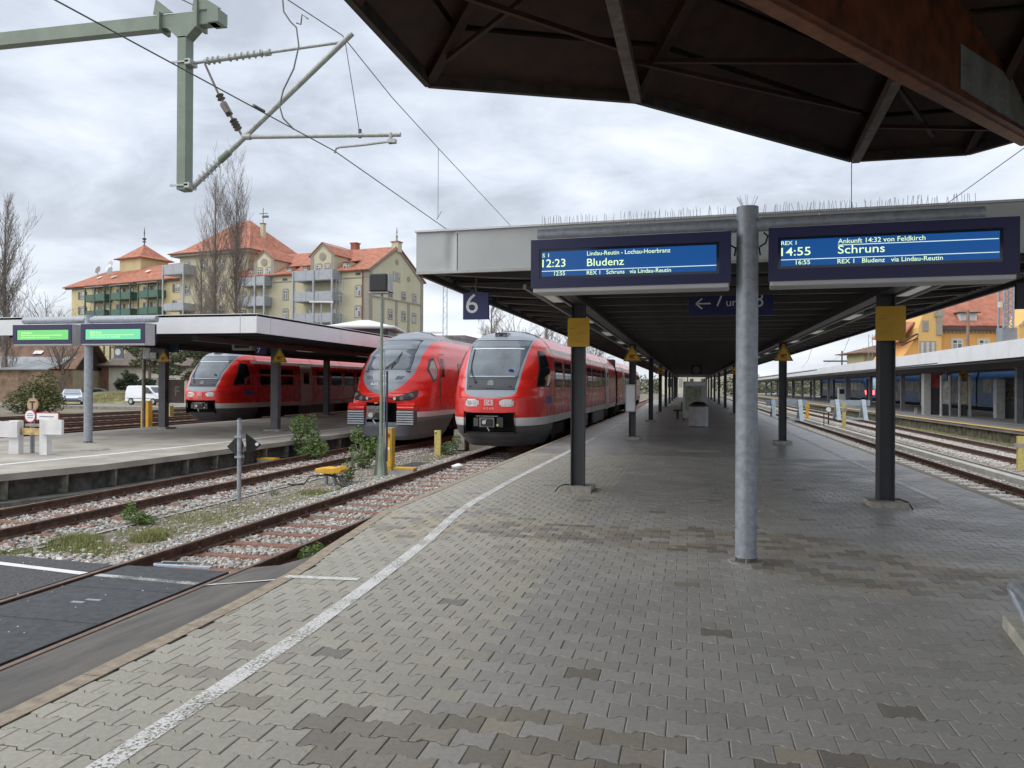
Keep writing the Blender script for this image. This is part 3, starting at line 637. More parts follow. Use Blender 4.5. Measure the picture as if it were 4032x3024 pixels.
# ------------------------------------------------------------------ main canopy
CX = 0.47
can = thing('platform_canopy', 'long low flat canopy with pale grey fascia on dark columns over the paved platform', 'platform canopy', (CX, 10, 0))
XL_, XR_ = -3.6, 4.67
def fy(x): return 10.25 - (x - XL_) * .0625
mb = MB()
# fascia panels on the front, each folded sheet its own part
edges = [XL_, -3.02, -0.75, 1.5, 3.7, XR_]
for i, (a, b_) in enumerate(zip(edges, edges[1:])):
    p = MB(); g = .006
    A, B = Vector((a + g, fy(a + g), 0)), Vector((b_ - g, fy(b_ - g), 0))
    if i == 0:   # the dented end sheet
        nx, nz = 14, 8; vs = []; fs = []
        for q in range(nz + 1):
            for r_ in range(nx + 1):
                u, v = r_ / nx, q / nz; dent = .035 * math.exp(-((u - .86) / .09) ** 2) * (0.4 + .6 * math.sin(v * 2.6)) + .012 * math.exp(-((u - .6) / .2) ** 2 - ((v - .1) / .12) ** 2)
                P = A.lerp(B, u); vs.append((P.x, P.y + dent, 3.235 + (3.76 - 3.235) * v))
        for q in range(nz):
            for r_ in range(nx): fs.append((q * (nx + 1) + r_, q * (nx + 1) + r_ + 1, (q + 1) * (nx + 1) + r_ + 1, (q + 1) * (nx + 1) + r_))
        p.add(vs, fs, 0, True); p.obox(((A + B) / 2 + Vector((0, .07, 3.5))), (B - A).normalized(), (0, 1, 0), (0, 0, 1), (B - A).length / 2, .01, .25)
    else:
        p.obox(((A + B) / 2 + Vector((0, .02, 3.4975))), (B - A).normalized(), (0, 1, 0), (0, 0, 1), (B - A).length / 2, .02, .2625)
    p.build('fascia_panel', M_greyw, can)
p = MB(); A, B = Vector((XL_, fy(XL_), 0)), Vector((XR_, fy(XR_), 0))
p.obox((A + B) / 2 + Vector((0, -.004, 3.213)), (B - A).normalized(), (0, 1, 0), (0, 0, 1), (B - A).length / 2, .028, .016)
p.build('fascia_trim', mat('trim_metal', (0.42, 0.42, 0.40), 0.4, 0.3, 0.1, 5), can)
p = MB(); p.obox((A + B) / 2 + Vector((0, .01, 3.775)), (B - A).normalized(), (0, 1, 0), (0, 0, 1), (B - A).length / 2 + .02, .05, .012); p.build('roof_edge_cap', M_white, can)
# side fascias and roof deck
for (x, nm) in ((XL_, 0), (XR_, 1)):
    y = fy(x) + .03; k = 0
    while y < 143:
        L = 6.48; y2 = min(143, y + L); p = MB(); p.box(x - .02 if nm == 0 else x - .0, x + .0 if nm == 0 else x + .02, y + .006, y2 - .006, 3.215, 3.76); p.build('fascia_panel', M_white if nm else M_greyw, can); y = y2
p = MB(); p.prism([(XL_, fy(XL_) + .05), (XR_, fy(XR_) + .05), (XR_, 143), (XL_, 143)], 'z', 3.62, 3.74); p.build('roof_deck', mat('roof_felt', (0.09, 0.09, 0.09), 0.9), can)
for x, q in ((XL_ + .003, 1), (XR_ - .063, 1)):
    p = MB(); p.box(x, x + .06, 10.3, 143, 3.185, 3.26); p.build('edge_angle', M_dark, can)
# ceiling slats
sl = MB(); sl.box(XL_ + .08, XR_ - .08, -.085, .085, 3.36, 3.40); sl.box(XL_ + .08, XR_ - .08, -.085, -.06, 3.30, 3.36); me_sl = sl.mesh('ceiling_slat', M_roofslat, (0, 0, 0))
y = 10.45; k = 0
while y < 66: o = linked('ceiling_slat', me_sl, (-CX, y - 10, 0), can); y += .235; k += 1
p = MB(); p.box(XL_ + .08, XR_ - .08, 66, 143, 3.33, 3.38); p.build('ceiling_panel', M_roofslat, can)
# rafters with tapered free ends
rf = MB()
for s_ in (-1, 1):
    xo = CX + s_ * 4.06; xi = CX + s_ * 3.15; xc = CX + s_ * 2.4
    rf.prism([(xo, 3.27), (xi, 3.20), (xc, 3.16), (xc, 3.3), (xo, 3.3)], 'y', -.07, .07)
    rf.box(min(xi, xo), max(xi, xo), -.11, .11, 3.285, 3.30)
rf.box(CX - 2.4, CX + 2.4, -.05, .05, 3.18, 3.3)
me_rf = rf.mesh('rafter', M_rafter)
y = 10.75
while y < 100: linked('rafter', me_rf, (-CX, y - 10, 0), can); y += 1.297
# beams along the column rows, cable trays and lamps
for s_, xc in ((-1, -1.76), (1, 2.78)):
    p = MB(); p.box(xc + s_ * -.02 - .1, xc + s_ * -.02 + .1, 10.5, 143, 3.035, 3.052); p.box(xc - .012 - s_ * .02, xc + .012 - s_ * .02, 10.5, 143, 3.052, 3.185); p.build('main_beam', M_dark, can)
    for xr in (xc + s_ * .16, xc + s_ * .44):
        p = MB(); p.box(xr - .022, xr + .022, 10.7, 143, 3.03, 3.09); p.build('cable_tray_rail', mat('tray_metal', (0.26, 0.265, 0.27), 0.45, 0.4, 0.1, 3), can)
    p = MB(); xl = xc + s_ * .30
    p.box(xl - .11, xl + .11, -.62, .62, 3.07, 3.13, 0); p.box(xl - .09, xl + .09, -.58, .58, 3.055, 3.072, 1)
    lm = p.mesh('lamp', [M_plast, mat('lamp_diffuser', (0.7, 0.7, 0.66), 0.3, 0, 0, emit=(1, 0.98, 0.92), estr=0.05)])
    y = 12.2
    while y < 140: linked('lamp', lm, (-CX, y - 10, 0), can); y += 4.323
    # columns: H sections with concrete plinths
    cm = MB(); hw, hd, tf, tw = .108, .108, .015, .010
    cm.box(-hw, -hw + tf, -hd, hd, .075, 3.036); cm.box(hw - tf, hw, -hd, hd, .075, 3.036); cm.box(-hw + tf, hw - tf, -tw / 2, tw / 2, .075, 3.036)
    me_c = cm.mesh('column', M_dark)
    pm = MB(); pm.prism([(-.25, -.30), (.25, -.30), (.25, .30), (-.25, .30)], 'z', -.01, .078); me_p = pm.mesh('plinth', M_conc)
    y = 12.97 if s_ < 0 else 12.40
    k = 0
    while y < 142:
        yy = y if y < 35 else y
        linked('column', me_c, (xc - CX, y - 10, 0), can); q = linked('plinth', me_p, (xc - CX, y - 10, 0), can)
        y += 12.97 if s_ < 0 else 12.85; k += 1
        if y > 40 and False: break
b = mat('black_cable', (0.012, 0.012, 0.012), 0.5, 0, 0)
p = MB(); p.tube([(2.83, 12.33, .09), (2.93, 12.25, .115), (3.02, 12.15, .09), (3.06, 12.08, .02), (3.05, 12.02, .006)], .011, 7); p.build('earthing_cable', b, can)
p = MB(); p.tube([(-1.89, 12.9, .09), (-1.97, 12.82, .10), (-2.04, 12.72, .07), (-2.08, 12.64, .006)], .010, 7); p.build('earthing_cable', mat('blue_black_cable', (0.03, 0.04, 0.09), 0.5, 0, 0), can)
p = MB(); p.box(-1.0, 2.2, 22.6, 22.68, 3.0, 3.03); p.build('cross_conduit', M_rafter, can)

# ------------------------------------------------------------------ yellow notices and warning triangles
def notice(x, y, z0, z1, wd, label):
    t = thing('yellow_notice', label, 'notice', (x, y, z0), 'yellow notices on the canopy columns')
    p = MB(); r_ = .02; pl = []
    for cx_, cz_, a0 in ((wd / 2 - r_, z1 - z0 - r_, 0), (-wd / 2 + r_, z1 - z0 - r_, 90), (-wd / 2 + r_, r_, 180), (wd / 2 - r_, r_, 270)):
        for a in (0, 45, 90): pl.append((x + cx_ + r_ * math.cos(R(a0 + a)), z0 + cz_ + r_ * math.sin(R(a0 + a))))
    p.prism(pl, 'y', y - .008, y + .008); p.build('board', M_yels, t)
    p = MB(); mm = mat('brown_print', (0.16, 0.08, 0.015), 0.6, 0, 0)
    p.box(x - wd * .40, x - wd * .16, y - .0105, y - .0085, z0 + .63 * (z1 - z0), z0 + .642 * (z1 - z0))
    for k in range(7): p.box(x - wd * .40, x + wd * (.30 - .1 * (k % 3)), y - .0105, y - .0085, z0 + (.50 - .055 * k) * (z1 - z0), z0 + (.505 - .055 * k) * (z1 - z0))
    p.build('fine_print', mm, t); return t
notice(-1.74, 12.82, 2.335, 2.80, .355, 'yellow notice on the dark column right of the red train front')
notice(2.81, 12.25, 2.37, 2.86, .40, 'yellow notice on the dark column below the Schruns display')
M_wy = mat('warning_yellow', (0.62, 0.42, 0.02), 0.45, 0, 0.05, 4); M_wr = mat('pictogram_red', (0.35, 0.03, 0.02), 0.5, 0, 0)
def warn(x, y, z0, h, wd, label):
    t = thing('warning_triangle', label, 'warning sign', (x, y, z0), 'triangular warning signs on columns')
    def tri(sc, y0, y1, m, nm):
        zc = z0 + h * .36; P = [(x - wd / 2, z0), (x + wd / 2, z0), (x + .02, z0 + h), (x - .02, z0 + h)]
        p = MB(); p.prism([(x + (a - x) * sc, zc + (c - zc) * sc) for a, c in P], 'y', y0, y1); return p.build(nm, m, t)
    tri(1, y - .02, y, M_wy, 'board'); tri(.90, y - .0225, y - .0205, M_blackp, 'black_border'); tri(.80, y - .0255, y - .023, M_wy, 'yellow_field')
    p = MB(); p.box(x - wd * .17, x + wd * .06, y - .028, y - .026, z0 + h * .22, z0 + h * .42); p.box(x - wd * .14, x + wd * .18, y - .0265, y - .0258, z0 + h * .15, z0 + h * .20); p.cyl((x + wd * .12, y - .028, z0 + h * .36), (x + wd * .12, y - .026, z0 + h * .36), wd * .06, n=10)
    p.build('pictogram', M_wr, t); return t
warn(-1.76, 25.72, 2.50, .50, .58, 'yellow warning triangle on the second left canopy column above the white box')
warn(2.78, 25.05, 2.48, .50, .56, 'yellow warning triangle on the second right canopy column in front of the buffer stop')
warn(-1.76, 51.6, 2.50, .50, .58, 'small dim warning triangle on the fourth left canopy column')
warn(2.78, 50.7, 2.48, .50, .56, 'small dim warning triangle beside the galvanised pole, fourth right canopy column')
t = thing('white_box', 'flat pale grey cabinet strapped to the second left canopy column', 'cabinet', (-1.8, 25.75, .9)); p = MB(); p.box(-1.96, -1.64, 25.62, 25.78, .88, 1.76); p.build('case', M_plast, t, bevel=.02)
p = MB(); p.box(-1.93, -1.67, 25.61, 25.62, .92, 1.72); p.build('door', M_white, t)

# ------------------------------------------------------------------ display gantry on the paved platform
def gantry(loc, rotz, h, arm_l, arm_r, arm_z, r, label, ar=.066):
    t = thing('sign_gantry', label, 'sign post', loc); t.rotation_euler = (0, 0, rotz); LOCAL.add(t.name)
    p = MB(); p.lathe([(r + .07, -.012), (r + .07, .003), (r + .05, .004)], (0, 0, 0), 20); p.build('base_ring', M_conc, t)
    p = MB(); p.cyl((0, 0, -.02), (0, 0, h), r, n=36); p.build('pole', M_galv, t)
    p = MB(); p.lathe([(r + .006, h - .40), (r + .006, h - .385)], (0, 0, 0), 36); p.build('collar', M_galv, t)
    p = MB(); p.lathe([(r + .0015, .0), (r + .0015, .045)], (0, 0, 0), 36); p.build('grime_ring', mat('pole_foot_grime', (0.12, 0.11, 0.10), 0.8, 0, 0.4, 30), t)
    p = MB(); p.box(-.006, .006, -r - .003, -r + .01, 0, h - .4); p.build('weld_seam', M_galv, t)
    p = MB(); p.cyl((arm_l, 0, arm_z), (-r * .8, 0, arm_z), ar, n=20); p.build('arm', M_galv, t)
    p = MB(); p.cyl((r * .8, 0, arm_z), (arm_r, 0, arm_z), ar, n=20); p.build('arm', M_galv, t)
    p = MB()
    for s_ in (-1, 1): p.cyl((s_ * (r - .01), -.02, .34), (s_ * (r + .02), -.02, .34), .012, n=8)
    p.build('earthing_bolt', M_galv, t)
    return t
g1 = gantry((0.555, 8.07, 0), R(-3.6), 3.45, -2.10, 2.05, 3.275, .104, 'round galvanised pole carrying an arm with two departure displays over the paved platform')
p = MB()
for s_ in (-1, 1):
    p.tube([(s_ * .15, .02, 3.2), (s_ * .19, .03, 3.17), (s_ * .17, .03, 3.1), (s_ * .11, .02, 3.06), (s_ * .12, -.0, 2.98)], .009, 6)
p.build('supply_cable', b, g1)
M_spk = mat('spike_wire', (0.38, 0.37, 0.40), 0.4, 0.6, 0)
p = MB()
def spikes(p, x0, x1, z, y0=0, n_per=46, hgt=.13):
    x = x0
    while x < x1:
        if rnd.random() < .12: x += rnd.uniform(.02, .07)
        dx, dy = rnd.gauss(0, .014), rnd.uniform(-.045, .045)
        p.cyl((x, y0, z), (x + dx, y0 + dy, z + hgt * rnd.uniform(.8, 1.1)), .0024, n=3, cap=False); x += 1.0 / n_per
    p.box(x0, x1, y0 - .012, y0 + .012, z - .004, z + .002)
spikes(p, -2.06, -.14, 3.34); spikes(p, .14, 2.0, 3.34)
for k in range(14): a = rnd.uniform(0, 6.3); p.cyl((.05 * math.cos(a), .05 * math.sin(a), 3.45), (.10 * math.cos(a), .1 * math.sin(a), 3.55), .0016, n=3, cap=False)
p.build('bird_spikes', M_spk, g1, kind='stuff')

M_lcd = mat('lcd_blue', (0.0, 0.01, 0.03), 0.25, 0, 0, emit=(0.0008, 0.032, 0.125), estr=1.0)
M_lcdt = mat('lcd_lettering', (0.2, 0.25, 0.1), 0.3, 0, 0, emit=(0.40, 0.53, 0.30), estr=1.0)
M_lcdw = mat('lcd_line', (0.2, 0.25, 0.25), 0.3, 0, 0, emit=(0.33, 0.43, 0.43), estr=1.0)
M_glassd = mat('display_glass_border', (0.012, 0.02, 0.035), 0.08, 0, 0, spec=0.6)
def display(label, parent_loc, rotz, x0, x1, z0, z1, ymid, rows, S, lines, lcd, lcdm=None, txm=None, dep=.17, bold=.004, arm=0):
    """rows: (string, x px, baseline px, cap px, width px) measured from the top left corner of the case"""
    t = thing('departure_display', label, 'departure display', parent_loc); t.rotation_euler = (0, 0, rotz); LOCAL.add(t.name)
    p = MB(); p.box(x0 + .02, x1 - .02, ymid - dep + .012, ymid + dep - .012, z0 - .045, z1 + .012); p.build('grey_casing', mat('display_casing_grey', (0.52, 0.52, 0.53), 0.45, 0.1, 0.04, 3), t, bevel=.012)
    if arm: p = MB(); p.box(x0, x1, ymid + dep - .012, ymid + dep + .02, z0, z1); p.build('rear_frame', M_navy, t)
    p = MB(); yf = ymid - dep
    lx0, lx1, lz0, lz1 = x0 + lcd[0] * S, x0 + lcd[1] * S, z1 - lcd[3] * S, z1 - lcd[2] * S
    for (a, b_, c, d) in ((x0, x1, lz1 + .026, z1), (x0, x1, z0, lz0 - .026), (x0, lx0 - .026, lz0 - .026, lz1 + .026), (lx1 + .026, x1, lz0 - .026, lz1 + .026)): p.box(a, b_, yf - .006, yf + .012, c, d)
    p.build('navy_frame', M_navy, t)
    p = MB(); p.box(lx0 - .026, lx1 + .026, yf + .002, yf + .008, lz0 - .026, lz1 + .026); p.build('glass_border', M_glassd, t)
    p = MB(); p.box(lx0, lx1, yf - .0005, yf + .0015, lz0, lz1); sc = p.build('screen', lcdm or M_lcd, t)
    for (s_, a, b_, c, d) in rows: text('lettering', s_, txm or M_lcdt, sc, (x0 + a * S, yf - .0025, z1 - b_ * S), (1, 0, 0), (0, 0, 1), c * S, d * S, 0, bold=bold)
    p = MB()
    for (a, b_, c) in lines: p.box(x0 + a * S, x0 + b_ * S, yf - .0032, yf - .001, z1 - c * S - .0032, z1 - c * S + .0032)
    if lines: p.build('rule', M_lcdw, sc)
    for q in (.16, .83):
        p = MB(); xx = x0 + (x1 - x0) * q; p.box(xx - .03, xx + .03, ymid - .03, ymid + .03, z1, z1 + .03); p.cyl((xx, ymid, z1 + .02), (xx, ymid, z1 + .06), .018, n=10); p.build('hanger', M_galv, t)
    return t
S1 = .00125
display('left departure display reading 12:23 Bludenz', (0.555, 8.07, 0), R(-3.6), -2.135, -.150, 2.70, 3.195, 0, [
    ('S 1', 97, 144, 30, 55), ('12:23', 97, 226, 64, 193), ('12:55', 197, 296, 34, 90), ('Lindau-Reutin - Lochau-Hoerbranz', 468, 144, 34, 660),
    ('Bludenz', 468, 229, 60, 297), ('REX 1   Schruns   via Lindau-Reutin', 466, 298, 32, 668)], S1, [(93, 1478, 259)], (93, 1478, 100, 302))
S2 = .001136
display('right departure display reading 14:55 Schruns', (0.555, 8.07, 0), R(-3.6), .190, 2.285, 2.70, 3.205, 0, [
    ('REX 1', 102, 147, 32, 118), ('14:55', 102, 237, 68, 228), ('16:55', 217, 312, 36, 110), ('Ankunft 14:32 von Feldkirch', 540, 152, 38, 645),
    ('Schruns', 540, 235, 66, 350), ('REX 1   Bludenz   via Lindau-Reutin', 537, 315, 36, 773)], S2, [(540, 1700, 165), (100, 1705, 270)], (100, 1707, 105, 322))

# platform numbers and direction sign
def numsign(label, x0, x1, z0, z1, y, s, parts, hang=None, grp=None, m=None):
    t = thing('platform_sign', label, 'platform sign', ((x0 + x1) / 2, y, z0), grp)
    p = MB(); p.box(x0, x1, y - .03, y + .03, z0, z1); p.build('board', m or M_navys, t)
    for (st, xo, zo, hh, ww) in parts: text('lettering', st, M_text, t, (xo, y - .032, zo), (1, 0, 0), (0, 0, 1), hh, ww, .001)
    if hang:
        p = MB(); xm = (x0 + x1) / 2; p.cyl((xm, y, z1), (xm, y, hang), .018, n=10); p.box(xm - .1, xm + .1, y - .02, y + .02, z1, z1 + .012); p.build('hanger', M_rafter, t)
    return t
numsign('navy platform number sign with a white 6 under the canopy corner', -3.125, -2.755, 2.635, 3.01, 10.9, '6', [('6', -3.08, 2.725, .275, .175)], 3.3)
t = numsign('navy hanging direction sign with arrow and 7 und 8 behind the pole', 0.0, 1.33, 2.865, 3.26, 13.5, '', [('7', .43, 3.02, .22, .125), ('und', .60, 3.02, .125, .27), ('8', 1.04, 3.0, .24, .14)], 3.32)
p = MB(); p.bar((.115, 13.465, 3.065), (.35, 13.465, 3.065), .004, .022, upv=(0, 0, 1)); p.bar((.115, 13.465, 3.065), (.215, 13.465, 3.15), .004, .024); p.bar((.115, 13.465, 3.065), (.215, 13.465, 2.98), .004, .024); p.build('arrow', M_text, t)

# furniture further down the platform
t = thing('litter_bin', 'hexagonal grey litter bin with dark open top in the middle of the platform', 'litter bin', (.42, 34.5, 0))
p = MB(); hx = [(.42 + .40 * math.cos(R(60 * k + 12)), 34.5 + .40 * math.sin(R(60 * k + 12))) for k in range(6)]
for k in range(6):
    a, c = hx[k], hx[(k + 1) % 6]; q = MB(); q.bar(((a[0]), a[1], .45), (c[0], c[1], .45), .02, .82); q.build('side_panel', M_plast, t)
p.prism([(.42 + (a - .42) * .96, 34.5 + (c - 34.5) * .96) for a, c in hx], 'z', .02, .6); p.build('inner_bin', M_blackp, t)
p = MB(); p.lathe([(.42, .86), (.42, .90), (.2, 1.06), (.2, 1.03), (.3, .9)], (.42, 34.5, 0), 6); p.build('lid', M_blackp, t)
t = thing('information_board', 'tall framed information board behind the litter bin', 'information board', (.30, 40, 0))
p = MB(); p.box(-.25, .90, 40, 40.12, .15, 1.95); p.build('frame', M_greyw, t)
p = MB(); p.box(-.13, .62, 39.99, 40, .5, 1.70); p.build('poster', mat('map_print', (0.45, 0.45, 0.38), 0.4, 0, 0.5, 5, col2=(0.16, 0.22, 0.12)), t)
p = MB(); p.box(-.15, .8, 39.985, 40, 1.75, 1.92); p.build('header', M_text, t)
for x in (-.22, .87): p = MB(); p.box(x - .03, x + .03, 40.02, 40.08, 0, .2); p.build('leg', M_dark, t)
t = thing('bench', 'dark bench beside the information board down the platform', 'bench', (-.5, 43, 0)); p = MB(); p.box(-.75, -.3, 42, 44, .42, .46); p.build('seat', M_blackp, t); p = MB(); p.box(-.36, -.32, 42, 44, .5, .9); p.build('backrest', M_blackp, t)
for y in (42.2, 43.8): p = MB(); p.box(-.6, -.5, y - .03, y + .03, 0, .42); p.build('leg', M_dark, t)
p = MB(); p.box(-.22, .84, 21.42, 21.72, -.02, .006, 0); tag(p.build('channel_cover', mat('cover_metal', (0.36, 0.35, 0.33), 0.6, 0.2, 0.1)), 'long pale cover plate set in the paving under the canopy', 'cover plate')
t = thing('station_clock', 'small dark double sided clock hanging deep under the canopy', 'clock', (.45, 50, 2.6)); p = MB(); p.box(.15, .8, 49.9, 50.1, 2.45, 3.0); p.build('case', M_blackp, t); p = MB(); p.cyl((.47, 49.89, 2.72), (.47, 49.9, 2.72), .22, n=24); p.build('dial', mat('dim_dial', (0.15, 0.15, 0.15), 0.5, 0, 0), t); p = MB(); p.cyl((.47, 50, 3.0), (.47, 50, 3.34), .03); p.build('hanger', M_dark, t)

# railing at the lower right: bent tube on a concrete pad
t = thing('tube_barrier', 'bent galvanised tube rail on a concrete block at the lower right edge', 'railing', (3.2, 6.2, 0))
p = MB(); p.prism([(2.02, 5.2), (2.6, 5.2), (2.75, 6.30), (2.36, 6.42), (2.19, 6.30)], 'z', -.01, .085); p.build('concrete_block', mat('pale_concrete', (0.48, 0.46, 0.38), 0.9, 0, 0.15, 8, 0.5, 60), t, bevel=.012)
p = MB(); p.tube([(2.27, 6.02, .05), (2.235, 6.06, .17), (2.20, 6.12, .28), (2.19, 6.135, .315), (2.19, 6.12, .335), (2.19, 6.06, .34), (2.165, 5.80, .335), (2.10, 5.25, .33), (2.05, 4.85, .33), (2.05, 4.78, .30), (2.09, 4.72, .02)], .031, 14); p.build('bent_tube', M_galv, t)
# ------------------------------------------------------------------ trains
def interp(tab, z):
    if z <= tab[0][0]: return tab[0][1]
    for (a, va), (b_, vb) in zip(tab, tab[1:]):
        if z <= b_:
            t = (z - a) / (b_ - a); t = t * t * (3 - 2 * t) * .5 + t * .5; return va + (vb - va) * t
    return tab[-1][1]
def in_poly(x, y, P):
    c = False; j = len(P) - 1
    for i in range(len(P)):
        if (P[i][1] > y) != (P[j][1] > y) and x < (P[j][0] - P[i][0]) * (y - P[i][1]) / (P[j][1] - P[i][1]) + P[i][0]: c = not c
        j = i
    return c
def Cz(C, u, z):
    return C(u, z) if C.__code__.co_argcount > 1 else C(u)
def nose(W, Pf, C, region, zs, ylen, nu=72, knots=None):
    """surface grid round the nose; region(x, y, z) -> part name or None; returns {name: MB}"""
    us = [math.sin(math.pi / 2 * (2 * i / nu - 1)) for i in range(nu + 1)]
    us = [(.45 * (2 * i / nu - 1) + .55 * u) for i, u in enumerate(us)]
    ext = [.12, .25, .38, .5, .62, .75, .88, 1.0]
    grid = []
    for z in zs:
        w_ = max(W(z), 1e-4); row = []; p0 = Pf(z); yend = max(ylen, 0)
        y1 = p0 + Cz(C, 1.0, z)
        for e_ in reversed(ext): row.append((-w_, y1 + (yend - y1) * e_, z))
        uu = us
        if knots is not None and w_ > .05:
            ks = [0] + [min(k, w_ * .97) / w_ for k in knots(z)] + [1.0]; cnt = (14, 1, 4, 16); half = []
            for (a, b_), c in zip(zip(ks, ks[1:]), cnt): half += [a + (b_ - a) * (q / c if c < 16 else math.sin(math.pi / 2 * q / c) * .5 + .5 * q / c) for q in range(c)]
            half.append(1.0); uu = [-u for u in reversed(half[1:])] + half
        for u in uu: row.append((u * w_, p0 + Cz(C, abs(u), z), z))
        for e_ in ext: row.append((w_, y1 + (yend - y1) * e_, z))
        grid.append(row)
    parts = {}; maps = {}
    for i in range(len(grid) - 1):
        for j in range(len(grid[0]) - 1):
            q = [grid[i][j], grid[i][j + 1], grid[i + 1][j + 1], grid[i + 1][j]]
            c = [sum(v[k] for v in q) / 4 for k in range(3)]
            r_ = region(*c)
            if r_ is None: continue
            mb = parts.setdefault(r_, MB()); mp = maps.setdefault(r_, {}); ids = []
            for a, b_ in ((i, j), (i, j + 1), (i + 1, j + 1), (i + 1, j)):
                if (a, b_) not in mp:
                    mp[(a, b_)] = len(mb.v); mb.v.append(grid[a][b_])
                ids.append(mp[(a, b_)])
            mb.f.append(tuple(ids)); mb.m.append(0); mb.sm.append(True)
    return parts
def pill(x, z, cx, cz, hw, hh):
    dx = max(0, abs(x - cx) - (hw - hh)); return dx * dx + (z - cz) ** 2 < hh * hh
class Kit:
    def __init__(s): s.p = []       # (name, mesh, label, children[(name, mesh)])
    def add(s, name, mb, m, label=None, kids=(), smooth=None): s.p.append((name, mb if isinstance(mb, bpy.types.Mesh) else mb.mesh(name, m), label, list(kids))); return s
def put(kit, parent, loc, rotz=0):
    for name, me, lab, kids in kit.p:
        o = linked(name, me, loc, parent, (0, 0, rotz))
        if lab: o['label'] = lab
        for kn, km in kids: linked(kn, km, (0, 0, 0), o)
def textmesh(s, origin, h, wd, m, right=(1, 0, 0), upv=(0, 0, 1), bold=.0):
    o = text('lettering', s, m, None, origin, right, upv, h, wd, 0, bold=bold); me = o.data; bpy.data.objects.remove(o); return me

# ---- tilting railcar with flat raked front
def W6(z):
    return interp([(-.1, 1.12), (.1, 1.25), (.35, 1.36), (.8, 1.43), (2.2, 1.425), (2.6, 1.38), (2.9, 1.27), (3.12, 1.10), (3.3, .86), (3.42, .55), (3.49, .0001)], z)
def P6(z): return interp([(-.1, .72), (.05, .50), (.25, .22), (.4, .10), (.6, .03), (.85, 0), (1.3, .02), (1.6, .14), (1.95, .34), (3.05, 1.18), (3.2, 1.42), (3.35, 1.95), (3.49, 3.1)], z)
def C6(u):
    c = .11 * min(1, (u / .52)) ** 2
    if u > .52: t = (u - .52) / .48; c += 1.55 * (1 - math.sqrt(max(0, 1 - t * t)) ) + .25 * t
    return c
def m6(z):   # grey mask half width
    if z < 1.34 or z > 3.48: return 0
    b_ = .80 + (z - 1.6) * .115 if z > 1.6 else .80
    if z < 1.62: b_ *= max(0, 1 - ((1.62 - z) / .28) ** 2.6) ** .38
    return b_
def g6(z, z0=1.59): return .70 + (z - 1.59) * .145
CAB6 = [(.98, 1.70), (2.12, 1.70), (2.06, 2.72), (1.72, 2.74), (1.6, 2.6)]
def reg6(x, y, z):
    ax = abs(x)
    if y < 1.9:
        if ax < .74 + (.355 - z) * .03 and .355 < z < .915: return None
        if z > 1.34 and ax < m6(z):
            gw = g6(z)
            def rc(z0, z1, r_=.09):
                if not (z0 < z < z1): return False
                dz = max(0, r_ - (z - z0)); return ax < gw - (r_ - math.sqrt(max(0, r_ * r_ - dz * dz)))
            if z < 1.945 and rc(1.59, 1.935): return 'lower_front_panel'
            if 1.945 < z < 3.06 and ax < gw: return 'windscreen' if z < 2.90 else 'sun_band'
            if 1.56 < z < 3.09 and ax < gw + .02: return 'gasket'
            return 'front_mask'
        for s_ in (-1, 1):
            if pill(x, z, s_ * .52, 1.195, .205, .105): return 'headlight' if s_ < 0 else 'headlight2'
            if pill(x, z, s_ * .52, 1.195, .235, .135): return 'headlight_rim' + ('|' if s_ > 0 else '')
    if m6(z) and z > 3.0 and ax < m6(z) and y < 3.3: return 'front_mask'
    if z < .53: return 'apron'
    if z < .77: return 'lower_stripe'
    if 2.76 < z < 2.90 and y > 2.45: return 'upper_stripe'
    return 'nose_shell'
zs = [-.1 + 3.58 * i / 150 for i in range(150)] + [3.49]
for zk in (.355, .53, .77, .915, 1.59, 1.935, 1.945, 2.90, 3.06, 3.09, 2.76): zs.append(zk)
zs = sorted(set(round(z, 4) for z in zs))
def kn6(z):
    if z < 1.34: return (.7199, .7399, .80) if z > .95 else (.72, .74 + (.355 - z) * .03, .86)
    return (g6(z), g6(z) + .02, max(m6(z), g6(z) + .03)) if z > 1.56 else (max(.05, m6(z) - .12), max(.07, m6(z) - .1), max(.1, m6(z)))
n6 = nose(W6, P6, C6, reg6, zs, 3.0, 70, kn6)
k6n = Kit()
matmap = dict(nose_shell=M_red, apron=M_tdark, lower_stripe=M_tlight, upper_stripe=M_tlight, front_mask=M_tgrey, windscreen=M_wsglass, sun_band=mat('tinted_band', (0.15, 0.18, 0.21), 0.15, 0, 0), lower_front_panel=mat('dark_nose_panel', (0.045, 0.052, 0.062), 0.6, 0, 0.08, 3),
              gasket=M_blackp, cab_side_window=M_tglass, headlight=M_lamp, headlight2=M_lamp, headlight_rim=mat('pale_red_rim', (0.40, 0.03, 0.025), 0.3, 0, 0.05))
for nm, mb in n6.items():
    kids = []
    if nm.startswith('headlight') and 'rim' not in nm:
        s_ = -1 if nm == 'headlight' else 1
        for dx, r_ in ((-.095 * -s_, .085), ):
            q = MB(); yy = P6(1.195) + C6(abs(s_ * .45) / 1.43); q.cyl((s_ * .42, yy - .02, 1.195), (s_ * .42, yy + .05, 1.195), .078, n=20); kids.append(('reflector', q.mesh('reflector', M_lampb)))
            q = MB(); yy = P6(1.195) + C6(abs(s_ * .62) / 1.43); q.cyl((s_ * .61, yy - .03, 1.195), (s_ * .61, yy + .05, 1.195), .070, n=20); kids.append(('reflector', q.mesh('reflector', mat('frosted_lens', (0.5, 0.5, 0.5), 0.3, 0.2, 0.1, 20))))
    k6n.add('headlight' if nm == 'headlight2' else nm.strip('|'), mb, matmap[nm.strip('|')], kids=kids)
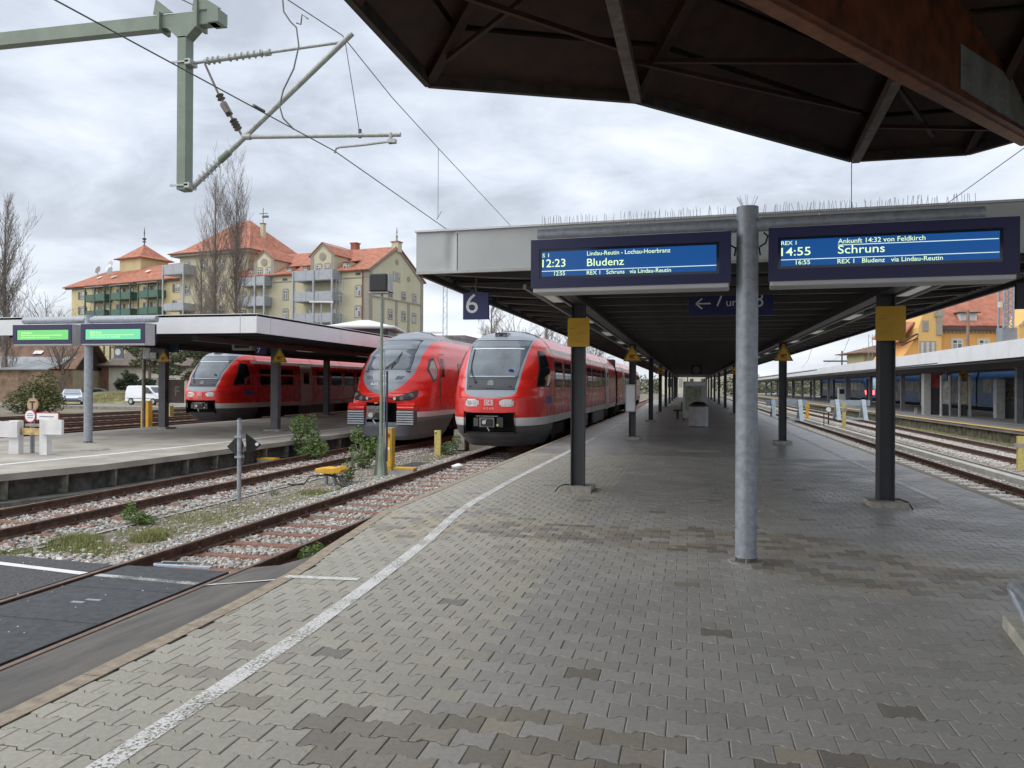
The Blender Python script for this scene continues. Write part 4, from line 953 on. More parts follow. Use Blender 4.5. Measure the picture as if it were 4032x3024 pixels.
def drape(W, Pf, C, poly, proud, side, n=8):
    def xat(y, z):
        y = y - Pf(z)
        if y >= Cz(C, 1.0, z): return W(z)
        a, b_ = 0.0, 1.0
        for _ in range(30):
            m_ = (a + b_) / 2
            if Cz(C, m_, z) < y: a = m_
            else: b_ = m_
        return a * W(z)
    zmin, zmax = min(z for _, z in poly), max(z for _, z in poly); mb = MB(); rows = []
    lev = sorted(set([round(zmin + 1e-4, 4), round(zmax - 1e-4, 4)] + [z for _, z in poly if zmin < z < zmax] + [zmin + (zmax - zmin) * k / 14 for k in range(1, 14)]))
    for z in lev:
        cr = []
        for (a, b_) in zip(poly, poly[1:] + poly[:1]):
            if (a[1] - z) * (b_[1] - z) <= 0 and abs(a[1] - b_[1]) > 1e-9: cr.append(a[0] + (b_[0] - a[0]) * (z - a[1]) / (b_[1] - a[1]))
        y0, y1 = min(cr), max(cr); rows.append([(side * (xat(y0 + (y1 - y0) * k / n, z) + proud), y0 + (y1 - y0) * k / n - proud * .7, z) for k in range(n + 1)])
    vs = [v for r_ in rows for v in r_]; m1 = n + 1
    mb.add(vs, [(i * m1 + k, i * m1 + k + 1, (i + 1) * m1 + k + 1, (i + 1) * m1 + k) for i in range(len(rows) - 1) for k in range(n)], 0, True); return mb
for s_ in (-1, 1):
    k6n.add('cab_window_seal', drape(W6, P6, C6, [(.93, 1.67), (2.16, 1.67), (2.10, 2.76), (1.70, 2.78), (1.55, 2.66)], .006, s_), M_blackp)
    k6n.add('cab_side_window', drape(W6, P6, C6, CAB6, .011, s_), M_tglass)
# coupler pocket
q = MB(); q.quad((-.76, .9, .3), (.76, .9, .3), (.76, .9, .95), (-.76, .9, .95)); q.quad((-.76, .05, .30), (-.76, .9, .30), (-.76, .9, .95), (-.76, .05, .95)); q.quad((.76, .05, .30), (.76, .9, .30), (.76, .9, .95), (.76, .05, .95)); q.quad((-.76, .05, .93), (.76, .05, .93), (.76, .9, .93), (-.76, .9, .93)); q.quad((-.76, .1, .34), (.76, .1, .34), (.76, .9, .34), (-.76, .9, .34)); k6n.add('coupler_pocket', q, M_black)
q = MB(); q.box(-.27, .17, -.02, .5, .50, .77, 0); q.box(-.22, .13, -.05, -.02, .53, .74, 1); q.cyl((-.06, -.09, .70), (-.06, -.02, .70), .03, n=8); q.bar((-.02, -.08, .50), (.06, -.14, .39), .022, .022, 2); q.box(-.38, .28, 0, .1, .80, .825, 0); q.cyl((-.12, -.07, .64), (-.12, -.04, .64), .06, n=14, mi=2); q.cyl((.04, -.07, .63), (.04, -.04, .63), .055, n=14, mi=1)
kids = []
qq = MB(); qq.box(-.45, -.31, .0, .2, .52, .76); kids.append(('contact_box', qq.mesh('contact_box', mat('box_dark_green', (0.06, 0.075, 0.07), 0.5, 0, 0.1)))); qq = MB(); qq.box(.24, .42, .02, .2, .50, .78); kids.append(('contact_box', qq.mesh('contact_box', mat('box_black', (0.03, 0.032, 0.035), 0.5, 0, 0.1))))
qq = MB(); qq.cyl((.27, -.02, .56), (.27, .0, .56), .035, n=10); kids.append(('yellow_cap', qq.mesh('yellow_cap', mat('cap_yellow', (0.6, 0.5, 0.12), 0.5, 0, 0))))
k6n.add('coupler', q, [mat('coupler_metal', (0.22, 0.21, 0.21), 0.45, 0.5, 0.25, 14), M_blackp, mat('bright_metal', (0.6, 0.6, 0.6), 0.3, 0.7, 0)], kids=kids)
# logo, number, lamp in the panel, wiper, roof headlamps
q = MB(); q.box(-.13, .13, -.012, .02, 1.12, 1.285, 0); me = q.mesh('logo_plate', mat('logo_white', (0.78, 0.66, 0.64), 0.4, 0, 0)); q2 = MB()
for (a, b_, c, d) in ((-.118, .118, 1.268, 1.276), (-.118, .118, 1.129, 1.137), (-.118, -.110, 1.137, 1.268), (.110, .118, 1.137, 1.268)): q2.box(a, b_, -.0145, -.012, c, d)
M_lred = mat('logo_red', (0.55, 0.02, 0.02), 0.4, 0, 0)
k6n.add('logo_plate', me, None, kids=[('logo_border', q2.mesh('logo_border', M_lred)), ('lettering', textmesh('DB', (-.095, -.0145, 1.155), .095, .19, M_lred, bold=.02))])
k6n.p.append(('fleet_number', textmesh('612 610', (-.15, -.008, 1.01), .062, .30, mat('pale_number', (0.72, 0.45, 0.42), 0.5, 0, 0), bold=.012), None, []))
def yf6(x, z): return P6(z) + C6(abs(x) / W6(z))
q = MB(); q.cyl((0, yf6(0, 1.75) - .03, 1.755), (0, yf6(0, 1.75) + .1, 1.765), .095, n=24); q2 = MB(); q2.box(-.125, .125, yf6(0, 1.62) - .012, yf6(0, 1.62) + .1, 1.615, 1.62); k6n.add('central_lamp', q, mat('frosted_lamp', (0.36, 0.42, 0.42), 0.3, 0.2, 0.1, 20), kids=[('lamp_rim', q2.mesh('lamp_rim', M_blackp))])
q = MB()
for x in (-.60, .58): q.box(x - .055, x + .055, yf6(x, 1.68) - .012, yf6(x, 1.68) + .05, 1.665, 1.688)
k6n.add('vent_slot', q, M_black)
q = MB(); q.tube([(-.47, yf6(-.47, 1.80) - .03, 1.80), (-.62, yf6(-.62, 2.05) - .05, 2.05), (-.70, yf6(-.7, 2.3) - .05, 2.30)], .012, 5); q.tube([(-.66, yf6(-.66, 2.0) - .04, 2.05), (-.71, yf6(-.71, 2.4) - .03, 2.4), (-.73, yf6(-.73, 2.82) - .03, 2.82)], .013, 5); q.cyl((-.47, yf6(-.47, 1.8) - .05, 1.80), (-.47, yf6(-.47, 1.8) + .05, 1.80), .03, n=8); k6n.add('wiper', q, M_blackp)
yy = yf6(0, 3.24) ; q = MB(); q.box(-.17, .27 - .05, yy - .10, yy + .5, 3.13, 3.33); q2 = MB()
for x in (-.075, .135): q2.cyl((x, yy - .125, 3.235), (x, yy - .08, 3.235), .052, n=16)
q3 = MB(); q3.box(-.15, .20, yy - .112, yy - .10, 3.155, 3.315); k6n.add('roof_headlamp', q, M_tgrey, kids=[('lamp_glass', q3.mesh('lamp_glass', M_blackp)), ('reflector', q2.mesh('reflector', mat('dull_lens', (0.14, 0.15, 0.16), 0.2, 0.3, 0)))])
q = MB(); q.add([(x, yf6(x, z) - .02, z) for z in (2.80, 2.835) for x in (-.80, -.6, -.4, 0, .4, .6, .80)], [(i, i + 1, i + 8, i + 7) for i in range(6)]); k6n.add('blind_edge', q, mat('blind_white', (0.6, 0.62, 0.63), 0.4, 0, 0)); q = MB(); q.add([(x, yf6(x, z) - .006, z) for z in (1.955, 1.985) for x in (-.68, -.5, -.3, 0, .3, .5, .68)], [(i, i + 1, i + 8, i + 7) for i in range(6)]); k6n.add('glass_edge', q, mat('pale_edge', (0.36, 0.42, 0.46), 0.4, 0, 0)); q = MB(); q.cyl((.56, yf6(.56, 2.12) - .008, 2.12), (.56, yf6(.56, 2.12) - .002, 2.125), .085, n=20); k6n.add('blue_sticker', q, mat('sticker_blue', (0.06, 0.08, 0.42), 0.5, 0, 0))
def section_body(W, zbands, y0, y1, kit, zs_):
    for nm, m, za, zb in zbands:
        zz_ = sorted([za, zb] + [z for z in zs_ if za < z < zb]); mb = MB()
        for s_ in (-1, 1):
            vs = []; fs = []
            for z in zz_: vs += [(s_ * W(z), y0, z), (s_ * W(z), y1, z)]
            for i in range(len(zz_) - 1): fs.append((2 * i, 2 * i + 1, 2 * i + 3, 2 * i + 2))
            mb.add(vs, fs, 0, True)
        kit.add(nm, mb, m)
zl_ = [.8 + .1 * i for i in range(27)] + [3.42, 3.45, 3.47]
k6b = Kit()
section_body(W6, [('body_side', M_red, .77, 2.76), ('lower_stripe', M_tlight, .53, .77), ('upper_stripe', M_tlight, 2.76, 2.90), ('roof_shoulder', M_red, 2.90, 3.28), ('roof', mat('roof_grey', (0.30, 0.30, 0.31), 0.45, 0, 0.15, 2), 3.28, 3.49)], 3.0, 25.3, k6b, zl_)
q = MB(); q.box(-1.2, 1.2, 3.0, 25.3, .50, .56); q.box(-1.05, 1.05, 4.5, 24, .0, .5); q.box(-1.3, 1.3, 25.25, 25.3, .5, 3.3); k6b.add('underframe', q, M_under)
for yb in (3.9, 20.5):
    kids = []; q = MB(); q.box(-1.13, 1.13, yb + .9, yb + 1.5, .12, .36); [q.box(s_ * 1.05 - .08, s_ * 1.05 + .08, yb - .6, yb + 3.0, .10, .38) for s_ in (-1, 1)]
    for dy in (0, 2.4):
        for s_ in (-1, 1): r_ = MB(); r_.cyl((s_ * .70, yb + dy, .08), (s_ * .84, yb + dy, .08), .44, n=20); kids.append(('wheel', r_.mesh('wheel', M_under)))
    k6b.add('bogie', q, M_under, kids=kids)
q = MB()
for s_ in (-1, 1): q.box(s_ * 1.36 - .04, s_ * 1.36 + .04, 7.4, 12.0, .02, .5); q.box(s_ * 1.36 - .04, s_ * 1.36 + .04, 14.0, 18.6, .0, .5)
k6b.add('equipment_box', q, M_tdark)
def sidepanel(y0, y1, z0, z1, W, m, nm, kit, prouds=.006, kids=None, r_=.07, side=(-1, 1)):
    for s_ in side:
        q = MB(); zz_ = sorted(set([z0, z0 + r_ * .3, z0 + r_, z1 - r_, z1 - r_ * .3, z1] + [z for z in np.arange(z0 + r_ + .06, z1 - r_ - .05, .1)])); vs = []
        for z in zz_:
            dz = max(0, r_ - min(z - z0, z1 - z)); i_ = r_ - math.sqrt(max(0, r_ * r_ - dz * dz)); x = s_ * (W(z) + prouds + .004)
            vs += [(x - s_ * .03, y0 + i_, z), (x, y0 + i_, z), (x, y1 - i_, z), (x - s_ * .03, y1 - i_, z)]
        for i in range(len(zz_) - 1):
            for k in range(3): q.f.append((4 * i + k, 4 * i + k + 1, 4 * i + k + 5, 4 * i + k + 4)); q.m.append(0); q.sm.append(False)
        q.v = vs
        kd = [(a, b_(s_)) for a, b_ in (kids or [])]
        kit.add(nm, q, m, kids=kd)
win_ys = [(3.15, 4.65), (5.15, 6.6), (9.6, 11.0), (11.55, 13.0), (13.5, 14.95), (15.45, 16.9), (17.4, 18.85)]
def bar_mesh(y0, y1, z, W):
    def f(s_):
        q = MB(); q.box(*(sorted((s_ * (W(z) + .006), s_ * (W(z) + .014)))), y0 + .05, y1 - .05, z - .012, z + .012); return q.mesh('transom', M_dark)
    return f
for a, b_ in win_ys: sidepanel(a - .035, b_ + .035, 1.665, 2.505, W6, M_blackp, 'window_seal', k6b, .0, r_=.09)
for a, b_ in win_ys: sidepanel(a, b_, 1.70, 2.47, W6, M_tglass, 'side_window', k6b, kids=[('transom', bar_mesh(a, b_, 2.24, W6))])
def doorglass(y0, y1, z0, z1, W):
    def f(s_):
        q = MB(); x0, x1 = sorted((s_ * (W(2.0) + .008), s_ * (W(2.0) + .013))); q.box(x0, x1, y0, y1, z0, z1); return q.mesh('door_window', M_tglass)
    return f
for (a, b_) in ((7.5, 8.9), (19.5, 20.9)): sidepanel(a - .03, b_ + .03, .48, 2.89, W6, M_blackp, 'door_seal', k6b, .0, r_=.03)
for yj in (3.02, 9.25, 13.25, 19.15, 21.3): sidepanel(yj - .006, yj + .006, .56, 3.2, W6, M_rust, 'panel_joint', k6b, .0, r_=.001)
for (a, b_) in ((7.5, 8.9), (19.5, 20.9)): sidepanel(a, b_, .50, 2.86, W6, M_tlight, 'door', k6b, .008, kids=[('door_window', doorglass(a + .36, b_ - .36, 1.55, 2.42, W6)), ('leaf_gap', doorglass((a + b_) / 2 - .008, (a + b_) / 2 + .008, .6, 1.5, W6))], r_=.03)
q = MB(); sidepanel(1.62, 2.42, 1.18, 1.38, lambda z: 1.43, mat('blue_badge', (0.03, 0.12, 0.32), 0.4, 0, 0.3, 8), 'side_badge', k6b, .004, r_=.01, side=(1,))
k6b.p.append(('class_number', textmesh('2', (1.44, 4.72, 2.15), .28, .17, M_text, (0, 1, 0)), None, []))
k6c = Kit(); q = MB(); q.box(-1.05, 1.05, 25.3, 26.2, .5, 3.2)
for i in range(7): q.box(-1.1, 1.1, 25.34 + i * .13, 25.39 + i * .13, .45, 3.25)
k6c.add('gangway_bellows', q, M_blackp)
def railcar(label, xc, ytip, grp='red regional railcars'):
    t = thing('railcar', label, 'train', (xc, ytip, 0), grp)
    put(k6n, t, (0, 0, 0)); put(k6b, t, (0, 0, 0)); put(k6c, t, (0, 0, 0))
    put(k6n, t, (0, 51.5, 0), math.pi); put(k6b, t, (0, 51.5, 0), math.pi)
    return t
railcar('red railcar with raked flat windscreen and DB logo, at the paved platform edge', -5.64, 22.35)
railcar('red railcar on the left, seen side on behind platform 7', -23.0, 34.2)

# ---- rounded railcar with oval grey mask
def W3(z): return interp([(-.2, 1.0), (.0, 1.15), (.2, 1.25), (.5, 1.40), (.8, 1.43), (2.3, 1.43), (2.75, 1.37), (3.15, 1.20), (3.45, .95), (3.68, .60), (3.80, .0001)], z)
def P3(z): return interp([(-.2, .42), (-.05, .28), (.3, .16), (.8, .20), (1.0, .16), (1.3, .10), (1.5, .14), (1.8, .28), (2.24, .62), (2.7, 1.06), (3.1, 1.58), (3.4, 2.12), (3.62, 2.75), (3.80, 3.9)], z)
def C3(u, z=2.0): return 1.75 * (1 - math.sqrt(max(0, 1 - u ** interp([(.95, 6.5), (1.5, 2.5)], z))))
def m3(z):
    if z < 1.40: return 0
    return .99 * math.sqrt(max(0, 1 - ((2.45 - z) / 1.05) ** 2)) if z < 2.45 else .99 - max(0, z - 3.2) * .1
HL3 = [(.30, 1.235), (.60, 1.145), (1.02, 1.17), (1.17, 1.30), (1.14, 1.52), (1.02, 1.50), (.75, 1.36)]
CAB3 = [(1.38, 2.28), (1.75, 2.64), (2.02, 2.70), (2.02, 2.02), (1.86, 1.86), (1.58, 1.80)]
CAB3i = [(1.48, 2.28), (1.78, 2.55), (1.96, 2.60), (1.96, 2.06), (1.83, 1.94), (1.62, 1.90)]
def reg3(x, y, z):
    ax = abs(x)
    if y < 4.2 and ax < m3(z):
        gw = .78 - max(0, z - 2.5) * .10
        if 2.26 < z < 3.34:
            r_ = .12; dz = max(0, r_ - (3.34 - z)); lim = gw - (r_ - math.sqrt(max(0, r_ * r_ - dz * dz)))
            if ax < lim: return 'windscreen' if z < 2.98 else ('sun_band' if z > 3.01 else 'gasket')
        if 2.235 < z < 3.37 and ax < gw + .03: return 'gasket'
        return 'front_mask'
    if y < 1.4:
        if ax < .55 and .42 < z < 1.10: return None
    if z < .60: return 'apron'
    if z < .78 and (ax > 1.15): return 'lower_stripe'
    return 'nose_shell'
zs = [-.2 + 4.0 * i / 160 for i in range(160)] + [3.80]
for zk in (.42, .60, .78, 1.10, 2.235, 2.26, 2.98, 3.01, 3.34, 3.37): zs.append(zk)
zs = sorted(set(round(z, 4) for z in zs))
def kn3(z):
    if z < 1.402: return (.52, .55, .80) if z < 1.12 else (.30, .33, .8)
    gw = .78 - max(0, z - 2.5) * .10; m_ = m3(z)
    return (gw, gw + .03, max(m_, gw + .05)) if z > 2.22 else (max(.02, m_ - .2), max(.04, m_ - .17), max(.06, m_))
n3 = nose(W3, P3, C3, reg3, zs, 4.0, 70, kn3)
k3n = Kit()
mm3 = dict(matmap); mm3.update(apron=mat('mid_grey_apron', (0.17, 0.185, 0.205), 0.5, 0, 0.1, 3, dirt=0.15), lower_stripe=mat('clean_white_stripe', (0.7, 0.66, 0.66), 0.4, 0, 0.04), front_mask=mat('mask_grey', (0.20, 0.225, 0.26), 0.33, 0, 0.04, coat=0.3), headlight=M_blackp, headlight2=M_blackp, cab_side_window=mat('blinded_window', (0.36, 0.33, 0.28), 0.3, 0, 0.15, 4), cab_window_frame=M_dark, door_joint=mat('door_gap', (0.12, 0.01, 0.01), 0.6, 0, 0), cab_door_window=M_tglass)
def yf3(x, z): return P3(z) + C3(min(1, abs(x) / W3(z)), z)
for nm, mb in n3.items():
    kids = []
    if nm.startswith('headlight'):
        s_ = -1 if nm == 'headlight' else 1
        for x, z, r_, m in ((.50, 1.235, .06, M_lampb), (.74, 1.25, .085, mat('smoky_lens', (0.18, 0.18, 0.18), 0.15, 0.5, 0)), (1.0, 1.335, .10, mat('smoky_lens', (0.18, 0.18, 0.18), 0.15, 0.5, 0))):
            q = MB(); yy = yf3(x, z); q.cyl((s_ * x, yy - .02, z), (s_ * x * .9, yy + .12, z), r_, n=18); kids.append(('reflector', q.mesh('reflector', m)))
    k3n.add('headlight' if nm == 'headlight2' else nm.strip('|'), mb, mm3[nm.strip('|')], kids=kids)
q = MB(); q.quad((-.58, 1.1, .38), (.58, 1.1, .38), (.58, 1.1, 1.14), (-.58, 1.1, 1.14)); q.quad((-.565, .2, .38), (-.565, 1.1, .38), (-.565, 1.1, 1.14), (-.565, .2, 1.14)); q.quad((.565, .2, .38), (.565, 1.1, .38), (.565, 1.1, 1.14), (.565, .2, 1.14)); q.quad((-.56, .2, 1.12), (.56, .2, 1.12), (.56, 1.1, 1.12), (-.56, 1.1, 1.12)); q.quad((-.56, .2, .41), (.56, .2, .41), (.56, 1.1, .41), (-.56, 1.1, .41)); k3n.add('coupler_pocket', q, M_black)
q = MB(); q.box(-.52, .02, .12, .6, .52, .98, 0); q.box(-.50, 0, .06, .12, .86, .98, 0); q.cyl((-.35, .05, .66), (-.35, .14, .66), .09, n=16, mi=1); q.cyl((-.12, .05, .66), (-.12, .14, .66), .10, n=16, mi=2); q.bar((-.25, .02, .5), (-.12, -.02, .36), .03, .03, 1); q.box(-.2, -.08, .0, .06, 1.06, 1.10, 3)
k3n.add('coupler', q, [mat('coupler_metal', (0.22, 0.21, 0.21), 0.45, 0.5, 0.25, 14), mat('bright_metal', (0.6, 0.6, 0.6), 0.3, 0.7, 0), M_blackp, M_yel])
for s_ in (-1, 1):
    q = MB(); x0, x1 = sorted((s_ * .60, s_ * 1.19)); q.box(x0, x1, .10, .45, .33, .84)
    kid = []
    for i in range(6):
        r2 = MB(); z0 = .345 + i * .082; r2.prism([(.02, z0 + .01), (.02, z0 + .05), (.10, z0 + .062), (.10, z0)], 'x', x0, x1); kid.append(('rib', r2.mesh('rib', mat('buffer_grey', (0.42, 0.45, 0.49), 0.45, 0.1, 0.06, 3))))
    k3n.add('buffer_block', q, M_tdark, kids=kid)
    q = MB(); q.prism([(.12, .84), (.06, .86), (.05, .92), (.10, .97), (.08, 1.02), (.22, 1.08), (.5, 1.08), (.5, .84)], 'x', x0 - (.0 if s_ > 0 else .25 * 0), x1); k3n.add('buffer_cover', q, M_red)
    q = MB()
    for k in range(5):
        xx = .42 + k * .05; q.bar((s_ * xx, yf3(xx, 1.88) - .004, 1.89), (s_ * (xx + .06), yf3(xx + .06, 2.0) - .004, 2.02), .013, .012)
    k3n.add('ventilation_slot', q, M_black)
q = MB(); y_ = yf3(0, 1.96); q.obox((.0, y_ - .005, 1.96), (1, 0, 0), (0, .95, -.3), (0, .3, .95), .125, .01, .085); me = q.mesh('logo_plate', mat('logo_white', (0.78, 0.66, 0.64), 0.4, 0, 0))
k3n.add('logo_plate', me, None, kids=[('lettering', textmesh('DB', (-.09, y_ - .035, 1.905), .10, .18, M_lred, upv=(0, .3, .95), bold=.02))])
k3n.p.append(('fleet_number', textmesh('633 035', (-.42, yf3(.2, 1.72) - .03, 1.70), .085, .60, M_text, upv=(0, .25, .95), bold=.02), None, []))
q = MB(); q.tube([(-.05, yf3(0, 2.3) - .05, 2.28), (.22, yf3(.2, 2.55) - .06, 2.56)], .012, 5); q.tube([(.02, yf3(0, 2.3) - .05, 2.28), (.26, yf3(.2, 2.55) - .06, 2.56)], .010, 5); q.tube([(.17, yf3(.2, 2.30) - .05, 2.30), (.26, yf3(.2, 2.55) - .05, 2.58), (.36, yf3(.3, 2.86) - .05, 2.88)], .018, 5); k3n.add('wiper', q, M_blackp)
for s_ in (-1, 1):
    q = MB(); q.box(s_ * .72 - .12, s_ * .72 + .12, yf3(.7, 2.2) - .02, yf3(.7, 2.2) + .02, 2.17, 2.20); k3n.add('fixing_bracket', q, M_blackp)
for s_ in (-1, 1):
    hb = MB(); rows_ = []
    for k in range(13):
        z = 1.146 + (1.519 - 1.146) * k / 12; cr = [a[0] + (b_[0] - a[0]) * (z - a[1]) / (b_[1] - a[1]) for a, b_ in zip(HL3, HL3[1:] + HL3[:1]) if (a[1] - z) * (b_[1] - z) <= 0 and abs(a[1] - b_[1]) > 1e-9]
        rows_.append([(s_ * (min(cr) + (max(cr) - min(cr)) * q / 10), yf3(min(cr) + (max(cr) - min(cr)) * q / 10, z) - .012, z) for q in range(11)])
    hb.add([v for r_ in rows_ for v in r_], [(i * 11 + q, i * 11 + q + 1, (i + 1) * 11 + q + 1, (i + 1) * 11 + q) for i in range(12) for q in range(10)], 0, True); kids = []
    for x, z, r_, m in ((.50, 1.235, .05, M_lampb), (.74, 1.25, .075, mat('smoky_lens', (0.18, 0.18, 0.18), 0.15, 0.5, 0)), (1.0, 1.335, .09, mat('smoky_lens', (0.18, 0.18, 0.18), 0.15, 0.5, 0))):
        q = MB(); yy = yf3(x, z); q.cyl((s_ * x, yy - .03, z), (s_ * x * .95, yy + .1, z), r_, n=18); kids.append(('reflector', q.mesh('reflector', m)))
    k3n.add('headlight', hb, M_blackp, kids=kids)
    k3n.add('cab_window_frame', drape(W3, P3, C3, CAB3, .006, s_), M_dark); k3n.add('cab_side_window', drape(W3, P3, C3, CAB3i, .012, s_), mm3['cab_side_window'])
    k3n.add('cab_door', drape(W3, P3, C3, [(2.30, .85), (2.98, .85), (2.98, 2.85), (2.40, 2.85), (2.30, 2.7)], .003, s_), mat('door_gap', (0.12, 0.01, 0.01), 0.6, 0, 0), kids=[('door_leaf', drape(W3, P3, C3, [(2.325, .88), (2.955, .88), (2.955, 2.82), (2.415, 2.82), (2.325, 2.68)], .008, s_).mesh('door_leaf', M_red)), ('door_window', drape(W3, P3, C3, [(2.42, 2.0), (2.80, 2.0), (2.80, 2.68), (2.50, 2.68), (2.42, 2.55)], .013, s_).mesh('door_window', M_tglass)), ('grab_rail', MB().box(*sorted((s_ * 1.44, s_ * 1.46)), 2.30, 2.33, 1.1, 2.0).mesh('grab_rail', M_tdark))])
k3b = Kit(); zl3 = [.8 + .1 * i for i in range(30)] + [3.75]
section_body(W3, [('body_side', M_red, .78, 2.95), ('lower_stripe', M_tlight, .60, .78), ('roof_shoulder', M_red, 2.95, 3.4), ('roof', mat('roof_grey', (0.30, 0.30, 0.31), 0.45, 0, 0.15, 2), 3.4, 3.80)], 4.0, 21.5, k3b, zl3)
q = MB(); q.box(-1.2, 1.2, 4.0, 21.5, .5, .62); q.box(-1.0, 1.0, 4.8, 21, .0, .5); q.box(-1.3, 1.3, 21.4, 21.5, .5, 3.5)
k3b.add('underframe', q, M_under)
for yb in (4.2, 18):
    kids = []; q = MB(); q.box(-1.1, 1.1, yb + .9, yb + 1.5, .12, .36)
    for dy in (0, 2.4):
        for s_ in (-1, 1): r_ = MB(); r_.cyl((s_ * .70, yb + dy, .08), (s_ * .84, yb + dy, .08), .42, n=20); kids.append(('wheel', r_.mesh('wheel', M_under)))
    k3b.add('bogie', q, M_under, kids=kids)
for a in (4.6, 6.6, 8.6, 13, 15, 17): sidepanel(a, a + 1.5, 1.65, 2.55, W3, M_tglass, 'side_window', k3b)
q = MB(); q.box(-.6, .6, 8.5, 11.5, 3.70, 3.93); q.box(-.5, .5, 13, 16, 3.70, 3.9); q.box(.6, .72, 5.6, 15, 3.55, 3.74); k3b.add('roof_unit', q, mat('roof_equipment', (0.20, 0.19, 0.20), 0.6, 0, 0.3, 3))
t = thing('railcar', 'red railcar with an oval grey mask and ribbed buffers, middle train behind the green mast', 'train', (-10.30, 25.6, 0), 'red regional railcars')
put(k3n, t, (0, 0, 0)); put(k3b, t, (0, 0, 0)); put(k3b, t, (0, 43, 0), math.pi)

# ---- blue train at the far platform
def W8(z): return interp([(-.1, 1.3), (.2, 1.40), (2.4, 1.42), (2.9, 1.3), (3.3, .95), (3.5, .0001)], z)
def P8(z): return interp([(-.1, .3), (.3, .05), (.9, 0), (1.5, .1), (3.0, .9), (3.3, 1.3), (3.5, 2.2)], z)
def reg8(x, y, z):
    ax = abs(x)
    if y < 1.5 and ax < 1.02 and 1.4 < z < 2.9: return 'windscreen'
    if y < 1.6 and .45 < ax < 1.36 and .8 < z < 1.35: return 'tail_lamp' + ('|' if x > 0 else '')
    if z < .4: return 'apron'
    return 'nose_shell'
k8 = Kit(); n8 = nose(W8, P8, C3, reg8, [-.1 + 3.6 * i / 40 for i in range(41)], 3.0, 30)
for nm, mb in n8.items(): nm = nm.strip('|'); k8.add(nm, mb, dict(windscreen=mat('sky_blue_glass', (0.25, 0.42, 0.5), 0.2, 0, 0.2, 2), tail_lamp=mat('tail_lamp_lit', (0.5, 0.02, 0.02), 0.3, 0, 0, emit=(1, 0.10, 0.12), estr=2.2), apron=M_under, nose_shell=M_blue)[nm])
section_body(W8, [('body_side', M_blue, .3, 2.95), ('roof', mat('roof_white_blue', (0.35, 0.45, 0.62), 0.35, 0, 0.05), 2.95, 3.5)], 3.0, 36, k8, [.6 + .2 * i for i in range(14)])
q = MB(); q.box(-1.2, 1.2, 1, 36, -.3, .3); q.box(-1.35, 1.35, 35.9, 36, .3, 3.2); k8.add('underframe', q, M_under)
M_bglass = mat('reflection_tinted_window', (0.46, 0.48, 0.44), 0.15, 0, 0.6, 1.2, col2=(0.10, 0.13, 0.15))  # pale patches stand for reflections in the panes, put into the colour
for i in range(15): sidepanel(3.6 + i * 2.1, 5.3 + i * 2.1, 1.35, 2.35, W8, M_bglass, 'side_window', k8, side=(-1,))
for a in (8.0, 24.8): sidepanel(a + .05, a + .55, .45, 2.5, W8, mat('blue_door', (0.30, 0.34, 0.36), 0.4, 0, 0.2), 'door', k8, .012, r_=.03, side=(-1,))
for i in range(3): sidepanel(6 + i * 9.5, 9.2 + i * 9.5, .5, 1.2, W8, mat('cream_swoosh', (0.5, 0.47, 0.38), 0.4, 0, 0.3, 2), 'livery_swoosh', k8, .004, r_=.33, side=(-1,))
k8b = Kit(); k8b.p = [p_ for p_ in k8.p if p_[0] not in ('windscreen', 'tail_lamp', 'apron', 'nose_shell')]
t = thing('blue_train', 'blue train with a lit red tail lamp farther along the far platform', 'train', (23.0, 106, 0), 'blue trains at the far platform'); put(k8, t, (0, 0, 0))
t = thing('blue_train', 'nearer blue train with pale swooshes behind the poster stand on the far platform', 'train', (23.0, 60, 0), 'blue trains at the far platform')
for yy in (4.5, -28.8, -62): put(k8b, t, (0, yy, 0))
# ------------------------------------------------------------------ big timber roof over the camera
t = thing('timber_roof', 'dark timber roof with glulam beams overhanging the top right of the picture', 'station roof', (1, 4, 5.2))
ZE = 5.2
EP = [(-4.2, -6.0), (-3.05, 2.0), (-2.98, 6.75), (-2.94, 8.73), (-0.63, 9.73), (2.41, 12.94), (4.0, 12.89), (4.75, 11.9), (8.5, 9.5), (9.5, -2.0), (5, -7.5)]
HUB = (3.9, 1.2, 9.6)
ins = lambda p, k: Vector((p[0], p[1], ZE)).lerp(Vector(HUB), k)
for i in range(len(EP)):
    a, c = EP[i], EP[(i + 1) % len(EP)]
    # each bay of the soffit is boarded, planks running along the edge
    A, Cc, H_ = Vector((*a, ZE)), Vector((*c, ZE)), Vector(HUB)
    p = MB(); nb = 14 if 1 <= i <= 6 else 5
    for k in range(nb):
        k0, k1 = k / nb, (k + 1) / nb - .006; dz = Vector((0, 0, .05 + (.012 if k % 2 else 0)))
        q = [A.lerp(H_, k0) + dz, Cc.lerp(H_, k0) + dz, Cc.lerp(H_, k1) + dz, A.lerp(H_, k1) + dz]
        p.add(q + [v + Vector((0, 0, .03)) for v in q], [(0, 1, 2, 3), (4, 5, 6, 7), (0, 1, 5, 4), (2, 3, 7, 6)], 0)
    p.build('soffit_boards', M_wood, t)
    p = MB(); p.bar(A + Vector((0, 0, .06)), Cc + Vector((0, 0, .06)), .07, .26); p.build('edge_board', mat('edge_timber', (0.05, 0.038, 0.03), 0.6, 0, 0.3, 5, 0.1), t)
    p = MB(); p.quad(A + Vector((0, 0, .22)), Cc + Vector((0, 0, .22)), H_ + Vector((0, 0, .3)), H_ + Vector((0, 0, .3))); p.v = p.v[:4]
    p.build('roof_covering', mat('roof_sheet', (0.12, 0.12, 0.12), 0.8), t)
def rafter(a, b_, w_, h_, m, nm='timber_beam'): p = MB(); p.bar(a, b_, w_, h_); return p.build(nm, m, t)
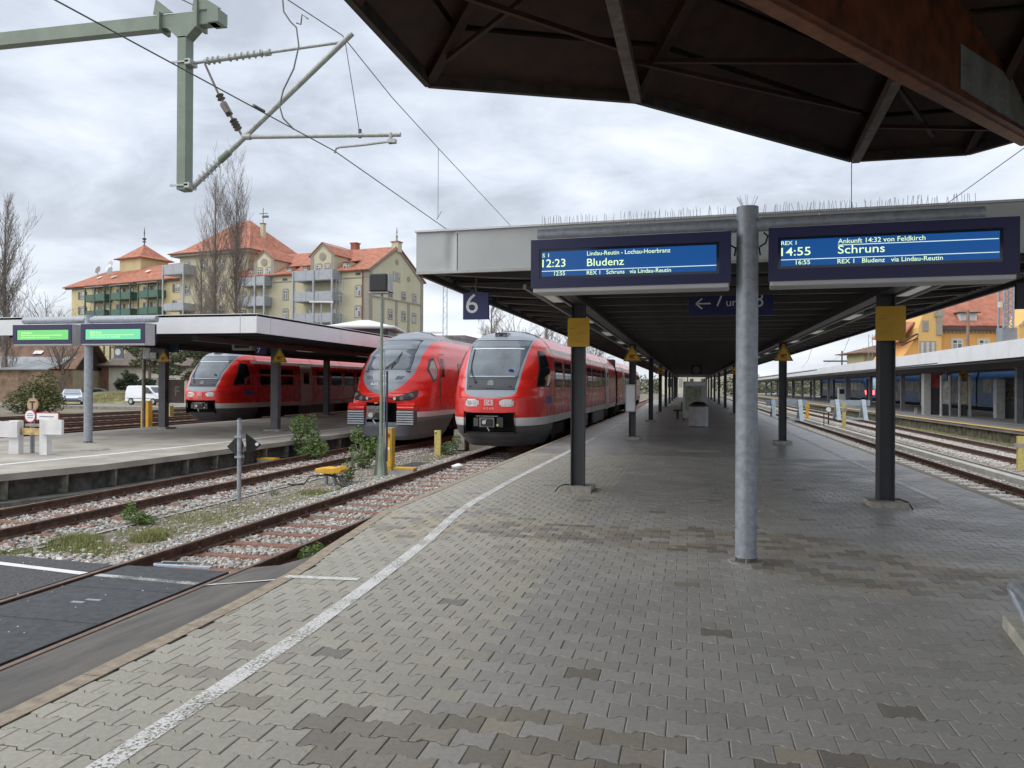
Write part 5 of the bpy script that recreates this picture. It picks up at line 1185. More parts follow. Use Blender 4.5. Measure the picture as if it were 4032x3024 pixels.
for i in (2, 3, 4, 5, 6, 7, 9): rafter(Vector((*EP[i], ZE + .02)), Vector(HUB) - Vector((0, 0, .10)), .11, .16, M_wood)
# big glulam beam crossing top right, with steel plate
rafter((0.40, 7.2, 5.16), (4.62, 12.45, 5.12), .16, .02, mat('glulam_lit_edge', (0.26, 0.10, 0.045), 0.5, 0, 0.25, 5), 'glulam_lit_soffit')  # lower strip in paler orange, the light on the underside put into its colour
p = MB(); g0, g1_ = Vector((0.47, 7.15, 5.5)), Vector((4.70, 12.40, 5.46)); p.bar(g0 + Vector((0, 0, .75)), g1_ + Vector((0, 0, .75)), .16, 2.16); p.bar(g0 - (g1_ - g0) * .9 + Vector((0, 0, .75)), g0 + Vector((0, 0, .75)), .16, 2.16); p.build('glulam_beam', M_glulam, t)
rafter((2.44, 12.80, 5.14), (2.29, 9.70, 5.22), .11, .14, mat('brace_timber', (0.16, 0.12, 0.10), 0.5, 0, 0.3, 8))
rafter((-0.63, 9.65, 5.17), (-0.70, 7.0, 5.28), .12, .14, mat('brace_timber', (0.16, 0.12, 0.10), 0.5, 0, 0.3, 8))
for a, b_ in (((-2.6, 8.4, 5.3), (-0.7, 6.8, 5.55)), ((-2.6, 6.6, 5.35), (-0.66, 8.6, 5.3)), ((-0.6, 8.9, 5.3), (2.2, 11.2, 5.32)), ((-0.4, 9.0, 5.33), (2.25, 9.7, 5.38)), ((2.3, 10.0, 5.3), (3.4, 12.4, 5.3)), ((2.35, 11.6, 5.25), (4.2, 12.0, 5.22)), ((-0.7, 7.4, 5.5), (.5, 6.3, 5.9))): rafter(a, b_, .05, .05, M_wood, 'brace')
p = MB(); p.prism([(.95, 0), (2.7, 0), (2.7, .44), (1.2, .44)], 'y', 0, .012)
pm_ = MB(); d_ = (g1_ - g0).normalized(); nrm = Vector((d_.y, -d_.x, 0))
A = g0 + d_ * 4.1 + nrm * .09 - Vector((0, 0, .30)); B = g0 + d_ * 6.7 + nrm * .09 - Vector((0, 0, .30))
pm_.add([A + Vector((0, 0, .05)), B, B + Vector((0, 0, .58)), A + Vector((0, 0, .58))], [(0, 1, 2, 3)]); 
for i in range(14):
    for j in range(4):
        c = A.lerp(B, (i + .5) / 14) + Vector((0, 0, .08 + .13 * j)); pm_.cyl(c, c + nrm * .01, .012, n=6)
pm_.build('nail_plate', mat('nail_plate_steel', (0.38, 0.40, 0.40), 0.45, 0.5, 0.15, 4), t)

# ------------------------------------------------------------------ catenary
YS = 12.11
t = thing('catenary_support', 'green steel drop post hanging from a cross beam with an overhead line cantilever', 'overhead line support', (-8.42, YS, 5))
p = MB(); p.box(-24, -7.82, YS - .09, YS + .09, 7.80, 8.03); p.build('cross_beam', M_green, t)
p = MB(); p.box(-8.9, -8.85, YS - .16, YS + .16, 7.75, 8.06); p.box(-7.95, -7.74, YS - .14, YS + .14, 7.80, 8.02); p.box(-8.18, -8.13, YS - .16, YS + .16, 7.74, 8.2)
p.prism([(-9.0, 8.04), (-8.62, 8.04), (-8.95, 8.30)], 'y', YS - .12, YS - .10); p.prism([(-8.25, 8.04), (-7.70, 8.02), (-8.2, 8.34)], 'y', YS - .12, YS - .10); p.build('clamp_plate', M_green, t)
p = MB(); p.box(-8.53, -8.37, YS - .11, YS + .11, 5.01, 7.62); p.prism([(-8.53, 7.6), (-8.37, 7.6), (-8.15, 7.80), (-8.75, 7.80)], 'y', YS - .11, YS + .11); p.build('drop_post', M_green, t)
def ins_ribs(p, a, b_, n, r_, mi=0):
    a, b_ = Vector(a), Vector(b_)
    for k in range(n): c = a.lerp(b_, (k + .5) / n); d = (b_ - a).normalized(); p.cyl(c - d * .008, c + d * .012, r_, r_ * .55, n=12, mi=mi)
p = MB(); p.cyl((-8.3, YS, 7.19), (-5.56, YS, 7.31), .027, n=12); ins_ribs(p, (-8.05, YS, 7.2), (-7.75, YS, 7.213), 3, .07); ins_ribs(p, (-7.65, YS, 7.22), (-6.95, YS, 7.25), 6, .068); p.cyl((-8.08, YS, 7.20), (-6.98, YS, 7.25), .042, n=12); p.cyl((-6.95, YS, 7.25), (-6.85, YS, 7.255), .06, n=8); p.build('top_arm', M_alu, t)
p = MB(); p.cyl((-8.28, YS, 5.08), (-5.38, YS, 7.44), .047, n=14); ins_ribs(p, (-8.15, YS, 5.19), (-7.80, YS, 5.47), 5, .085); p.cyl((-7.78, YS, 5.49), (-7.6, YS, 5.63), .06, n=12, mi=1); p.build('diagonal_tube', [M_alu, M_green], t)
p = MB(); p.cyl((-7.25, YS, 5.86), (-4.54, YS, 5.73), .036, n=12); p.cyl((-7.35, YS, 5.87), (-7.20, YS, 5.86), .055, n=8); p.cyl((-4.70, YS - .02, 5.76), (-4.70, YS - .02, 5.60), .03, n=8); p.box(-4.75, -4.62, YS - .05, YS + .05, 5.60, 5.66); p.build('registration_tube', M_alu, t)
p = MB(); p.tube([(-4.72, YS, 5.63), (-5.2, YS, 5.60), (-5.60, YS, 5.59), (-5.66, YS, 5.57), (-5.68, YS, 5.50)], .02, 8); p.build('steady_arm', M_alu, t)
p = MB(); p.cyl((-8.07, YS, 7.15), (-7.80, YS, 6.60), .02, n=8); p.cyl((-7.80, YS, 6.60), (-7.36, YS, 5.88), .022, n=8); ins_ribs(p, (-7.80, YS, 6.62), (-7.74, YS, 6.50), 2, .07); p.cyl((-7.72, YS, 6.46), (-7.60, YS, 6.26), .06, n=10, mi=1); ins_ribs(p, (-7.54, YS, 6.17), (-7.42, YS, 5.98), 4, .07); p.cyl((-7.70, YS - .05, 6.42), (-7.6, YS - .05, 6.27), .05, n=6, mi=1); p.build('stay_with_insulator', [M_ceram, M_ceram], t)
p = MB(); p.box(-8.64, -8.3, YS - .14, YS - .11, 7.165, 7.195); p.box(-8.37, -8.27, YS - .14, YS + .08, 7.13, 7.22); p.box(-8.64, -8.3, YS - .14, YS - .11, 5.065, 5.095); p.box(-8.37, -8.27, YS - .14, YS + .08, 5.03, 5.12); p.build('bracket', M_alu, t)
p = MB(); p.cyl((-5.50, YS, 7.27), (-5.24, YS, 5.78), .007, n=5); p.cyl((-5.24, YS, 5.72), (-5.24, YS, 5.86), .03, n=8); p.build('hanger_wire', M_wire, t)
def wire(nm, label, pts, r_, m=None, kids=()):
    tt = thing(nm, label, 'overhead wire', pts[0]); p = MB(); p.tube(pts, r_, 6); p.build('wire', m or M_wire, tt)
    for kn, kp, kr in kids: p = MB(); p.tube(kp, kr, 5); p.build(kn, m or M_wire, tt)
    return tt
cw = [(-6.5, 0, 5.5), (-6.15, 6.7, 5.5), (-5.68, 12.11, 5.53), (-5.76, 18.4, 5.5), (-5.6, 40, 5.5), (-5.5, 75, 5.5), (-5.7, 130, 5.5)]
ms = [(-6.2, 0, 7.0), (-5.85, 10.2, 7.33), (-5.56, 12.11, 7.42), (-5.62, 14.5, 7.26), (-5.64, 17.5, 7.15), (-5.64, 25, 6.88), (-5.6, 45, 6.4), (-5.5, 75, 7.2), (-5.6, 130, 6.4)]
wire('contact_wire', 'lower overhead wire running towards the trains from the top left', cw, .009, kids=[('wire_joint', [(-5.85, 9.9, 5.53), (-5.83, 10.15, 5.53)], .022)])
wire('messenger_wire', 'upper overhead wire sagging from the cantilever towards the canopy', ms, .008, kids=[('dropper', [(-5.64, 17.5, 7.15), (-5.64, 17.5, 5.55), (-5.66, 17.45, 5.50), (-5.6, 17.5, 5.62), (-5.56, 17.5, 5.7)], .006), ('dropper', [(-5.6, 30, 6.75), (-5.65, 30, 5.5)], .006), ('dropper', [(-5.6, 45, 6.4), (-5.6, 45, 5.5)], .006)])
wire('jumper_cable', 'curved jumper cable hanging between the two overhead wires beside the cantilever', [(-5.97, 10.9, 7.50), (-5.95, 10.9, 7.29), (-5.84, 10.9, 7.13), (-5.74, 10.9, 7.03), (-5.70, 10.9, 6.75), (-5.78, 10.9, 6.42), (-5.95, 10.9, 6.11), (-6.01, 10.9, 5.88), (-5.95, 10.9, 5.69), (-5.80, 10.95, 5.53)], .013, mat('grey_cable', (0.17, 0.18, 0.18), 0.5, 0, 0), kids=[('clip_wire', [(-5.74, 10.9, 7.10), (-5.67, 10.9, 7.07), (-5.65, 10.9, 7.22), (-5.55, 10.9, 7.14)], .012)])
wire('left_beam_wire', 'short overhead wire crossing above the green beam at the top left', [(-11.5, 0, 7.9), (-9.1, 12.11, 8.6), (-8.2, 12.2, 8.15)], .01)
wire('messenger_wire', 'thin overhead wire above the right hand tracks at the top right', [(6, 8, 6.15), (6.0, 20, 6.1), (6, 40, 6.0), (6, 60, 6.3), (6, 120, 6.0)], .009)
wire('tension_wire', 'thin vertical wire dropping from the timber roof tip to the canopy', [(2.41, 12.95, 5.2), (2.41, 12.95, 3.7)], .006)

# ------------------------------------------------------------------ canopy of platform 7
c7 = thing('platform_canopy', 'long white fascia canopy over platform 7 in the middle distance', 'platform canopy', (-17.1, 21.2, 0))
CL, CR, CY = -21.6, -12.36, 21.17
p = MB(); xs_ = [CL, -17.8, -12.9, CR]
for a, c in zip(xs_, xs_[1:]): p = MB(); p.box(a + .008, c - .008, CY, CY + .04, 3.21, 3.78); p.build('fascia_panel', M_white, c7)
y = CY
for L in (.8, 5, 5, 5, 5, 5, 5, 10, 20, 30): 
    for x in (CR, CL): p = MB(); p.box(x - .04, x, y + .01, y + L - .01, 3.21, 3.78); p.build('fascia_panel', M_white, c7)
    y += L
p = MB(); p.box(CL, CR, CY, y, 3.70, 3.76); p.build('roof_deck', M_greyw, c7)
p = MB(); p.box(CL + .05, CR - .05, CY + .05, y, 3.30, 3.34); p.build('ceiling', M_roofslat, c7)
for yy in np.arange(CY + .6, 110, 1.4): p = MB() if yy == CY + .6 else p; p.box(CL + .06, CR - .06, yy - .04, yy + .04, 3.17, 3.3)
p.build('rafters', M_roofslat, c7)
for xc in (-14.75, -19.4):
    p = MB(); p.box(xc - .1, xc + .1, CY + .5, y, 3.02, 3.2); p.build('main_beam', M_dark, c7)
    yy = 26.6
    while yy < 112:
        p = MB(); p.box(xc - .14, xc + .14, yy - .12, yy + .12, .06, 3.03); cpl = p.build('column', mat('column_grey', (0.10, 0.10, 0.11), 0.5, 0, 0.15, 3), c7)
        p = MB(); p.box(xc - .32, xc + .32, yy - .32, yy + .32, -.01, .065); p.build('plinth', M_conc, c7); yy += 13.9
for yy in (30, 36, 42, 48): p = MB(); p.box(-15.4, -15.2, yy - .6, yy + .6, 3.05, 3.1); p.build('lamp', MATS['lamp_diffuser'], c7)

g2 = gantry((-16.82, 19.7, 0), 0, 3.66, -2.2, 2.22, 3.52, .115, 'galvanised post on platform 7 carrying two green lit displays', ar=.095)
M_lcdg = mat('lcd_green', (0.1, 0.3, 0.1), 0.3, 0, 0, emit=(0.055, 0.23, 0.06), estr=1.0); M_lcdg2 = mat('lcd_mint', (0.1, 0.3, 0.2), 0.3, 0, 0, emit=(0.045, 0.25, 0.12), estr=1.0)
M_lg = mat('lcd_green_text', (0.5, 0.7, 0.3), 0.3, 0, 0, emit=(0.26, 0.50, 0.14), estr=1.0)
SG = .00195; rows = [('DIG-Stmk.', 155, 134, 28, 190), ('Bitte Lautsprecheransagen beachten', 155, 164, 17, 705), ('Informationen am Aushang', 155, 196, 17, 485)]
display('left green lit display over platform 7', (-16.82, 19.7, 0), 0, -2.36, -.36, 2.83, 3.385, 0, rows, SG, [], (80, 965, 80, 222), M_lcdg, M_lg, .24, arm=1)
display('right green lit display over platform 7', (-16.82, 19.7, 0), 0, -.06, 2.02, 2.83, 3.39, 0, rows, SG * 1.03, [], (80, 965, 80, 222), M_lcdg2, M_lg, .24, arm=1)
notice_m = M_navys
numsign('small navy sign with white 7 hanging from the platform 7 canopy', -15.21, -14.79, 2.78, 3.05, 26.0, '7', [('7', -15.15, 2.83, .18, .14)], 3.3)
t = thing('wall_monitor', 'square dark monitor in a pale frame under the platform 7 canopy', 'monitor', (-15.7, 26, 3)); p = MB(); p.box(-16.1, -15.32, 25.9, 26.2, 2.93, 3.5); p.build('frame', mat('pale_green_frame', (0.35, 0.40, 0.36), 0.5, 0, 0.1), t); p = MB(); p.box(-16.0, -15.42, 25.885, 25.9, 3.0, 3.44); p.build('screen', M_blackp, t); p = MB(); p.cyl((-15.7, 26.05, 3.5), (-15.7, 26.05, 3.7), .03); p.build('hanger', M_dark, t)
t = thing('blue_sign', 'plain dark blue sign hanging beside the clock on platform 7', 'sign', (-19.5, 26.9, 2.9)); p = MB(); p.box(-20.12, -18.9, 26.75, 26.82, 2.90, 3.36); p.build('board', mat('blue_grey_sign', (0.035, 0.06, 0.11), 0.4, 0, 0.1), t); p = MB(); p.cyl((-19.5, 26.78, 3.3), (-19.5, 26.78, 3.7), .02); p.build('hanger', M_dark, t)
t = thing('platform_clock', 'square cased clock with pale dial on platform 7', 'clock', (-20.2, 27, 2.6)); p = MB(); p.box(-20.56, -19.88, 26.85, 27.05, 2.63, 3.17); p.build('case', mat('clock_case', (0.08, 0.11, 0.14), 0.4, 0, 0.1), t); p = MB(); p.box(-20.50, -19.93, 26.835, 26.85, 2.67, 3.13); p.build('dial', mat('clock_dial', (0.55, 0.57, 0.57), 0.3, 0, 0), t)
p = MB()
for k in range(12): a = R(30 * k); p.box(-20.215 + .21 * math.sin(a) - .012, -20.215 + .21 * math.sin(a) + .012, 26.828, 26.836, 2.90 + .19 * math.cos(a) - .012, 2.90 + .19 * math.cos(a) + .012)
p.bar((-20.215, 26.83, 2.9), (-20.13, 26.83, 3.0), .004, .02); p.bar((-20.215, 26.83, 2.9), (-20.22, 26.83, 2.72), .004, .014); p.build('hands_and_marks', M_blackp, t)
p = MB(); p.cyl((-20.2, 26.95, 3.17), (-20.2, 26.95, 3.75), .03); p.build('hanger', M_dark, t)
t = thing('slim_post', 'slim weathered post on the far side of platform 7', 'post', (-21.1, 27.7, 0)); p = MB(); p.cyl((-21.1, 27.7, -.5), (-21.1, 27.7, 2.65), .07, n=10); p.build('post', mat('brown_grey_post', (0.22, 0.20, 0.17), 0.7, 0, 0.2), t)
t = thing('signal_plate', 'brown plate with a letter F fixed beside the platform 7 column', 'sign', (-18.8, 26.8, 1)); p = MB(); p.box(-19.22, -18.55, 26.6, 26.64, .98, 1.86); p.build('plate', mat('dark_brown_plate', (0.10, 0.075, 0.06), 0.6, 0, 0.2, 4), t); text('lettering', 'F', mat('dull_letter', (0.26, 0.2, 0.16), 0.6, 0, 0), t, (-18.93, 26.595, 1.25), (1, 0, 0), (0, 0, 1), .36, .2, .0, bold=.03)
p = MB(); p.box(-19.3, -19.2, 26.6, 26.7, 1.2, 1.6); p.build('bracket', M_dark, t)
warn(-14.5, 26.42, 2.50, .52, .62, 'yellow warning triangle in front of the nearer platform 7 column')
warn(-19.28, 26.42, 2.52, .42, .56, 'yellow warning triangle beside the clock on platform 7')
t = thing('round_sign_half', 'small pale round sign peeking from behind the post of platform 7', 'sign', (-17.1, 21, 2.5)); p = MB(); p.box(-17.45, -17.12, 21.5, 21.53, 2.48, 2.80); p.build('board', mat('blue_grey_board', (0.16, 0.2, 0.26), 0.5, 0, 0), t); p = MB(); p.cyl((-17.30, 21.49, 2.68), (-17.30, 21.5, 2.68), .1, n=16); p.build('disc', M_text, t)

# ------------------------------------------------------------------ white wooden buffer stop on platform 7 with round signs
t = thing('old_buffer_stop', 'weathered white painted buffer stop standing on the near end of platform 7', 'buffer stop', (-15.5, 16.3, 0))
M_wood_w = mat('peeling_white_paint', (0.78, 0.77, 0.76), 0.7, 0, 0.1, 2.2, 0.2, col2=(0.62, 0.61, 0.62), dirt=0.35)
X0 = lambda f: -16.85 + f
p = MB(); p.box(-15.92, -15.64, 16.05, 16.2, -.02, .80); p.build('post', M_wood_w, t); p = MB(); p.box(-15.05, -14.84, 16.05, 16.2, -.02, .84); p.build('post', M_wood_w, t)
p = MB(); p.box(-16.30, -15.60, 15.97, 16.04, .40, .78); p.build('buffer_board', M_wood_w, t); p = MB(); p.box(-14.95, -14.36, 15.97, 16.04, .49, .84); p.build('buffer_board', M_wood_w, t)
p = MB(); p.box(-15.62, -15.02, 16.10, 16.2, .46, .62); p.build('yellow_beam', mat('rusty_yellow', (0.55, 0.40, 0.18), 0.7, 0, 0.35, 6), t); p = MB(); p.box(-15.6, -15.0, 16.2, 16.3, .66, .72); p.build('rear_beam', M_conc, t)
def disc_sign(label, x, y, z, r_, rim, face, marks, cat='sign', pole=None):
    t = thing('round_sign', label, cat, (x, y, z)); p = MB(); p.cyl((x, y, z), (x, y + .02, z), r_, n=28); p.build('disc', rim, t); p = MB(); p.cyl((x, y - .004, z), (x, y - .001, z), r_ * .86, n=28); p.build('face', face, t)
    p = MB()
    for (a, b_, c, d) in marks: p.box(x + a * r_, x + b_ * r_, y - .008, y - .005, z + c * r_, z + d * r_)
    p.build('marking', M_blackp if marks and len(marks) == 2 else mat('grey_print', (0.2, 0.2, 0.22), 0.5, 0, 0), t)
    if pole: p = MB(); p.cyl((x, y + .04, z - pole), (x, y + .04, z + r_ + .08), .025); p.build('post', M_galv, t)
    return t
disc_sign('round tan sign with a dark T mark above the white buffer stop', -15.58, 16.4, 1.18, .16, mat('tan_rim', (0.42, 0.28, 0.15), 0.6, 0, 0.1), mat('tan_face', (0.50, 0.34, 0.18), 0.6, 0, 0.1), [(-.5, .5, .28, .5), (-.14, .14, -.6, .28)], pole=1.2)
disc_sign('round white prohibition sign with red rim behind the white buffer stop', -15.60, 16.35, .90, .16, mat('sign_red_rim', (0.45, 0.05, 0.06), 0.5, 0, 0), M_text, [(-.5, .5, .3, .4), (-.6, .6, .02, .12), (-.5, .5, -.3, -.2)], pole=.9)
t = thing('red_framed_plate', 'white rectangular plate with red frame behind the white buffer stop', 'sign', (-16.2, 17.2, 1.05)); p = MB(); p.box(-15.42, -14.78, 16.35, 16.37, .80, .99); p.build('frame', mat('sign_red_rim', (0.45, 0.05, 0.06), 0.5, 0, 0), t); p = MB(); p.box(-15.40, -14.80, 16.34, 16.35, .82, .97); p.build('face', M_text, t); p = MB(); p.box(-15.32, -14.92, 16.334, 16.34, .885, .905); p.build('print', mat('grey_print', (0.2, 0.2, 0.22), 0.5, 0, 0), t); p = MB(); p.cyl((-15.1, 16.4, 0), (-15.1, 16.4, .85), .02); p.build('post', M_galv, t)

# ------------------------------------------------------------------ small trackside things
t = thing('loudspeaker_mast', 'green tapered mast with a black loudspeaker on top between the tracks', 'mast', (-7.50, 18.75, -.6))
p = MB(); p.lathe([(.20, 0), (.20, .03), (.12, .05), (.10, .35), (.06, .80), (.045, 1.0), (.040, 1.6), (.036, 4.6)], (-7.50, 18.75, -.6), 12); p.build('pole', M_green, t)
p = MB()
for k in range(4): a = R(45 + 90 * k); p.add([(-7.5 + .19 * math.cos(a), 18.75 + .19 * math.sin(a), -.57), (-7.5 + .05 * math.cos(a), 18.75 + .05 * math.sin(a), -.57), (-7.5 + .05 * math.cos(a), 18.75 + .05 * math.sin(a), .45), (-7.5 + .09 * math.cos(a), 18.75 + .09 * math.sin(a), .4)], [(0, 1, 2, 3)])
for k in range(11): s_ = -1 if k % 2 else 1; p.cyl((-7.5, 18.75, .9 + k * .27), (-7.5 + s_ * .09, 18.75, .9 + k * .27), .006, n=4)
p.build('foot_fins', M_green, t)
p = MB(); p.cyl((-7.33, 18.7, -.2), (-7.33, 18.7, 2.05), .028, n=8); p.build('side_conduit', mat('blue_black_tube', (0.03, 0.04, 0.07), 0.5, 0, 0), t); p = MB(); p.cyl((-7.40, 18.7, -.2), (-7.40, 18.7, 2.5), .018, n=8); p.build('thin_conduit', M_galv, t)
p = MB(); p.box(-7.78, -7.32, 18.60, 18.92, 4.03, 4.47); s_ = p.build('speaker_box', M_blackp, t, bevel=.03)
p = MB(); p.box(-7.82, -7.28, 18.65, 18.95, 3.99, 4.03); p.box(-7.31, -7.28, 18.65, 18.95, 4.0, 4.48); p.build('bracket', M_plast, t)
def cabinet(label, x, y, w_, d_, h_, extra=True):
    t = thing('yellow_cabinet', label, 'cabinet', (x, y, ZG)); p = MB(); p.box(x - w_ / 2, x + w_ / 2, y, y + d_, ZG, ZG + h_); p.build('case', mat('worn_yellow_case', (0.60, 0.36, 0.04), 0.6, 0, 0.2, 3, 0.1, dirt=0.3), t)
    p = MB(); p.box(x - w_ / 2 - .01, x + w_ / 2 + .01, y - .01, y + d_ + .01, ZG + h_, ZG + h_ + .025); p.build('lid', mat('faded_lid', (0.45, 0.38, 0.25), 0.7, 0, 0.1), t)
    p = MB(); p.box(x - w_ / 2 + .03, x + w_ / 2 - .03, y - .012, y - .001, ZG + .1, ZG + h_ * .74); p.build('door', M_yel, t); p = MB()
    p.cyl((x, y - .015, ZG + h_ * .84), (x, y - .001, ZG + h_ * .84), .06, n=14); p.build('lock_rosette', mat('rust_spot', (0.2, 0.08, 0.03), 0.7, 0, 0), t)
    p = MB(); p.box(x - .05, x + .05, y - .018, y - .012, ZG + h_ * .50, ZG + h_ * .56); p.build('label_plate', M_text, t); return t
cabinet('tall yellow trackside cabinet just right of the green mast', -7.88, 20.2, .20, .26, 1.12)
cabinet('yellow box beyond platform 7 to the left of the clock post', -25.7, 33.8, .42, .3, 1.45)
t = thing('small_signal', 'low pale and orange signal box beside the yellow box beyond platform 7', 'signal', (-23.9, 33.5, -.6)); p = MB(); p.box(-24.6, -24.1, 33.5, 33.8, .15, .65); p.build('lower_box', M_palyel, t); p = MB(); p.box(-24.55, -24.15, 33.5, 33.8, .80, 1.10); p.build('upper_box', M_yel, t); p = MB(); p.cyl((-24.35, 33.65, -.6), (-24.35, 33.65, .9), .06); p.build('post', M_conc, t)
t = thing('yellow_post', 'short pale yellow post on the verge left of the nearest train', 'post', (-8.05, 25.1, -.6)); p = MB(); p.box(-8.14, -7.93, 25.0, 25.1, ZG, .22); p.build('post', M_palyel, t); p = MB(); p.box(-8.12, -8.05, 24.985, 25, .12, .15); p.build('slot', M_black, t)
t = thing('rusty_stake', 'rusty steel section and old concrete block standing between the two train noses', 'post', (-8.0, 27, -.6)); p = MB(); p.box(-7.95, -7.55, 27, 27.15, ZG, .6); p.build('steel_section', M_rust, t); p = MB(); p.box(-7.98, -7.60, 26.7, 26.9, ZG + .05, .15); p.build('weathered_block', M_conc, t); p = MB(); p.cyl((-7.75, 25.9, ZG), (-7.75, 25.9, -.36), .13, n=14); p.build('white_bucket', M_text, t)
t = thing('junction_box', 'yellow mushroom topped cable junction box with black cables beside the mast', 'junction box', (-8.0, 16.9, -.6))
p = MB(); p.prism([(-8.36, -.30), (-8.32, -.22), (-8.1, -.19), (-7.95, -.20), (-7.72, -.16), (-7.66, -.24), (-7.72, -.31), (-8.0, -.34)], 'y', 16.8, 17.15); p.build('yellow_cap', M_yel, t, bevel=.02)
for x in (-8.13, -7.92): p = MB(); p.cyl((x, 16.97, -.6), (x, 16.97, -.3), .05, n=10); p.build('leg', M_galv, t)
p = MB()
for k in range(7):
    a = rnd.uniform(-.2, .2); x1 = rnd.choice((-8.9, -8.6, -6.95, -7.1, -7.3)) + rnd.uniform(-.1, .1); y1 = 16.8 + rnd.uniform(-.5, .6)
    p.tube([(-8.05 + a * .5, 16.9, -.36), (-8.1 + a + (x1 + 8) * .35, 16.85, -.40), ((x1 - 8) / 2 + a, (16.9 + y1) / 2 - .1, -.56), (x1, y1, -.57), (x1 + (0.8 if x1 > -8 else -.1), y1 + .8, -.575)], .017, 6)
p.build('cable', M_blackp, t)
for (lab, x, y) in (('low yellow topped block beside the far rail near the sign post', -11.62, 20.4), ('low yellow topped block near the green mast foot', -6.98, 18.95)):
    t = thing('yellow_block', lab, 'marker block', (x, y, ZG)); p = MB(); p.box(x - .26, x + .26, y, y + .30, ZG, ZG + .17); p.build('base', M_plast, t); p = MB(); p.box(x - .27, x + .27, y - .01, y + .31, ZG + .17, ZG + .215); p.build('cap', M_yel, t)
t = thing('diamond_marker', 'galvanised post with black diamond sign boards between the tracks', 'signal sign', (-8.68, 14.24, -.6)); p = MB(); p.cyl((-8.68, 14.24, ZG - .05), (-8.68, 14.24, 1.0), .042, n=16); p.cyl((-8.68, 14.24, 1.0), (-8.68, 14.24, 1.03), .044, .02, n=16, mi=1); p.build('post', [M_galv, M_blackp], t)
p = MB(); p.add([(-8.68 + a, 14.30 + c, z) for a, c, z in ((-.31, 0, .45), (-.05, .02, .22), (.04, .03, .48), (-.05, .02, .72), (-.31, .015, .45), (-.05, .035, .22), (.04, .045, .48), (-.05, .035, .72))], [(0, 1, 2, 3), (4, 5, 6, 7), (0, 1, 5, 4), (1, 2, 6, 5), (2, 3, 7, 6), (3, 0, 4, 7)]); p.build('diamond_board', M_blackp, t)
p = MB(); p.add([(-8.68 + a, 14.30 + c, z) for a, c, z in ((.04, .1, .72), (.05, .12, .26), (.28, .28, .48), (.04, .12, .72), (.05, .14, .26), (.28, .30, .48))], [(0, 1, 2), (3, 4, 5), (0, 1, 4, 3), (1, 2, 5, 4), (2, 0, 3, 5)]); p.build('diamond_board', M_blackp, t)
p = MB(); p.cyl((-8.43, 14.46, .5), (-8.43, 14.48, .5), .035, n=10); p.build('pale_dot', M_text, t)
p = MB(); [p.box(-8.75, -8.61, 14.18, 14.32, z - .02, z + .02) for z in (.66, .26)]; p.build('clamp', M_galv, t)
t = thing('plastic_bag', 'crumpled white bag lying on the sleepers before the nearest train', 'litter', (-5.95, 20.3, -.5)); p = MB()
import itertools
pts = []; n_ = 10
for i in range(7):
    for j in range(n_): a = 2 * math.pi * j / n_; r_ = math.sin(math.pi * (i + .3) / 6.8) * rnd.uniform(.75, 1.2); pts.append((-5.95 + .17 * r_ * math.cos(a), 20.3 + .13 * r_ * math.sin(a), -.53 + .16 * i / 6 + rnd.uniform(-.01, .01)))
p.add(pts, [(i * n_ + j, i * n_ + (j + 1) % n_, (i + 1) * n_ + (j + 1) % n_, (i + 1) * n_ + j) for i in range(6) for j in range(n_)], 0, True); p.build('bag', M_text, t)
tag(MB().box(-7.9, -6.8, 20.7, 22.3, ZG, ZG + .035).build('steel_cover', mat('cover_dark', (0.06, 0.055, 0.055), 0.7, 0.2, 0.2)), 'flat dark steel trough cover on the verge beyond the green mast', 'cover plate')

# ------------------------------------------------------------------ right hand side
def buffer_stop(label, xc, yc):
    t = thing('steel_buffer_stop', label, 'buffer stop', (xc, yc, ZR), 'steel buffer stops on the right hand tracks')
    M_bs = mat('pale_steel_paint', (0.36, 0.42, 0.47), 0.5, 0.2, 0.12, 3)
    for s_ in (-1, 1):
        p = MB(); x = xc + s_ * .80; p.prism([(yc - 1.0, ZR), (yc - .75, ZR), (yc + .1, .92), (yc - .12, .92)], 'x', x - .12, x + .12); p.prism([(yc + .9, ZR), (yc + 1.1, ZR), (yc + .1, .6), (yc, .5)], 'x', x - .08, x + .08); p.build('side_frame', M_bs, t)
    p = MB(); p.box(xc - 1.2, xc + 1.2, yc - .10, yc + .1, .52, .88); p.build('buffer_beam', M_bs, t); p = MB(); p.box(xc - .8, xc + .8, yc - .8, yc - .7, ZR + .02, ZR + .16); p.build('cross_tie', M_bs, t); return t
buffer_stop('steel buffer stop behind the second right column', 6.0, 52.5); buffer_stop('steel buffer stop left of the nearest right column', 10.2, 55)
for (lab, x, y, h_, m_) in (('orange post just right of the first buffer stop', 7.8, 56.5, 1.35, M_yel), ('yellow and pale post in front of the second buffer stop', 8.35, 46.6, 1.45, M_palyel), ('pale yellow post at the right edge beside the track', 8.95, 24.4, .98, M_palyel)):
    t = thing('marker_post', lab, 'post', (x, y, ZG)); p = MB(); p.box(x - .09, x + .09, y, y + .12, ZG, ZG + h_); p.build('post', m_, t); p = MB(); p.box(x - .16, x + .16, y - .01, y + .14, ZG + h_ * .68, ZG + h_ * .80); p.build('plate', m_ if m_ is not M_palyel else M_conc, t)
t = thing('ground_signal', 'small white topped ground signal between the right tracks', 'signal', (7.85, 48.5, ZG)); p = MB(); p.cyl((7.85, 48.5, ZG), (7.85, 48.5, .35), .04, n=8); p.cyl((7.6, 48.5, ZG), (7.6, 48.5, .2), .03, n=8); p.build('post', M_rust, t); p = MB(); p.cyl((7.85, 48.44, .42), (7.85, 48.56, .42), .13, n=14); p.build('head', M_text, t); p = MB(); p.box(7.2, 8.4, 48.2, 48.9, ZG, ZG + .06); p.build('base', M_sleepw, t)

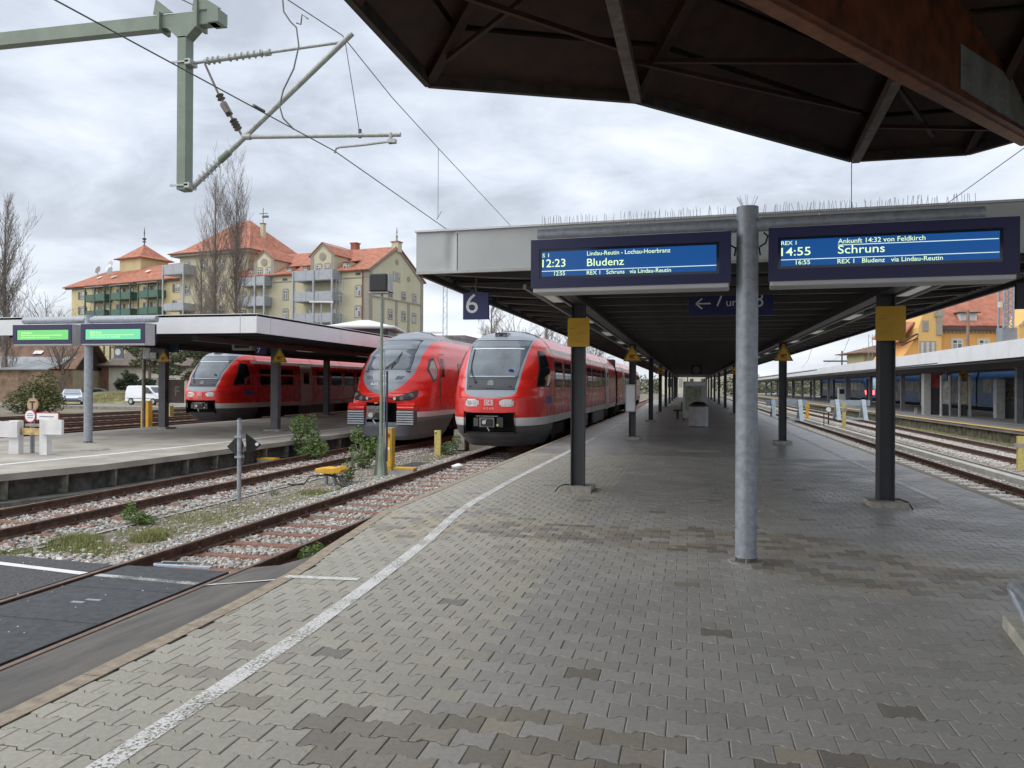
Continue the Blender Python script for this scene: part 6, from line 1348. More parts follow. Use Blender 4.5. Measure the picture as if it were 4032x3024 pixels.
c8 = thing('platform_canopy', 'pale fascia canopy over the far right platform in front of the orange building', 'platform canopy', (16, 30, 0))
FX = [(13.0, 24), (13.05, 37), (13.25, 57), (13.4, 90), (13.6, 190)]
for (x0, y0), (x1, y1) in zip(FX, FX[1:]):
    n = max(1, int((y1 - y0) / 6.5))
    for k in range(n):
        a, c = k / n, (k + 1) / n; p = MB(); p.prism([(x0 + (x1 - x0) * a, y0 + (y1 - y0) * a + .02), (x0 + (x1 - x0) * a + .05, y0 + (y1 - y0) * a + .02), (x0 + (x1 - x0) * c + .05, y0 + (y1 - y0) * c), (x0 + (x1 - x0) * c, y0 + (y1 - y0) * c)], 'z', 2.97, 3.70); p.build('fascia_panel', M_white, c8)
p = MB(); p.box(13.4, 21.3, 24, 190, 3.50, 3.60); p.build('roof_deck', M_roofslat, c8); p = MB(); p.box(13.15, 21.3, 24, 190, 3.0, 3.06) ; p.build('ceiling', M_dark, c8)
p = MB(); p.box(13.35, 13.5, 24, 190, 2.86, 3.0); p.box(15.6, 15.9, 24, 190, 2.72, 3.0); p.box(19.8, 20.1, 24, 190, 2.8, 3.0); p.build('main_beam', M_dark, c8)
k = 0; y = 32.5
while y < 180:
    for x in (15.75, 19.95):
        if x > 19 and (k % 2): pass
        p = MB(); p.box(x - .14, x + .14, y - .14, y + .14, 0, 2.75); p.build('column', mat('column_grey2', (0.17, 0.18, 0.20), 0.5, 0, 0.15, 3), c8)
    y += 10.8 if k % 2 else 10.8; k += 1
warn(16.5, 53.8, 2.3, .62, .8, 'yellow warning triangle on the far right platform')
t = thing('poster_stand', 'row of grey framed poster panels on the far right platform', 'poster stand', (17, 52, 0))
for (x, w_, z0) in ((14.7, .08, 0), (15.15, .08, 0), (15.7, .08, 0), (16.25, .1, 0)): p = MB(); p.box(x, x + w_, 51.9, 52.1, 0, 2.45); p.build('post', M_plast, t)
for (x, m_) in ((14.8, mat('pale_poster', (0.5, 0.52, 0.5), 0.4, 0, 0.3, 3)), (15.8, mat('map_poster', (0.5, 0.5, 0.42), 0.4, 0, 0.4, 3, col2=(0.3, 0.27, 0.15)))): p = MB(); p.box(x, x + .34, 51.95, 52, .75, 2.1); p.build('poster', m_, t); p = MB(); p.box(x, x + .34, 51.95, 52, .05, .7); p.build('lower_panel', M_dark, t)
t = thing('vending_machine', 'dark vending machine with a lit vertical strip at the right edge of the far platform', 'vending machine', (18.3, 50, 0)); p = MB(); p.box(17.4, 20.4, 50, 51, 0, 2.3); p.build('case', mat('dark_case', (0.10, 0.105, 0.11), 0.4, 0, 0.1), t); p = MB(); p.box(16.95, 17.38, 49.7, 50.2, 0, 2.2); p.build('side_panel', M_plast, t); p = MB(); p.box(17.55, 17.95, 49.98, 50, .95, 1.95); p.build('product_window', mat('bottle_rows', (0.12, 0.09, 0.05), 0.2, 0, 0.8, 9), t); p = MB(); p.box(18.03, 18.11, 49.95, 50, .7, 2.0); p.build('lit_strip', mat('lit_strip', (1, 0.95, 0.8), 0.4, 0, 0, emit=(1, 0.93, 0.75), estr=1.3), t)
t = thing('red_kiosk', 'narrow red and grey kiosk behind the information panels', 'kiosk', (14.9, 55, 0)); p = MB(); p.box(14.6, 15.0, 55, 55.6, 0, 2.6); p.build('frame', M_plast, t); p = MB(); p.box(15.0, 15.7, 55.1, 55.5, 1.7, 2.6); p.build('red_panel', mat('dull_red_panel', (0.38, 0.06, 0.06), 0.5, 0, 0.3, 3), t); p = MB(); p.box(15.0, 15.7, 55.1, 55.5, 0, 1.7); p.build('lower_panel', M_dark, t)
t = thing('platform_bench', 'dark bench on the far right platform left of the kiosk', 'bench', (14.3, 55, 0)); p = MB(); p.box(13.9, 14.8, 55.5, 56.1, .45, .52); p.build('seat', M_blackp, t); p = MB(); p.box(14.25, 14.4, 55.7, 55.9, 0, .45); p.build('leg', M_plast, t)
t = thing('ticket_machine', 'white ticket machine near the second buffer stop on the far platform', 'ticket machine', (16, 92, 0)); p = MB(); p.box(15.9, 16.6, 92, 92.6, 0, 1.7); p.build('case', M_text, t); p = MB(); p.box(16.0, 16.5, 91.98, 92, 1.0, 1.5); p.build('screen', M_dark, t)
# hanging black sign at the far right edge of the picture
t = thing('hanging_black_sign', 'black sign hanging at the right edge under the canopy', 'sign', (4.4, 12, 2.8)); p = MB(); p.box(4.15, 4.62, 11.5, 11.56, 2.73, 3.07); p.build('board', mat('black_navy_board', (0.01, 0.01, 0.022), 0.4, 0, 0), t); p = MB(); p.cyl((4.38, 11.53, 3.05), (4.38, 11.53, 3.4), .015); p.build('hanger', M_dark, t)
# ------------------------------------------------------------------ far buildings; frames follow the camera's own heading only in plan
LAT = Vector((math.cos(PSI), math.sin(PSI), 0)); DEP = Vector((-math.sin(PSI), math.cos(PSI), 0))
def BW(lat, dep, z=0): v = LAT * lat + DEP * dep; return Vector((v.x, v.y, z))
class Frame:
    """local frame: s along the facade, t into the building, z up"""
    def __init__(s, o, sd, td): s.o = BW(*o); s.s = (LAT * sd[0] + DEP * sd[1]).normalized(); s.t = (LAT * td[0] + DEP * td[1]).normalized()
    def __call__(s, a, b_, z): v = s.o + s.s * a + s.t * b_; return (v.x, v.y, z)
    def box(s, mb, s0, s1, t0, t1, z0, z1, mi=0):
        P = [s(a, b_, z) for z in (z0, z1) for a, b_ in ((s0, t0), (s1, t0), (s1, t1), (s0, t1))]
        mb.add(P, [(0, 3, 2, 1), (4, 5, 6, 7), (0, 1, 5, 4), (1, 2, 6, 5), (2, 3, 7, 6), (3, 0, 4, 7)], mi); return mb
def B(fr, nm, m, parent, *b_, **k):
    mb = MB()
    for q in b_: fr.box(mb, *q)
    return mb.build(nm, m, parent, **k)
def window(fr, parent, s0, s1, z0, z1, face='s', t0=0.0, arch=False, shutters=False, m_sur=None):
    """window in the plane t = t0 (face 's') or in the end plane s = t0 (face 't')"""
    def bx(mb, a, b_, c, d, d0, d1):
        if face == 's': fr.box(mb, a, b_, t0 + d0, t0 + d1, c, d)
        else: fr.box(mb, t0 + d0, t0 + d1, a, b_, c, d)
        return mb
    sg = -1
    mb = MB(); bx(mb, s0 - .16, s1 + .16, z0 - .16, z1 + .14, sg * .05, .02)
    if arch: bx(mb, s0 + .0, s1 - .0, z1 + .14, z1 + .26, sg * .05, .02)
    w_ = mb.build('window', m_sur or M_trim, parent)
    mb = MB(); bx(mb, s0, s1, z0, z1, sg * .075, sg * .05); mb.build('frame', M_frame, w_)
    mid = (s0 + s1) / 2; g = .10; mb = MB()
    for a, b_ in ((s0 + g * .6, mid - g / 2), (mid + g / 2, s1 - g * .6)):
        zm = z0 + (z1 - z0) * .62
        bx(mb, a, b_, z0 + .07, zm - .04, sg * .09, sg * .075); bx(mb, a, b_, zm + .04, z1 - .06, sg * .09, sg * .075)
    mb.build('pane', M_pane, w_)
    if shutters:
        for a, b_ in ((s0 - .62, s0 - .1), (s1 + .1, s1 + .62)): mb = MB(); bx(mb, a, b_, z0 - .05, z1 + .05, sg * .12, sg * .06); mb.build('shutter', mat('grey_green_shutter', (0.16, 0.17, 0.14), 0.8, 0, 0.1), w_)
    return w_
def roofpoly(nm, m, parent, polys, th=.18):
    mb = MB()
    for P in polys:
        P = [Vector(v) for v in P]; n = (P[1] - P[0]).cross(P[2] - P[0]).normalized()
        if n.z < 0: n = -n
        L = len(P); mb.add(P + [v - n * th for v in P], [tuple(range(L)), tuple(range(2 * L - 1, L - 1, -1))] + [(i, (i + 1) % L, L + (i + 1) % L, L + i) for i in range(L)])
    return mb.build(nm, m, parent)

# ---- yellow gabled apartment block
F1 = Frame((-19.84, 110), (-21.3, 9), (5.97, 14))
b1 = thing('apartment_building', 'pale yellow gabled apartment building with grey balconies and orange roof', 'building', tuple(BW(-25, 118, 0)))
EZ, RZ = 17.7, 21.95
mb = MB(); F1.box(mb, 0, 24, 0, 15, -.6, EZ); mb.build('wall', M_wally, b1)
mb = MB(); mb.add([F1(-.01, 0, EZ), F1(-.01, 15, EZ), F1(-.01, 7.5, RZ), F1(.5, 0, EZ), F1(.5, 15, EZ), F1(.5, 7.5, RZ)], [(0, 1, 2), (3, 4, 5), (0, 1, 4, 3), (1, 2, 5, 4), (2, 0, 3, 5)]); mb.build('gable_wall', M_wally, b1)
mb = MB(); mb.add([F1(-.06, 1.6, EZ + .3), F1(-.06, 13.4, EZ + .3), F1(-.06, 7.5, RZ - .9), F1(-.012, 1.6, EZ + .3), F1(-.012, 13.4, EZ + .3), F1(-.012, 7.5, RZ - .9)], [(0, 1, 2), (3, 4, 5), (0, 1, 4, 3), (1, 2, 5, 4), (2, 0, 3, 5)]); 
roofpoly('roof', M_tile, b1, [[F1(-.35, -.6, EZ - .05), F1(24, -.6, EZ - .05), F1(24, 7.5, RZ + .1), F1(-.35, 7.5, RZ + .1)], [F1(-.35, 15.6, EZ - .05), F1(24, 15.6, EZ - .05), F1(24, 7.5, RZ + .1), F1(-.35, 7.5, RZ + .1)]])
# verge bands and string courses
mb = MB()
for a, c in (((-.09, 0, EZ - .1), (-.09, 7.5, RZ - .05)), ((-.09, 15, EZ - .1), (-.09, 7.5, RZ - .05))): mb.bar(F1(*a), F1(*c), .12, .7)
F1.box(mb, -.09, 0, -.05, .75, 8, EZ); F1.box(mb, -.09, 0, 14.3, 15.05, 8, EZ - .2); mb.build('corner_band', M_trim, b1)
mb = MB(); F1.box(mb, -.12, 0, .7, 14.3, 13.98, 14.18); 
for v_ in (3.6, 7.2, 10.7): F1.box(mb, -.07, 0, v_ - .3, v_ + .3, 8, 13.98)
mb.build('string_course', M_trim, b1)
mb = MB(); F1.box(mb, 0, 4.3, -.08, 0, 16.55, 16.68); F1.box(mb, 11.3, 16.4, -.08, 0, 16.55, 16.68); F1.box(mb, -.05, .8, -.08, 0, 8, 17.6); F1.box(mb, 0, 24, -.3, 0, EZ - .25, EZ - .08); mb.build('cornice', M_trim, b1)
mb = MB()
for s_ in (12.75, .95): mb.cyl(F1(s_, -.15, 9), F1(s_, -.15, EZ - .2), .09, n=6)
mb.build('downpipe', mat('brown_downpipe', (0.2, 0.10, 0.07), 0.5, 0, 0), b1)
for v0, v1 in ((5.05, 6.05), (8.72, 9.75), (11.85, 12.9)):
    for z0, z1 in ((14.3, 15.35), (11.3, 12.45)): window(F1, b1, v0, v1, z0, z1, 't', 0, True)
for v0, v1 in ((6.4, 6.95), (7.5, 8.05)): window(F1, b1, v0, v1, 17.0, 18.1, 't', 0)
mb = MB()
for v_, z_ in ((7.3, 19.7), (10.7, 17.65)): c = Vector(F1(-.05, v_, z_)); d = F1.s; mb.cyl(c - d * .02, c + d * .02, .42, n=14)
mb.build('round_window', M_trim, b1)
for z0, z1 in ((14.05, 15.35), (11.15, 12.5)):
    window(F1, b1, 1.3, 2.15, z0, z1, arch=True); window(F1, b1, 13.8, 14.6, z0, z1, arch=True); window(F1, b1, 21.5, 22.3, z0, z1, arch=True)
    window(F1, b1, 9.6, 10.4, z0 - .2, z1 - .1); window(F1, b1, 5.4, 6.2, z0 - .2, z1 - .1); window(F1, b1, 17.5, 18.3, z0 - .2, z1 - .1); window(F1, b1, 19.6, 20.4, z0 - .2, z1 - .1)
mb = MB(); F1.box(mb, 13.9, 14.7, -.06, 0, 16.78, 17.1); F1.box(mb, 1.4, 2.15, -.06, 0, 16.95, 17.3); mb.build('attic_vent', M_dark, b1)
def gabled_dormer(s0, s1, zt, zb, wz, wins, rz):
    sm = (s0 + s1) / 2; mb = MB(); P = [(s0, zb), (s0, zt), (sm - .25, rz), (sm + .25, rz), (s1, zt), (s1, zb)]
    mb.add([F1(a, -.18, z) for a, z in P] + [F1(a, 5.5, z) for a, z in P], [tuple(range(6)), tuple(range(11, 5, -1))] + [(i, (i + 1) % 6, 6 + (i + 1) % 6, 6 + i) for i in range(6)])
    d = mb.build('gabled_dormer', M_wally, b1)
    roofpoly('dormer_roof', M_tile, d, [[F1(s0 - .3, -.4, zt - .15), F1(sm, -.4, rz + .2), F1(sm, 7.3, rz + .2), F1(s0 - .3, 4.0, zt - .15)], [F1(s1 + .3, -.4, zt - .15), F1(sm, -.4, rz + .2), F1(sm, 7.3, rz + .2), F1(s1 + .3, 4.0, zt - .15)]], .12)
    mb = MB()
    for a, c in (((s0, zt - .15), (sm, rz)), ((s1, zt - .15), (sm, rz))): mb.bar(F1(a[0], -.24, a[1]), F1(c[0], -.24, c[1]), .08, .45)
    F1.box(mb, s0, s0 + .55, -.24, -.18, zb, zt); F1.box(mb, s1 - .55, s1, -.24, -.18, zb, zt); mb.build('band', M_trim, d)
    mb = MB(); c = Vector(F1(sm, -.22, wz)); mb.cyl(c - F1.t * .06, c + F1.t * .02, .55, n=16); r_ = mb.build('round_window', M_trim, d)
    for a, c_ in wins: window(F1, b1, a, c_, 17.7, 18.65, t0=-.18, arch=True)
gabled_dormer(5.55, 9.66, 20.1, EZ - .3, 19.85, ((6.4, 7.2), (7.85, 8.65)), 21.7)
gabled_dormer(16.1, 19.8, 20.05, EZ - .3, 19.6, ((16.7, 17.5), (18.35, 19.15)), 21.3)
for s0, s1, zt in ((13.25, 14.35, 18.75), (10.5, 11.5, 18.75), (3.3, 4.5, 18.95), (19.95, 21.3, 18.85)):
    mb = MB(); F1.box(mb, s0, s1, .3, 4, EZ - .1, zt); d = mb.build('shed_dormer', M_wally, b1); roofpoly('dormer_roof', M_tile, d, [[F1(s0 - .25, -.1, zt + .02), F1(s1 + .25, -.1, zt + .02), F1(s1 + .25, 4.6, zt + .9), F1(s0 - .25, 4.6, zt + .9)]], .1); window(F1, b1, s0 + .15, s1 - .15, zt - 1.05, zt - .15, t0=.28)
def balcony(fr, parent, s0, s1, z0, z1, depth, m, posts=(), slab=.14, side=True, t0=0.0):
    mb = MB(); fr.box(mb, s0, s1, t0 - depth, t0 - .02, z0 - slab, z0); bl = mb.build('balcony', M_dark if m is M_balg else M_balc, parent)
    n = max(1, round((s1 - s0) / 2.6))
    for k in range(n):
        a, c = s0 + (s1 - s0) * k / n, s0 + (s1 - s0) * (k + 1) / n; mb = MB(); fr.box(mb, a + .03, c - .03, t0 - depth - .04, t0 - depth, z0 - .05, z1); mb.build('railing_panel', m, bl)
    for a in (s0, s1): mb = MB(); fr.box(mb, a - .04, a, t0 - depth, t0 - .02, z0 - .05, z1); mb.build('railing_panel', m, bl)
    return bl
for z0, z1 in ((16.15, 17.5), (13.2, 14.6), (10.2, 11.6)): balcony(F1, b1, 16.7, 21.4, z0, z1 - .15, 1.6, M_balc)
for z0, z1 in ((16.35, 17.75), (13.45, 14.75), (10.45, 11.75)): balcony(F1, b1, 4.5, 11.1, z0, z1 - .1, 2.2, M_balc)
mb = MB()
for a in (4.5, 7.6, 11.1): F1.box(mb, a - .12, a + .12, -2.35, -2.15, -.6, 17.6)
for a in (16.7, 18.4, 21.4): F1.box(mb, a - .12, a + .12, -1.75, -1.55, -.6, 17.4)
for z_ in (8, 9, 10, 11, 12, 13, 14, 15, 16): F1.box(mb, 3.2, 4.3, -1.6, -1.5, z_, z_ + .06)
for a in (3.2, 3.7, 4.3): F1.box(mb, a - .03, a + .03, -1.6, -1.5, 8, 16.5)
mb.build('balcony_frame', M_balc, b1)
def chimney(fr, parent, s_, t_, z0, z1, w_, m=None, label=None):
    mb = MB(); fr.box(mb, s_ - w_ / 2, s_ + w_ / 2, t_ - w_ / 2, t_ + w_ / 2, z0, z1); c = mb.build('chimney', m or mat('brick_chimney', (0.36, 0.13, 0.08), 0.9, 0, 0.3, 5), parent); mb = MB(); fr.box(mb, s_ - w_ * .62, s_ + w_ * .62, t_ - w_ * .62, t_ + w_ * .62, z1, z1 + .15); mb.build('cap', M_tile, c)
chimney(F1, b1, 8.4, 9.0, 20.5, 23.2, 1.0); chimney(F1, b1, .15, 7.5, 21.2, 22.6, 1.1, M_wally)
mb = MB(); c = F1(.15, 7.5, 22.7); mb.lathe([(.25, 0), (.1, .5), (.2, .8), (.05, 1.1), (.12, 1.4), (.02, 2.2)], c, 8); mb.build('finial', M_trim, b1)

# ---- hip roofed corner block
b2 = thing('corner_building', 'tall yellow block with a steep orange hip roof behind the bare poplar', 'building', tuple(BW(-44, 128, 0)))
mb = MB(); F1.box(mb, 22.8, 36.5, 2, 16, -.6, 22.2); mb.build('wall', M_wally, b2)
e0, e1, q0, q1 = 21.6, 37.9, .8, 17.2
def hip(fr, parent, s0, s1, t0, t1, ze, zr, ra, rb, m, nm='roof', flare=.35):
    tm = (t0 + t1) / 2; sm0, sm1 = ra, rb; k = .22
    lo = [(s0, t0), (s1, t0), (s1, t1), (s0, t1)]; topp = [(sm0, tm), (sm1, tm), (sm1, tm), (sm0, tm)]
    mid = [(a[0] + (c[0] - a[0]) * k, a[1] + (c[1] - a[1]) * k) for a, c in zip(lo, topp)]; zm = ze + (zr - ze) * k * .62
    polys = []
    for i in range(4):
        j = (i + 1) % 4; polys.append([fr(*lo[i], ze), fr(*lo[j], ze), fr(*mid[j], zm), fr(*mid[i], zm)])
        if i in (0, 2): polys.append([fr(*mid[i], zm), fr(*mid[j], zm), fr(*topp[j], zr), fr(*topp[i], zr)])
        else: polys.append([fr(*mid[i], zm), fr(*mid[j], zm), fr(*topp[i], zr)])
    return roofpoly(nm, m, parent, polys, .15)
hip(F1, b2, e0, e1, q0, q1, 22.15, 28.3, 28.6, 30.6, M_tile)
mb = MB(); F1.box(mb, e0 + .3, e1 - .3, q0 + .3, q1 - .3, 21.7, 22.12); mb.build('eaves', M_trim, b2)
for s0 in (24.2, 27.5, 31.2, 34.5):
    for z0 in (19.4, 15.8, 12.4): window(F1, b2, s0, s0 + .9, z0, z0 + 1.4, t0=2, shutters=False)
for z0 in (19.4, 15.8, 12.4):
    for v_ in (5, 9, 13): window(F1, b2, v_, v_ + .9, z0, z0 + 1.4, 't', 22.8)
chimney(F1, b2, 25.6, 8.5, 24.5, 27.4, .6, M_wally)
mb = MB(); c = F1(25.6, 8.5, 27.4); mb.cyl(c, (c[0], c[1], 30), .06, n=5); mb.bar((c[0] - .6, c[1], 29.1), (c[0] + .8, c[1], 29.1), .1, .1); mb.bar((c[0] - .1, c[1], 28.6), (c[0] + .9, c[1], 28.6), .3, .3); mb.build('antenna', M_wire, b2)
for z0, z1 in ((18.8, 20.2), (13.2, 14.2)): balcony(F1, b2, 33.2, 37.6, z0, z1, 2.4, M_balc, t0=2)
mb = MB(); F1.box(mb, 37.4, 37.6, -.5, -.3, -.6, 20); F1.box(mb, 33.2, 33.4, -.5, -.3, -.6, 20); mb.build('balcony_frame', M_balc, b2)

# ---- long left wing
F3 = Frame((-54.5, 134), (-29.5, 16), (0.4768 * 29.5 / 29.5, 0.879))
b3 = thing('long_wing_building', 'long yellow wing with orange roof and green balconies on the left', 'building', tuple(BW(-68, 142, 0)))
mb = MB(); F3.box(mb, -4, 32, 0, 12, -.6, 19.7); mb.build('wall', M_wally2, b3)
mb = MB(); k = .2
polys = [[F3(-4, -.9, 19.6), F3(33.6, -.9, 19.6), F3(31, 6, 23.2), F3(-4, 6, 23.8)], [F3(33.6, -.9, 19.6), F3(33.6, 13, 19.6), F3(31, 6, 23.2)], [F3(-4, 12.9, 19.6), F3(33.6, 12.9, 19.6), F3(31, 6, 23.2), F3(-4, 6, 23.8)]]
roofpoly('roof', mat('weathered_orange_tiles', (0.40, 0.15, 0.09), 0.85, 0, 0.2, 1.2, 0.5, 12), b3, polys)
mb = MB(); F3.box(mb, -4, 33.2, -.6, 0, 19.25, 19.5); mb.build('eaves', M_dark, b3)
for z0 in (17.35, 14.6):
    window(F3, b3, 28.0, 29.3, z0, z0 + 1.25, shutters=True); window(F3, b3, 2.1, 3.3, z0, z0 + 1.3, shutters=True)
    for s0 in (17.1, 9.8): window(F3, b3, s0, s0 + 1.1, z0 + .1, z0 + 1.25, shutters=True)
    for s0 in (14.3, 7.2, 22.0): window(F3, b3, s0, s0 + 1.2, z0 - .7, z0 + 1.2)
    window(F3, b3, 24.0, 24.8, z0 + .1, z0 + 1.1)
for s0, s1 in ((20.0, 25.5), (12.9, 18.3), (5.7, 10.8)):
    for z0, z1 in ((16.6, 17.75), (13.75, 14.85)): balcony(F3, b3, s0, s1, z0, z1, 1.6, M_balg)
    mb = MB(); F3.box(mb, s0, s1, -1.9, 0, 19.0, 19.12); mb.build('balcony_awning', mat('grey_awning', (0.30, 0.31, 0.30), 0.7, 0, 0.1), b3)
mb = MB()
for s0, s1 in ((20.0, 25.5), (12.9, 18.3), (5.7, 10.8)):
    for a in (s0, (s0 + s1) / 2, s1): F3.box(mb, a - .12, a + .12, -1.7, -1.5, -.6, 19.1)
mb.build('balcony_frame', mat('dark_green_frame', (0.06, 0.10, 0.085), 0.6, 0, 0.1), b3)
mb = MB(); F3.box(mb, 19.4, 25.4, 5.2, 11.2, 20.5, 25.3); tw = mb.build('stair_tower', M_wally2, b3); hip(F3, b3, 18.6, 26.2, 4.4, 12.0, 25.2, 28.2, 22.3, 22.5, M_tile, 'tower_roof')
mb = MB(); mb.lathe([(.15, 0), (.08, .6), (.45, .75), (.08, .95), (.35, 1.25), (.45, 1.35), (.06, 1.6), (.12, 2.4), (.02, 3.6)], F3(22.4, 8.2, 28.0), 8); mb.build('finial', M_wire, b3)
def dish(fr, s_, t_, z_, r_, m):
    mb = MB(); c = Vector(fr(s_, t_, z_)); d = (Vector((0, 0, .3)) - fr.t).normalized(); mb.cyl(c, c - d * .25, r_, r_ * .5, n=16); mb.cyl((c.x, c.y, z_ - r_ - .5), (c.x, c.y, z_), .05, n=5); mb.build('satellite_dish', m, b3)
dish(F3, 30.2, 4, 23.4, .75, mat('brown_dish', (0.2, 0.16, 0.14), 0.5, 0, 0)); dish(F3, 25.4, 3.2, 24.0, .75, mat('grey_dish', (0.4, 0.42, 0.44), 0.5, 0, 0)); dish(F3, 23.4, 1.5, 23.0, .8, M_frame); dish(F3, 22.0, 0.8, 22.3, .75, mat('green_grey_dish', (0.2, 0.25, 0.25), 0.5, 0, 0))
for s_, t_, z_ in ((27.6, 2.5, 21.5), (22.8, 2.0, 21.3), (14.3, 2.8, 21.9)): mb = MB(); mb.add([F3(s_ - .5, t_ - .3, z_ - .1), F3(s_ + .5, t_ - .3, z_ - .1), F3(s_ + .5, t_ + .5, z_ + .35), F3(s_ - .5, t_ + .5, z_ + .35)], [(0, 1, 2, 3)]); mb.build('skylight', M_frame, b3)

# ---- brown roofed wooden houses at the left
FA = Frame((-64.5, 100), (1, 0), (0, 1))
def house(name, label, fr, s0, s1, t0, t1, ze, zr, wm, rm, ridge='t', over=.8, wins=(), half=None):
    h_ = thing(name, label, 'house', fr(s0, t0, 0)); mb = MB(); fr.box(mb, s0, s1, t0, t1, -.6, ze)
    if ridge == 't':
        sm = (s0 + s1) / 2; mb.add([fr(s0, t0, ze), fr(s1, t0, ze), fr(sm, t0, zr), fr(s0, t1, ze), fr(s1, t1, ze), fr(sm, t1, zr)], [(0, 1, 2), (3, 4, 5), (1, 2, 5, 4), (0, 2, 5, 3)]); mb.build('wall', wm, h_)
        sl_ = (zr - ze) / (sm - s0)
        roofpoly('roof', rm, h_, [[fr(s0 - over, t0 - over, ze - over * sl_ + .1), fr(sm, t0 - over, zr + .1), fr(sm, t1 + over, zr + .1), fr(s0 - over, t1 + over, ze - over * sl_ + .1)], [fr(s1 + over, t0 - over, ze - over * sl_ + .1), fr(sm, t0 - over, zr + .1), fr(sm, t1 + over, zr + .1), fr(s1 + over, t1 + over, ze - over * sl_ + .1)]])
    else:
        tm = (t0 + t1) / 2; mb.add([fr(s0, t0, ze), fr(s0, t1, ze), fr(s0, tm, zr), fr(s1, t0, ze), fr(s1, t1, ze), fr(s1, tm, zr)], [(0, 1, 2), (3, 4, 5), (1, 2, 5, 4), (0, 2, 5, 3)]); mb.build('wall', wm, h_)
        sl_ = (zr - ze) / (tm - t0)
        roofpoly('roof', rm, h_, [[fr(s0 - over, t0 - over, ze - over * sl_ + .1), fr(s1 + over, t0 - over, ze - over * sl_ + .1), fr(s1 + over, tm, zr + .1), fr(s0 - over, tm, zr + .1)], [fr(s0 - over, t1 + over, ze - over * sl_ + .1), fr(s1 + over, t1 + over, ze - over * sl_ + .1), fr(s1 + over, tm, zr + .1), fr(s0 - over, tm, zr + .1)]])
    for (a, b_, c, d) in wins: window(fr, h_, a, b_, c, d, t0=t0, m_sur=M_dark)
    return h_
M_wdark = mat('dark_timber_cladding', (0.05, 0.034, 0.028), 0.8, 0, 0.35, 2)
h1 = house('timber_house', 'dark timber house with a brown gable roof at the left edge', FA, -3.6, 3.3, 0, 12, 6.0, 8.9, M_wdark, M_tileb, 't', 1.0, ((.6, 2.0, 5.2, 6.6), (-2.4, -1.0, 5.2, 6.6), (2.0, 3.0, 3.4, 4.2)))
mb = MB(); FA.box(mb, -2.8, -1.8, -.1, 0, 3.4, 4.9); FA.box(mb, .6, 1.7, -.1, 0, 3.2, 4.6); FA.box(mb, -.8, 0, -.1, 0, 3.2, 4.2); mb.build('brown_boards', mat('tan_boards', (0.32, 0.18, 0.09), 0.8, 0, 0.4, 3), h1)
chimney(FA, h1, -.5, 6, 8, 10.3, 1.2, M_trim)
FB = Frame((-60.5, 93), (1, .08), (-.08, 1))
h2 = house('barn', 'long low barn with brown tiled roof and dark gable behind the galvanised post', FB, 0, 8.6, 0, 9, 3.9, 7.0, mat('cream_render', (0.50, 0.42, 0.27), 0.9, 0, 0.1, 1), M_tileb, 's', .9)
mb = MB(); mb.add([FB(8.62, -.1, 3.3), FB(8.62, 9.1, 3.3), FB(8.62, 9.1, 3.9), FB(8.62, 4.5, 6.9), FB(8.62, -.1, 3.9)], [(0, 1, 2, 3, 4)]); mb.add([FB(8.7, -.1, 3.3), FB(8.7, 9.1, 3.3), FB(8.7, 9.1, 3.9), FB(8.7, 4.5, 6.9), FB(8.7, -.1, 3.9)], [(0, 1, 2, 3, 4)]); mb.build('gable_cladding', M_wdark, h2)
mb = MB(); mb.add([FB(3.6, 1.4, 5.2), FB(4.6, 1.4, 5.2), FB(4.6, 2.0, 5.6), FB(3.6, 2.0, 5.6)], [(0, 1, 2, 3)]); mb.build('skylight', M_frame, h2)
FC = Frame((-52.0, 101), (1, -.1), (.1, 1))
h3 = thing('cream_house', 'low cream house with grey brown hip roof behind the white van', 'house', FC(5, 0, 0)); mb = MB(); FC.box(mb, 0, 15, 0, 9, -.6, 4.1); mb.build('wall', mat('pale_cream_render', (0.74, 0.71, 0.60), 0.9, 0, 0.08, 1), h3); hip(FC, h3, -.8, 15.8, -.8, 9.8, 4.0, 7.0, 3.2, 11.5, mat('grey_brown_tiles', (0.17, 0.14, 0.115), 0.9, 0, 0.2, 2)); mb = MB(); FC.box(mb, -.05, .9, -.06, .3, -.6, 4.0); FC.box(mb, -.3, 15.3, -.4, -.2, 3.75, 3.95); mb.build('brick_corner', mat('dull_brick', (0.27, 0.14, 0.10), 0.9, 0, 0.2, 3), h3)
for s0 in (2.2, 6.6, 8.8, 11.5): window(FC, h3, s0, s0 + .8, .8, 2.3, t0=0, m_sur=M_trim)
hz_ = thing('rear_timber_house', 'dark timber house with window peeking above the cream house roof', 'house', FC(-2, 12, 0)); mb = MB(); FC.box(mb, -4, 6, 14, 22, -.6, 8.4); mb.build('wall', M_wdark, hz_); roofpoly('roof', M_tileb, hz_, [[FC(-5, 13, 8.2), FC(7, 13, 8.2), FC(7, 18, 10.0), FC(-5, 18, 10.0)], [FC(-5, 23, 8.2), FC(7, 23, 8.2), FC(7, 18, 10.0), FC(-5, 18, 10.0)]]); window(FC, hz_, 1.0, 2.6, 5.8, 7.1, t0=14, m_sur=M_trim)
FS_ = Frame((-56.5, 84), (1, .05), (-.05, 1)); t = thing('grey_shed', 'flat grey roofed shed in front of the timber houses', 'shed', FS_(0, 0, 0)); mb = MB(); FS_.box(mb, -6, 7, .5, 6, -.6, 3.1); mb.build('wall', mat('tan_shed_wall', (0.33, 0.23, 0.15), 0.9, 0, 0.3, 1), t); roofpoly('roof', mat('grey_sheet_roof', (0.30, 0.32, 0.34), 0.6, 0, 0.15, 1), t, [[FS_(-6.3, 0, 3.2), FS_(7.3, 0, 3.2), FS_(7.3, 6.5, 4.7), FS_(-6.3, 6.5, 4.7)]], .12)
